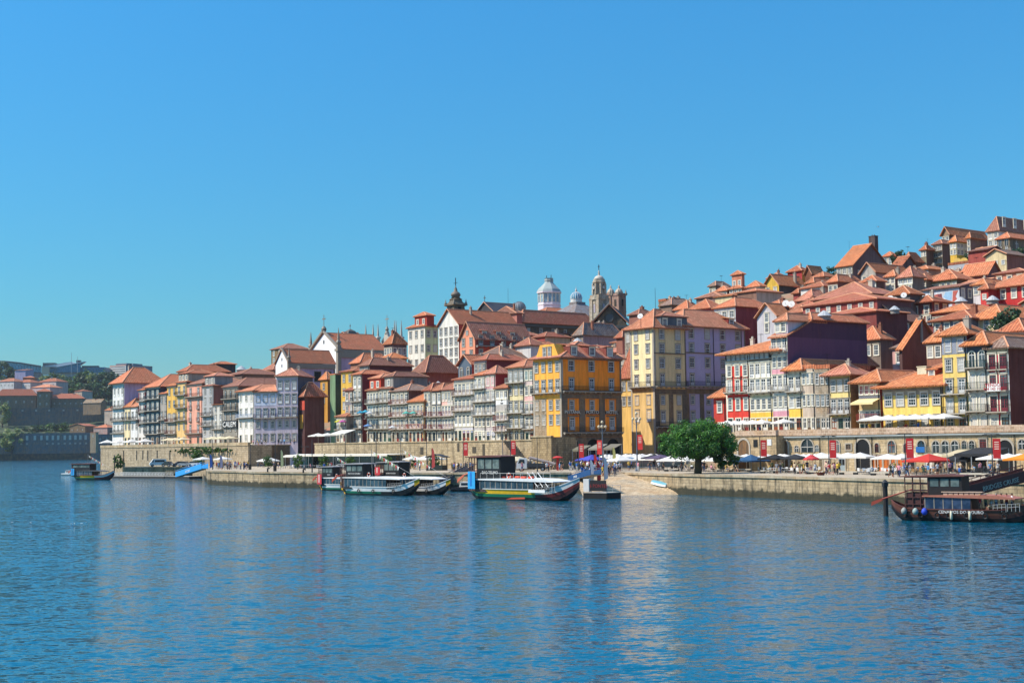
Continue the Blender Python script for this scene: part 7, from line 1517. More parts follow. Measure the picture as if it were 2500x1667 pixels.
    m = M(); m.tube((t0+.4, 0, tt*.68), (-1.2, 0, zs*1.02), .08, .10, 6); m.prism([(-1.2, zs*1.02+.12), (-2.5, zs*.78+.25), (-2.6, zs*.68-.02), (-1.1, zs*1.02-.15)], axis='y', a=-.06, b=.06); obj('steering_oar', m.mesh('steering_oar', ['q:'+oar]), r_)
    if buoy:
        for x in ([L*(cab[0]+.1), L*(cab[0]+.3)]):
            m = M(); K = 12
            for k in range(K): a0, a1 = 2*math.pi*k/K, 2*math.pi*(k+1)/K; m.tube((x+.36*math.cos(a0), y+.4, ct+.5+.36*math.sin(a0)), (x+.36*math.cos(a1), y+.4, ct+.5+.36*math.sin(a1)), .085, n=5, mi=k//2 % 2, cap=False)
            obj('lifebuoy', m.mesh('lifebuoy', ['q:#c8502c', 'q:#d8d4cc']), r_)
    if boxes:       # orange life rafts, rail and gear on the cabin roof
        m = M(); rg_ = random.Random(seed)
        for k in range(7):
            x = x0+1.2+(x1-x0-1.5)*(k+.5)/7; m.lathe([(.05, ct+.05), (.55, ct+.12), (.6, ct+.32), (.4, ct+.45)], 8, c=(x, y*.55+rg_.uniform(-.2, .3)), sq=.5)
        obj('life_raft', m.mesh('life_raft', ['q:#cc4a30']), r_)
        m = M()
        for s in (-1, 1):
            m.tube((x0+1, s*y*.9, ct+.85), (x1, s*y*.9, ct+.85), .03, n=4)
            for k in range(9): x = x0+1+(x1-x0-1)*k/8; m.tube((x, s*y*.9, ct), (x, s*y*.9, ct+.85), .025, n=4)
        obj('roof_railing', m.mesh('roof_railing', ['q:#c9c6be']), r_)
    for k in range(fend):
        u = .12+.68*k/max(1, fend-1); i0 = int(u*26); p_ = prof[i0][-1]; m = M(); K = 10
        for q_ in range(K): a0, a1 = 2*math.pi*q_/K, 2*math.pi*(q_+1)/K; m.tube((p_[0]+.28*math.cos(a0), -p_[1]-.1, g*.5+.28*math.sin(a0)), (p_[0]+.28*math.cos(a1), -p_[1]-.1, g*.5+.28*math.sin(a1)), .1, n=5, cap=False)
        m.tube((p_[0], -p_[1]-.08, g*.5+.28), (p_[0], -p_[1]-.02, p_[2]), .02, n=3)
        obj('tyre_fender', m.mesh('tyre_fender', ['q:#17181a']), r_)
    if name_txt: obj('name_lettering', text_mesh(name_txt[0], name_txt[1], ['q:'+name_txt[2]], .02), r_, (L*txtpos[0], -B*.5*txtpos[2]-.05, txtpos[1]))
    if towtxt: obj('wheelhouse_lettering', text_mesh(towtxt[0], towtxt[1], ['q:#c9c6be'], .02), tw, ((t1+t2)/2+towtxt[2], -ty-.06, ct+(tt-ct)*.22))
    if banner:
        bc, bx, bw, z0, z1 = banner; m = M(); m.box(L*bx, L*bx+bw, -B*.5-.12, -B*.5-.08, z0, z1); b_ = obj('banner', m.mesh('banner', ['q:'+bc]), r_)
        m = M(); m.box(L*bx+bw*.3, L*bx+bw*.55, -B*.5-.14, -B*.5-.13, z0+.4, z1-.1); obj('banner_print', m.mesh('banner_print', ['q:#1f6fb5' if bc[1] != 'c' else 'q:#e0b8b0']), b_)
    if flags:       # bunting line from the mast to the bow
        m = M(); a, b = Vector((L*mastx-.3, 0, masth*.96)), Vector((L*.97, 0, zb+.1)); m.tube(a, b, .02, n=3, mi=0); nfl = 14
        for k in range(1, nfl): p_ = a.lerp(b, k/nfl*.62); m.poly([(p_.x, p_.y, p_.z), (p_.x+.5, p_.y, p_.z-.22), (p_.x+.15, p_.y+.02, p_.z-.85)], 1+k % 3)
        obj('bunting', m.mesh('bunting', ['q:#cfcac0', 'q:#b5453a', 'q:#d6d2c8', 'q:#8a9c6a']), r_)
    return r_, L
def w0(px, py): p = atZ(px, py, 0); return (p.x, p.y)
YH = [(-.05, 'q:#16181a'), (.26, 'q:#16201f'), (.54, 'q:#0f6a4c'), (.98, 'q:#e0b01e')]
a_ = w0(1146, 1216); b_ = w0(1416, 1223)
YB_, L_ = rabelo('large yellow, green and black passenger boat with white oars propped on its bow', a_, b_, YH, '#b8b8b4', '#4a3832', '#16191a', '#cfd0cc', 1.0, name_txt=('QUINTA DO PORTO', .42, '#2a2a28'), txtpos=(.76, 1.35, .93), towtxt=('SAO TELMO', .62, .3), banner=('#2f9cd0', .10, 1.5, 1.5, 4.0), mastx=.33, masth=10.6, seed=3, bow=['q:#16181a', 'q:#3a1a1a', 'q:#6a2020', 'q:#c9c6c0'], bu=.66, oar='#c9684c', fend=0)
m = M(); 
for i in range(3): x = L_*(.61+.045*i); m.tube((x, -1.4, 3.9), (x+2.6, -2.0, 1.9), .05, n=6)
obj('white_oar', m.mesh('white_oar', ['q:#dddbd4']), YB_)
m = M(); m.box(L_*.42, L_*.66, -2.2, -2.15, 1.62, 1.66)
m = M(); m.prism([(L_*.45, .12), (L_*.62, .22), (L_*.62, .45), (L_*.5, .36)], axis='y', a=-2.22, b=-2.12); obj('red_rubbing_strake', m.mesh('red_rubbing_strake', ['q:#b5482e']), YB_)
m = M(); m.box(L_*.655, L_*.80, -2.28, -2.10, 1.12, 1.52); obj('name_board', m.mesh('name_board', ['q:#d8d6d0']), YB_)
GH_ = [(-.05, 'q:#101416'), (.20, 'q:#12201e'), (.46, 'q:#0f6a50'), (.98, 'q:#e2e0da')]
rabelo('green and white passenger boat with yellow prow and red pennants, middle of three', w0(832, 1206), w0(1024, 1210), GH_, '#d8d6cf', '#1c2426', '#171b1c', '#d8d6cf', .86, banner=None, mastx=.42, masth=8.6, seed=4, stc='q:#d6a01e', bow=['q:#101416', 'q:#12181a', 'q:#141c1e', 'q:#dcdad4'], bu=.6, towtxt=('VISTA DO DOURO', .42, 0), name_txt=('RIBEIRA', .5, '#33332f'), txtpos=(.74, 1.15, .96), flags=True, boxes=False, oar='#a8452e', hts=(1.6, 3.3, 5.9), glz='g:#17303e')
rabelo('green and white passenger boat with red side banner, rear left of three', w0(780, 1196), w0(900, 1198), GH_, '#d8d6cf', '#1c2426', '#171b1c', '#d8d6cf', .72, banner=('#c23a42', .10, 1.6, 1.6, 4.1), mastx=.36, masth=8.8, seed=5, stc='q:#d6a01e', bow=['q:#101416', 'q:#12181a', 'q:#141c1e', 'q:#dcdad4'], bu=.6, flags=True, boxes=False, hts=(1.6, 3.2, 6.0), towtxt=('MARIA', .4, .6), glz='g:#17303e', fend=2)
rabelo('green and white passenger boat with tall dark wheelhouse, rear right of three', w0(925, 1204), w0(1100, 1208), GH_, '#d8d6cf', '#1c2426', '#171b1c', '#d8d6cf', .80, banner=('#c23a42', .07, 1.6, 3.9, 5.5), mastx=.36, masth=9.4, seed=6, stc='q:#d6a01e', bow=['q:#101416', 'q:#12181a', 'q:#141c1e', 'q:#dcdad4'], bu=.6, flags=True, boxes=False, hts=(1.6, 3.4, 6.6), towtxt=('RAINHA DO RIO', .4, 0), fend=2)
rabelo('small yellow and black striped boat moored alone at the far left terrace corner', w0(180, 1171), w0(279, 1171), YH, '#8a3a34', '#2c2a28', '#1d2022', '#4a4c4c', .78, banner=('#2f9cd0', .05, 1.5, 1.6, 3.9), mastx=.36, masth=8.9, seed=7, bow=['q:#101416', 'q:#2a1818', 'q:#5a2020', 'q:#c9c6c0'], bu=.6, flags=True, boxes=False, hts=(1.6, 3.2, 5.6), tow=(.02, .05, .48), cab=(.12, .55), can=(.55, .78), fend=0, glz='g:#2c3c48')
BH = [(-.05, 'q:#0e0d0d'), (.30, 'q:#151112'), (.52, 'q:#4a2a22'), (.98, 'q:#5f382a')]
pa = atZ(2178, 1268, 0); pb_ = atZ(2555, 1276, 0)
DK, L_ = rabelo('dark brown wooden boat with red steering oar and box lattice, cut by the right edge', (pa.x, pa.y), (pb_.x, pb_.y), BH, '#5a3026', '#4a2e26', '#201c1b', '#a06450', .80, name_txt=('CENARIOS DO DOURO', .50, '#d6d4ce'), txtpos=(.50, .98, .99), mastx=.40, masth=8.4, seed=8, hts=(1.45, 3.0, 5.4), cab=(.26, .56), can=(.56, .84), tow=(.12, .28, .50), latc='#4a2a26', fend=7, buoy=False, boxes=False, zs=2.4, glz='g:#1a2a44', oar='#8a3a2a', B=4.0)
for x, c in ((.115, '#8d9088'), (.20, '#8d9c94'), (.26, '#2f4ab8')):
    m = M(); m.lathe([(.04, -.42), (.25, -.32), (.36, -.08), (.33, .15), (.16, .36), (.05, .42)], 12); obj('round_fender', m.mesh('round_fender', ['q:'+c], smooth=True), DK, (L_*x, -2.0+(.5 if x < .15 else .1), 1.15))
for x in (.44, .56): m = M(); m.lathe([(.05, -.5), (.16, -.4), (.16, .4), (.05, .5)], 8); obj('long_fender', m.mesh('long_fender', ['q:#c9c2a8'], smooth=True), DK, (L_*x, -2.15, .75))
m = M(); x0_ = L_*.38
for k in range(7): m.box(x0_+k*.62, x0_+k*.62+.5, -1.5, -.9, 3.05, 3.4)
m.box(x0_-.2, x0_+4.6, -1.6, -.8, 3.4, 3.5); obj('roof_crate', m.mesh('roof_crate', ['q:#b89c84']), DK)
# small white motor boat and moored launch
def small_boat(label, px, py, L, an, hullc, top=None, name='motor_boat', group='small boats'):
    p = atZ(px, py, 0); r_ = root(name, (p.x, p.y, 0), an, label, 'boat', group); m = M(); ns = 10
    for s in (1, -1):
        b = len(m.v)
        for i in range(ns+1):
            u = i/ns; hb = L*.18*(1 if u < .6 else math.cos((u-.6)/.4*math.pi/2)**.8); g = .7+.25*u
            m.v += [(L*u, -s*hb*.5, -.2), (L*u, -s*hb, .3), (L*u, -s*hb*1.05, g)]
        for i in range(ns):
            for k in range(2): q_ = (b+i*3+k, b+i*3+3+k, b+i*3+4+k, b+i*3+1+k); m.f.append(q_ if s == 1 else q_[::-1]); m.m.append(0)
    for i in range(ns):
        u, v = i/ns, (i+1)/ns; f = lambda u: L*.18*1.03*(1 if u < .6 else math.cos((u-.6)/.4*math.pi/2)**.8)
        m.poly([(L*u, -f(u), .6+.25*u), (L*v, -f(v), .6+.25*v), (L*v, f(v), .6+.25*v), (L*u, f(u), .6+.25*u)], 1)
    m.poly([(0, -L*.18, -.2), (0, L*.18, -.2), (0, L*.18, .7), (0, -L*.18, .7)], 0)
    obj('hull', m.mesh('hull', ['q:'+hullc, 'q:#b5aa98']), r_)
    if top:
        m = M(); m.prism([(L*.25, .7), (L*.30, 1.6), (L*.55, 1.6), (L*.68, .75)], axis='y', a=-L*.12, b=L*.12); c_ = obj('cabin', m.mesh('cabin', ['q:'+top]), r_); m = M(); m.box(L*.32, L*.54, -L*.125, L*.125, 1.05, 1.45); obj('cabin_window', m.mesh('cabin_window', [glass('#22303a')]), c_)
    return r_
small_boat('small white motor boat left of the yellow and black striped boat', 154, 1160, 5.5, R(-25), '#dcdad2', '#d4d2cc')
small_boat('small dark workboat moored between the third and the large yellow boat', 1106, 1199, 5.5, R(-20), '#22262a', '#c9c6be')
# upturned dinghy on the slipway
p = slip_hit(1594, 1180); q_ = slip_hit(1630, 1189); r_ = root('dinghy', (p.x, p.y, p.z+.03), math.atan2(q_.y-p.y, q_.x-p.x), 'pale blue and white dinghy lying upside down on the slipway', 'boat', 'small boats'); Ld = (q_-p).length
m = M(); ns = 10; pr = []
for i in range(ns+1):
    u = i/ns; hb = .75*(math.sin(math.pi*(.12+.76*u))**.6); pr.append([(Ld*u, hb*math.cos(math.pi*k/6), .02+.62*math.sin(math.pi*k/6)*(1-.25*abs(u-.5))) for k in range(7)])
for i in range(ns):
    for k in range(6): m.poly([pr[i][k], pr[i+1][k], pr[i+1][k+1], pr[i][k+1]], 0 if 1 <= k <= 4 else 1)
m.poly(pr[0][::-1], 1); m.poly(pr[ns], 1); h_ = obj('hull', m.mesh('hull', ['q:#5f97a4', 'q:#d0d2cc']), r_); h_.rotation_euler = (0, math.atan2(p.z-q_.z, Ld), 0)
# pontoons, barge, gangways
def pontoon(label, px0, px1, py, dep, h, colr, name='pontoon', rails=None, lat=False):
    a, b = atZ(px0, py, 0), atZ(px1, py+1, 0); an = math.atan2(b.y-a.y, b.x-a.x); W = (b-a).length; r_ = root(name, (a.x, a.y, 0), an, label, 'pontoon', 'floating pontoons')
    m = M(); m.box(0, W, 0, dep, -.4, h); obj('float', m.mesh('float', ['q:'+colr]), r_); m = M(); m.box(-.05, W+.05, -.06, dep, h+.003, h+.1); obj('deck', m.mesh('deck', ['q:#a39b8c']), r_)
    if rails:
        m = M(); n = int(W/1.3)
        for y in (.1, dep-.1):
            for i in range(n+1): m.tube((W*i/n, y, h), (W*i/n, y, h+1.05), .035, n=4)
            for z in (.5, 1.05): m.tube((0, y, h+z), (W, y, h+z), .035, n=4)
            if lat:
                for i in range(n*2): x = W*i/(n*2); m.tube((x, y, h+.1), (x+W/(n*2), y, h+1.0), .03, n=3); m.tube((x, y, h+1.0), (x+W/(n*2), y, h+.1), .03, n=3)
        obj('railing', m.mesh('railing', ['q:'+rails]), r_)
    return r_, W
pontoon('long low barge with white lattice railing along the far left quay', 272, 400, 1167, 3.2, .55, '#3a3834', rails='#d0cec6', lat=True)
pontoon('short grey pontoon under the blue gangway', 402, 462, 1168, 4, .6, '#2c2e2e')
r_, W = pontoon('floating landing stage with a white banner left of the three boats', 672, 730, 1187, 3, .45, '#c9c6be', rails='#8d9090')
m = M(); m.box(W*.45, W*1.0, -.05, .0, .6, 1.75); b_ = obj('banner', m.mesh('banner', ['q:#dcdad6']), r_); m = M(); m.box(W*.5, W*.95, -.08, -.06, 1.25, 1.5); m.box(W*.5, W*.8, -.08, -.06, .9, 1.05); obj('printed_line', m.mesh('printed_line', ['q:#a88a88']), b_)
r_, W = pontoon('dark landing pontoon with glazed shelter left of the rear boat', 728, 790, 1190, 4, .7, '#1c3036', rails='#7a9494')
m = M(); m.box(W*.2, W*.95, 1.2, 3.4, .8, 3.0); obj('shelter', m.mesh('shelter', [glass('#14282c')]), r_)
r_, W = pontoon('black ticket pontoon with a dark sign right of the large yellow boat', 1424, 1481, 1217, 3.5, .8, '#16191b', rails='#8d9090')
m = M(); m.box(W*.30, W*1.0, -.06, .0, 1.1, 2.6); b_ = obj('sign_board', m.mesh('sign_board', ['q:#1c1e20']), r_); obj('lettering', text_mesh('6 PONTES', .7, ['q:#8a3434'], .01), b_, (W*.68, -.1, 1.6)); m = M(); m.box(W*.02, W*.26, -.06, .5, 1.0, 2.8); obj('white_locker', m.mesh('white_locker', ['q:#c9c8c2']), r_)
pontoon('low landing pontoon beside the small dark workboat', 1104, 1146, 1196, 3, .5, '#3a3c3c', rails='#a8a8a2')
def gangway(label, px0, py0, z0, px1, py1, z1, colr, w=1.6, txt=None, hgt=1.15, tc='#dcdad4', solid=True):
    a, b = atZ(px0, py0, z0), atZ(px1, py1, z1); L = (Vector((b.x-a.x, b.y-a.y, 0))).length; an = math.atan2(b.y-a.y, b.x-a.x); r_ = root('gangway', a, an, label, 'gangway', 'gangways')
    dz = z1-z0; m = M(); m.prism([(0, -.1), (L, dz-.1), (L, dz), (0, 0)], axis='y', a=-w/2, b=w/2); obj('walkway', m.mesh('walkway', ['q:#8d8a84']), r_)
    for s, nm in ((-1, 'side_panel'), (1, 'side_panel')):
        m = M(); 
        if solid: m.prism([(0, -.1), (L, dz-.1), (L, dz+hgt*.8), (0, hgt*.8)], axis='y', a=s*w/2-.03, b=s*w/2+.03)
        m.tube((0, s*w/2, hgt), (L, s*w/2, dz+hgt), .05, n=5)
        for k in range(9): m.tube((L*k/8, s*w/2, dz*k/8-.1), (L*k/8, s*w/2, dz*k/8+hgt), .03, n=4)
        o = obj(nm, m.mesh(nm, ['q:'+colr]), r_)
        if txt and s == -1: 
            t_ = obj('lettering', text_mesh(txt, hgt*.5, ['q:'+tc], .01), o, (L*.5, -w/2-.06, dz*.5+.15)); t_.rotation_euler = (0, -math.atan2(dz, L), 0)
    return r_
gangway('bright blue gangway with white lettering rising to the left quay', 436, 1163, .8, 500, 1143, 3.25, '#2f8fd0', txt='ROTA DO DOURO', hgt=1.5)
gangway('grey gangway with a waiting queue leading down to the third boat', 1082, 1183, 1.0, 1148, 1150, 3.2, '#5f5a5c', txt='CRUZEIROS', hgt=1.4)
gangway('dark blue gangway with white lettering behind the prow of the yellow boat', 1384, 1177, 1.2, 1455, 1157, 3.2, '#1c4470', txt='DOURO CRUISES', hgt=1.0)
GW = gangway('brown and gold gangway with framed cruise lettering above the dark wooden boat', 2345, 1213, 1.7, 2512, 1168, 3.4, '#5f2e26', txt='BRIDGES CRUISE', hgt=1.45, tc='#b5a898')
# ---------------------------------------------------------------- vehicles
def car(label, px, py, an, colr, kind='car', z=QZ):
    p = atZ(px, py, z); r_ = root('parked_'+kind, (p.x, p.y, z), an, label, kind, 'vehicles parked on the quay')
    if kind == 'car':
        m = M(); m.prism([(-2.1, .35), (-2.1, .8), (-1.9, .95), (-1.35, 1.0), (1.05, .95), (1.95, .8), (2.1, .6), (2.1, .35)], axis='y', a=-.85, b=.85); bd = obj('body', m.mesh('body', [plain(colr, .3)]), r_)
        m = M(); m.prism([(-1.6, .98), (-1.15, 1.42), (.3, 1.46), (1.0, .96)], axis='y', a=-.72, b=.72); obj('cabin', m.mesh('cabin', [glass('#1a2228')]), r_); m = M(); m.box(-1.1, .3, -.7, .7, 1.44, 1.49); obj('roof', m.mesh('roof', [plain(colr, .3)]), r_); wx, wr = (-1.3, 1.3), .33
        m = M(); m.box(2.08, 2.13, -.75, -.45, .6, .75); m.box(2.08, 2.13, .45, .75, .6, .75); obj('headlight', m.mesh('headlight', ['q:#d0d0c8']), bd)
    elif kind == 'van':
        m = M(); m.prism([(-2.3, .4), (-2.3, 2.1), (1.3, 2.15), (2.0, 1.2), (2.3, 1.0), (2.3, .4)], axis='y', a=-.9, b=.9); bd = obj('body', m.mesh('body', [plain(colr, .35)]), r_); m = M(); m.prism([(1.2, 1.25), (1.25, 1.95), (1.45, 1.95), (1.9, 1.25)], axis='y', a=-.92, b=.92); m.box(-1.8, .9, -.93, .93, 1.3, 1.85); obj('side_window', m.mesh('side_window', [glass('#1a2228')]), r_); wx, wr = (-1.5, 1.5), .36
    else:
        m = M(); m.prism([(.2, .5), (.2, 2.2), (.5, 2.35), (1.5, 2.35), (2.0, 1.5), (2.1, .5)], axis='y', a=-.95, b=.95); bd = obj('cab', m.mesh('cab', [plain(colr, .4)]), r_); m = M(); m.prism([(.6, 1.45), (.65, 2.1), (1.45, 2.1), (1.75, 1.45)], axis='y', a=-.97, b=.97); m.prism([(1.62, 1.5), (1.5, 2.2), (1.53, 2.25), (1.95, 1.52)], axis='y', a=-.8, b=.8); obj('side_window', m.mesh('side_window', [glass('#1a2228')]), r_)
        m = M(); m.box(-3.6, .1, -1, 1, .75, .9); m.box(-3.6, .1, -1, -.94, .9, 1.4); m.box(-3.6, .1, .94, 1, .9, 1.4); m.box(-3.6, -3.54, -.94, .94, .9, 1.4); m.box(-3.4, 0, -.4, .4, .45, .749); obj('flatbed', m.mesh('flatbed', ['q:#3a3c3e' if colr == '#d6d6d0' else 'q:#8d8f8c']), r_); wx, wr = (-2.6, 1.2), .4
    for x in wx:
        for s in (-1, 1):
            m = M(); m.tube((x, s*.72, wr), (x, s*.92, wr), wr, n=14); w_ = obj('wheel', m.mesh('wheel', ['q:#141414']), r_); m = M(); m.tube((x, s*.925, wr), (x, s*.94, wr), wr*.55, n=10); obj('rim', m.mesh('rim', ['q:#9a9c9c']), w_)
    return r_
car('white box truck parked below the left terrace wall', 385, 1138.5, R(200), '#d6d6d0', 'van')
car('dark hatchback parked between the white box truck and the silver cars', 412, 1138.8, R(-40), '#24282c'); car('dark grey car parked beside the mooring pile', 437, 1138.6, R(-150), '#4c5358'); car('silver-blue car in the middle of the parked cars', 452, 1138.8, R(-30), '#7d868c'); car('white estate car left of the market parasol', 470, 1138.6, R(160), '#d6d6d2')
TRK = car('white flatbed truck with its cab to the left behind the yellow boat', 1290, 1150, R(175), '#d6d6d0', 'truck')
m = M(); m.tube((-.3, 0, 2.4), (-4.8, 0, 1.2), .28, n=6); m.tube((-.3, 0, 1.0), (-.3, 0, 2.6), .2, n=6); obj('crane_arm', m.mesh('crane_arm', ['q:#a8978c']), TRK)
# feather flags on the ticket pontoon and market
def fflag(label, px, py, z, h, colr):
    p = atZ(px, py, z); r_ = root('feather_flag', (p.x, p.y, z), R(random.uniform(-8, 8)), label, 'flag', 'tall feather flags'); m = M(); m.tube((0, 0, 0), (0, 0, h), .025, n=4); obj('pole', m.mesh('pole', [IRON]), r_)
    m = M(); m.prism([(.03, h*.12), (.03, h), (.2, h*1.03), (.45, h*.9), (.6, h*.6), (.62, h*.2)], axis='y', a=-.012, b=.012); obj('cloth', m.mesh('cloth', ['q:'+colr]), r_)
fflag('white feather flag left of three beside the ticket pontoon', 1441, 1180, 1.6, 3.6, '#d6cfcc'); fflag('red feather flag in the middle of three beside the ticket pontoon', 1458, 1182, 1.4, 3.4, '#b8282c'); fflag('white feather flag right of three beside the ticket pontoon', 1475, 1180, 1.6, 4.0, '#d8d0d0'); fflag('pale yellow feather flag beside the café pavilion', 685, 1147, QZ, 4.2, '#c9c890')
fflag('pale yellow feather flag between the square and the white gazebo', 1496, 1149, QZ, 4.0, '#cfc070'); fflag('blue feather flag left of the striped one near the parked cars', 512, 1147, QZ, 3.4, '#3a5a9c'); fflag('grey-violet feather flag near the parked cars', 537, 1147, QZ, 3.2, '#8d8aa0'); fflag('tall coral red banner beside the dark kiosk', 1054, 1150, QZ, 4.2, '#d0544c'); fflag('red feather flag among the crowd under the violet parasol', 1450, 1148, QZ, 2.8, '#c43034')
p = atZ(1362, 1148, QZ); r_ = root('post_sign', (p.x, p.y, QZ), 0, 'red pillar with a red disc top in front of the hotel arcade', 'sign'); m = M(); m.box(-.22, .22, -.22, .22, 0, 2.2); obj('pillar', m.mesh('pillar', ['q:#c03a34']), r_); m = M(); m.lathe([(.9, 2.2), (.95, 2.35), (.3, 2.6)], 12); obj('top', m.mesh('top', ['q:#c03a34']), r_)
p = atZ(2408, 1146, QZ); r_ = root('ice_cream_sign', (p.x, p.y+4, QZ), 0, 'giant ice-cream cone sign rising from the black marquee', 'sign'); m = M(); m.lathe([(.06, 2.6), (.4, 5.0), (.42, 5.1)], 10); obj('cone', m.mesh('cone', ['q:#d6c9a8']), r_); m = M(); m.lathe([(.4, 5.1), (.5, 5.4), (.42, 5.75), (.2, 5.95)], 10); obj('scoop', m.mesh('scoop', ['q:#d07a28'], smooth=True), r_)
# motor scooters
for px, py, lb in ((1232, 1149, 'dark motor scooter parked left of the white flatbed truck'), (1244, 1149, 'second dark motor scooter parked left of the white flatbed truck')):
    p = atZ(px, py, QZ); r_ = root('motor_scooter', (p.x, p.y, QZ), R(20), lb, 'scooter', 'parked scooters'); m = M(); m.prism([(-.7, .4), (-.75, .85), (-.1, .85), (.1, .45), (.4, .45), (.55, 1.0), (.65, 1.0), (.6, .35), (0, .3)], axis='y', a=-.15, b=.15); m.tube((.55, -.3, 1.05), (.55, .3, 1.05), .03); obj('body', m.mesh('body', ['q:#22262a']), r_)
    for x in (-.55, .65): m = M(); m.tube((x, -.06, .25), (x, .06, .25), .25, n=12); obj('wheel', m.mesh('wheel', ['q:#121212']), r_)
# gulls
def gull(label, p, flying, s=1.0, an=0):
    r_ = root('gull', p, an, label, 'bird', 'gulls'); m = M(); m.lathe([(.01, 0), (.07, .08), (.1, .22), (.09, .36), (.05, .46), (.055, .52), (.03, .58), (.008, .64)], 8); me = m.mesh('body', ['q:#d6d6d4'], smooth=True); me.transform(Matrix.Rotation(R(90 if flying else 78), 4, 'Y')); b_ = obj('body', me, r_)
    m = M()
    if flying:
        for s_ in (-1, 1): m.poly([(.18, 0, .02), (.36, 0, .02), (.42, s_*.35, .2), (.24, s_*.35, .2)]); m.poly([(.24, s_*.35, .2), (.42, s_*.35, .2), (.22, s_*.8, .12)])
    else:
        for s_ in (-1, 1): m.prism([(.05, .02), (.3, .1), (.42, .06), (.25, -.03)], axis='y', a=s_*.085, b=s_*.105)
    obj('wing', m.mesh('wing', ['q:#5a5e62']), b_); r_.scale = (s,)*3
gull('dark-winged gull flying high in the sky at the right', atY(2142, 554, 250), True, .62, R(30)); gull('tiny gull flying just right of the church cross', atY(800, 796, 300), True, .5, R(60)); 
for i, (px, py) in enumerate(((33, 1275), (77, 1276), (178, 1279), (183, 1278), (196, 1278), (213, 1275), (1433, 1338), (1441, 1336), (2379, 1352), (2352, 1337))):
    lb = ['gull floating farthest left on the river', 'second gull floating left on the river', 'first of four gulls close together on the left water', 'second of four gulls close together on the left water', 'third of four gulls close together on the left water', 'fourth of four gulls close together on the left water', 'gull floating in mid river below the slipway', 'second gull beside the mid-river one', 'gull floating in the lower right of the river', 'small gull floating below the dark wooden boat'][i]
    p = atZ(px, py, .08); gull('white '+lb, p, False, .45, R(random.uniform(0, 360)))
# ---------------------------------------------------------------- people: one continuous skinned body per pose
def body(name, J, E_, rad):
    me = bpy.data.meshes.new(name); me.from_pydata([J[k] for k in J], [], [(list(J).index(a), list(J).index(b)) for a, b in E_])
    o = bpy.data.objects.new(name, me); COL.objects.link(o); md = o.modifiers.new('skin', 'SKIN'); md.use_smooth_shade = True
    for i, k in enumerate(J): me.skin_vertices[0].data[i].radius = (rad[k][0], rad[k][1])
    me.skin_vertices[0].data[list(J).index('pelvis')].use_root = True
    sb = o.modifiers.new('sub', 'SUBSURF'); sb.levels = 1; sb.render_levels = 1
    dg = bpy.context.evaluated_depsgraph_get(); dg.update(); out = bpy.data.meshes.new_from_object(o.evaluated_get(dg)); bpy.data.objects.remove(o); return out
RAD = {'pelvis': (.15, .12), 'waist': (.125, .1), 'chest': (.165, .12), 'neck0': (.075, .07), 'neck': (.055, .055), 'head0': (.085, .09), 'head': (.095, .105), 'crown': (.06, .07),
       'sl': (.062, .06), 'el': (.046, .046), 'wl': (.032, .03), 'hl': (.038, .025), 'fl': (.02, .015), 'sr': (.062, .06), 'er': (.046, .046), 'wr': (.032, .03), 'hr': (.038, .025), 'fr': (.02, .015),
       'hpl': (.1, .095), 'kl': (.062, .065), 'al': (.042, .045), 'tl': (.045, .035), 'hpr': (.1, .095), 'kr': (.062, .065), 'ar': (.042, .045), 'tr': (.045, .035)}
ED = [('pelvis', 'waist'), ('waist', 'chest'), ('chest', 'neck0'), ('neck0', 'neck'), ('neck', 'head0'), ('head0', 'head'), ('head', 'crown')]
for s in 'lr': ED += [('chest', 's'+s), ('s'+s, 'e'+s), ('e'+s, 'w'+s), ('w'+s, 'h'+s), ('h'+s, 'f'+s), ('pelvis', 'hp'+s), ('hp'+s, 'k'+s), ('k'+s, 'a'+s), ('a'+s, 't'+s)]
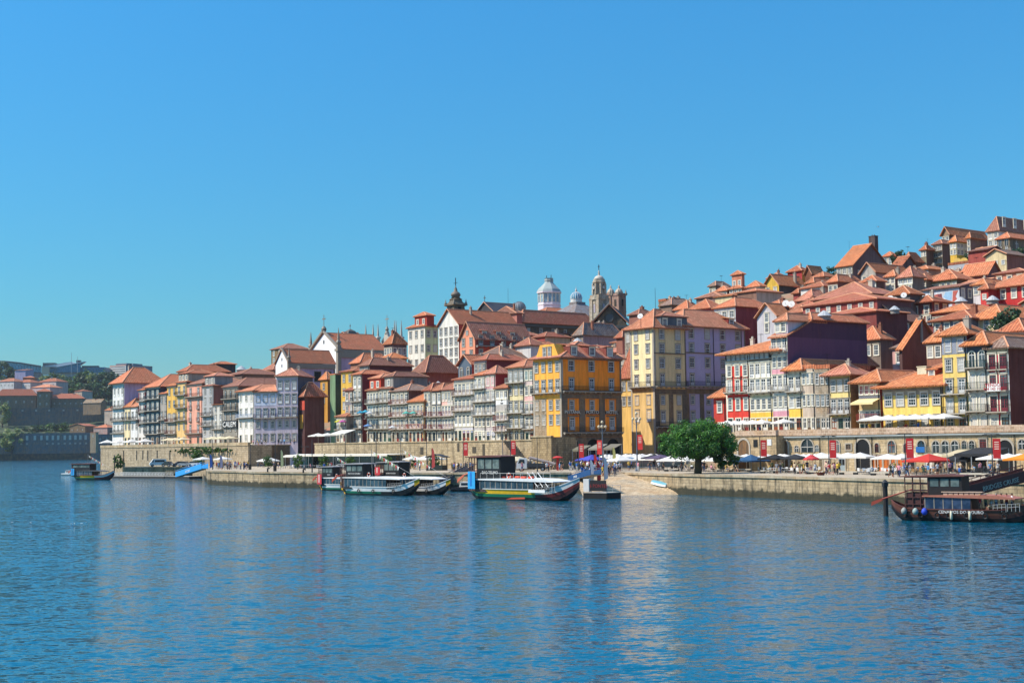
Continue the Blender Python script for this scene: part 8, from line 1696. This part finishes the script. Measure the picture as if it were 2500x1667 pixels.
def joints(kind):
    J = {'pelvis': (0, 0, .95), 'waist': (0, 0, 1.1), 'chest': (0, 0, 1.32), 'neck0': (0, 0, 1.45), 'neck': (0, -.005, 1.5), 'head0': (0, -.02, 1.57), 'head': (0, -.02, 1.65), 'crown': (0, 0, 1.72),
         'sl': (.19, 0, 1.38), 'el': (.24, .02, 1.12), 'wl': (.25, -.04, .88), 'hl': (.25, -.06, .80), 'fl': (.245, -.08, .72), 'sr': (-.19, 0, 1.38), 'er': (-.24, .02, 1.12), 'wr': (-.25, -.04, .88), 'hr': (-.25, -.06, .80), 'fr': (-.245, -.08, .72),
         'hpl': (.09, 0, .86), 'kl': (.1, -.02, .49), 'al': (.11, .02, .09), 'tl': (.11, -.13, .04), 'hpr': (-.09, 0, .86), 'kr': (-.1, -.02, .49), 'ar': (-.11, .02, .09), 'tr': (-.11, -.13, .04)}
    if kind == 'walk':
        J.update(kl=(.1, -.16, .5), al=(.1, -.28, .1), tl=(.1, -.42, .07), kr=(-.1, .06, .5), ar=(-.1, .30, .16), tr=(-.1, .22, .05), el=(.24, .12, 1.14), wl=(.24, .2, .92), hl=(.24, .2, .84), fl=(.24, .18, .77), er=(-.24, -.08, 1.13), wr=(-.23, -.26, .98), hr=(-.22, -.33, .96), fr=(-.21, -.39, .95))
    if kind == 'hold':
        J.update(er=(-.25, -.05, 1.15), wr=(-.12, -.26, 1.22), hr=(-.07, -.32, 1.26), fr=(-.03, -.36, 1.29), el=(.25, -.05, 1.15), wl=(.12, -.26, 1.2), hl=(.06, -.31, 1.24), fl=(.02, -.34, 1.27), kr=(-.12, -.04, .49), tr=(-.16, -.12, .04))
    if kind == 'point':
        J.update(er=(-.3, -.2, 1.4), wr=(-.36, -.42, 1.5), hr=(-.38, -.5, 1.53), fr=(-.39, -.57, 1.56), kl=(.14, -.02, .49), al=(.18, .02, .09), tl=(.2, -.12, .04))
    if kind == 'sit':
        d = .43
        for k in J: J[k] = (J[k][0], J[k][1]+.12, J[k][2]-d+.0)
        J.update(kl=(.12, -.36, .52), al=(.12, -.34, .09), tl=(.12, -.5, .04), kr=(-.12, -.36, .52), ar=(-.12, -.3, .09), tr=(-.12, -.45, .04), hpl=(.1, .06, .5), hpr=(-.1, .06, .5), wl=(.14, -.2, .62), hl=(.12, -.28, .64), fl=(.1, -.34, .64), wr=(-.14, -.2, .66), hr=(-.08, -.28, .7), fr=(-.04, -.33, .72), el=(.24, .02, .72), er=(-.24, .02, .72))
    return J
BASES = {}
for kind in ('stand', 'walk', 'hold', 'point', 'sit'):
    J = joints(kind); me = body('body_'+kind, J, ED, RAD); BASES[kind] = me
# material slots: 0 skin 1 top 2 legs 3 hair 4 shoes
def paint(me, kind, shorts, long_sleeve):
    sit = kind == 'sit'; dz = -.43 if sit else 0; cy = .12 if sit else 0
    for p in me.polygons:
        c = p.center; z = c.z-dz; mi = 0
        if z > 1.62 or (z > 1.53 and c.y > cy+.02): mi = 3
        elif z > 1.46: mi = 0
        elif c.z < .075: mi = 4
        else:
            arm = abs(c.x) > .185 and z > .66 and (not sit or c.z > .58)
            fwd = (c.y < cy-.17 and z > .9 and not sit) or (sit and c.y < -.12 and c.z > .585)
            if arm or fwd: mi = 1 if (z > 1.22 or (long_sleeve and z > .93)) and not (fwd and not long_sleeve) else 0
            elif z > .93 and not (sit and c.y < .0 and c.z < .6): mi = 1
            elif sit: mi = 2 if (c.z > .42 or not shorts) else 0
            else: mi = 2 if (z > .5 or not shorts) else 0
        p.material_index = mi
SKIN = [plain('#b5806a', .6), plain('#c49078', .6), plain('#8a5a42', .6)]; HAIR = ['#241a14', '#3a2818', '#6a4a2c', '#a8926a', '#14110f', '#8d8880']
TOPS = [('white', '#d4d2ce'), ('white', '#d4d2ce'), ('navy', '#1f2a44'), ('black', '#1a1b1d'), ('red', '#a82a2c'), ('sky blue', '#6a9cc4'), ('grey', '#7d7f82'), ('pink', '#c98a94'), ('striped', '#b8bcc4'), ('olive', '#5c6040'), ('yellow', '#c9a83a'), ('blue', '#2a5a9c'), ('beige', '#b5a284'), ('dark green', '#2a4a3a')]
BOTT = [('blue jeans', '#2c3c5a', 0), ('black trousers', '#1a1b1e', 0), ('beige shorts', '#b0a080', 1), ('grey trousers', '#55585c', 0), ('denim shorts', '#4a6080', 1), ('white trousers', '#c4c2bc', 0), ('dark shorts', '#2a2c30', 1)]
PM = {}
def person_mesh(kind, t, b, rg):
    sl = rg.random() < .3; v = rg.randrange(2); k = (kind, t[0], b[0], sl, v)
    if k not in PM:
        me = BASES[kind].copy(); me.name = 'person'; me.materials.clear()
        for m_ in (SKIN[rg.choice((0, 1, 1, 0, 2))], plain(t[1], .85), plain(b[1], .85), plain(rg.choice(HAIR), .8), plain(rg.choice(('#1a1a1a', '#c9c6c0', '#4a3628')), .6)): me.materials.append(m_)
        paint(me, kind, b[2], sl); PM[k] = me
    return PM[k]
VERB = {'stand': 'standing', 'walk': 'walking', 'hold': 'gesturing', 'point': 'pointing', 'sit': 'sitting'}
PLIST = []
def person(px, z, off=None, py=None, kind=None, rz=None, where='', group='', rg=random, t=None, b=None, h=None):
    p = atZ(px, py, z) if py else onoff(px, 1135, off); kind = kind or rg.choice(('stand', 'stand', 'walk', 'walk', 'hold', 'point'))
    t = t or rg.choice(TOPS); b = b or rg.choice(BOTT); me = person_mesh(kind, t, b, rg)
    o = obj('person', me, None, (p.x, p.y, z), rg.uniform(0, 6.28) if rz is None else rz); s = h or rg.uniform(.92, 1.06); o.scale = (s*rg.uniform(.98, 1.12), s*1.05, s)
    tag(o, 'person in %s top, %s, %s %s' % (t[0], b[0], VERB[kind], where), 'person', group); PLIST.append(o); return o
rg = random.Random(21)
def crowd(n, xa, xb, ya, yb, where, group, z=QZ, kinds=None, offm=False, rz=None):
    pts = []
    for i in range(n):
        for t in range(30):
            px, v = rg.uniform(xa, xb), rg.uniform(ya, yb)
            p = onoff(px, 1135, v) if offm else atZ(px, v, z)
            if all((p.xy-q_.xy).length > .62 for q_ in pts): break
        pts.append(p); kind = rg.choice(kinds or ('stand', 'stand', 'walk', 'walk', 'hold', 'point'))
        person(px, z, off=v if offm else None, py=None if offm else v, kind=kind, where=where, group=group, rg=rg, rz=rz)
crowd(44, 514, 606, 1141, 1147, 'in the queue on the left quay', 'people queuing on the left quay')
crowd(6, 618, 690, 1136, 1144, 'by the white gazebo', 'people by the gazebo')
crowd(12, 612, 720, 26.5, 29, 'on the small upper square', 'people on the small square', z=LZ, offm=True)
crowd(7, 260, 440, 24.9, 25.6, 'on the left terrace', 'people on the left terrace', z=LZ, offm=True, kinds=('stand', 'sit'))
crowd(5, 790, 815, 1146, 1152, 'at the café deck end', 'people by the café deck')
crowd(10, 950, 1062, 1145.5, 1151, 'before the middle wall', 'people before the middle wall')
crowd(14, 1090, 1160, 1147.5, 1151.5, 'behind the grey gangway', 'people queuing for the third boat')
crowd(66, 1335, 1505, 1144, 1151.5, 'in the square crowd', 'people crowding the square')
crowd(12, 1180, 1330, 1146, 1151, 'near the white flatbed truck', 'people near the truck')
for i in range(26):
    px, py = rg.uniform(1420, 1505), rg.uniform(1153.5, 1166); q_ = slip_hit(px, py); person(px, q_.z, py=None, off=0, where='at the head of the slipway', group='people on the slipway', rg=rg); PLIST[-1].location = q_
crowd(10, 1500, 1560, 1142, 1151, 'beside the ornate lamp', 'people beside the ornate lamp')
crowd(5, 1488, 1520, 1150.5, 1155, 'at the top of the slipway', 'people at the slipway')
crowd(16, 1560, 1800, 1146, 1152, 'near the round tree', 'people near the round tree')
crowd(16, 1880, 2040, 1150, 1158, 'below the dark parasols', 'people below the dark parasols')
crowd(9, 2018, 2052, 1153, 1160, 'left of the dark arch', 'people by the second arch')
crowd(11, 2172, 2232, 1156, 1167, 'by the third banner', 'people by the third banner')
crowd(18, 2255, 2480, 1150, 1163, 'behind the dark wooden boat', 'people behind the dark boat')
crowd(10, 1770, 1870, 28.2, 30, 'under the upper terrace parasols', 'people on the right terrace', z=RZ-.4, offm=True, kinds=('stand', 'sit'))
crowd(10, 2120, 2300, 28.6, 30, 'outside the long yellow house', 'people on the right terrace', z=RZ-.4, offm=True, kinds=('stand', 'sit'))
i = 0
for p, where in SPOTS[::2]:
    t = rg.choice(TOPS); b = rg.choice(BOTT); me = person_mesh('sit', t, b, rg); a = rg.uniform(0, 6.28)
    o = obj('person', me, None, (p.x+.8*math.cos(a), p.y+.8*math.sin(a), QZ), a-R(90)); tag(o, 'person in %s top, %s, seated %s' % (t[0], b[0], where), 'person', 'people seated '+where); PLIST.append(o)
pq = atZ(2480, 1252, .9)
for k in range(7):
    px = 2405+k*13; p = atZ(px, 1256, .75); t = rg.choice(TOPS); b = rg.choice(BOTT); o = obj('person', person_mesh(rg.choice(('stand', 'sit', 'hold')), t, b, rg), None, (p.x, p.y+1.2, .95), rg.uniform(0, 6)); tag(o, 'person in %s top, %s, aboard the dark wooden boat' % (t[0], b[0]), 'person', 'passengers on the dark boat'); PLIST.append(o)
# ---------------------------------------------------------------- make look-alike labels single each thing out by place
def dedupe():
    by = {}
    for o in sc.objects:
        if o.parent is None and 'label' in o: by.setdefault(o['label'], []).append(o)
    for lb, os_ in by.items():
        if len(os_) < 2: continue
        os_.sort(key=lambda o: to_px(o.matrix_world.translation if False else o.location)[0]); n = len(os_); W_ = ['two', 'three', 'four', 'five', 'six', 'seven', 'eight', 'nine', 'ten']
        if 'group' not in os_[0]: pass
        for i, o in enumerate(os_):
            if n == 2: pre = ('left of two ', 'right of two ')[i]
            else:
                e = ['first', 'second', 'third', 'fourth', 'fifth', 'sixth', 'seventh', 'eighth', 'ninth', 'tenth', 'eleventh', 'twelfth', 'thirteenth', 'fourteenth', 'fifteenth']
                pre = (e[i]+' from left, ') if i < len(e) else '%dth from left, ' % (i+1)
            o['label'] = ' '.join((pre+lb).split()[:16])
dedupe()

# ---------------------------------------------------------------- thin volume round the whole scene, added mainly to lift dark shadows
m = M(); m.box(-1500, 900, -30, 2450, -4, 128)
hm = bpy.data.materials.new('thin_fill_haze'); hm.use_nodes = True; nt = hm.node_tree; nt.nodes.clear()
o_ = nt.nodes.new('ShaderNodeOutputMaterial'); v_ = nt.nodes.new('ShaderNodeVolumePrincipled'); v_.inputs['Color'].default_value = (.86, .93, 1, 1); v_.inputs['Density'].default_value = .000035; v_.inputs['Anisotropy'].default_value = .0
nt.links.new(v_.outputs[0], o_.inputs['Volume'])
tag(obj('fill_haze', m.mesh('fill_haze', [hm])), kind='stuff')
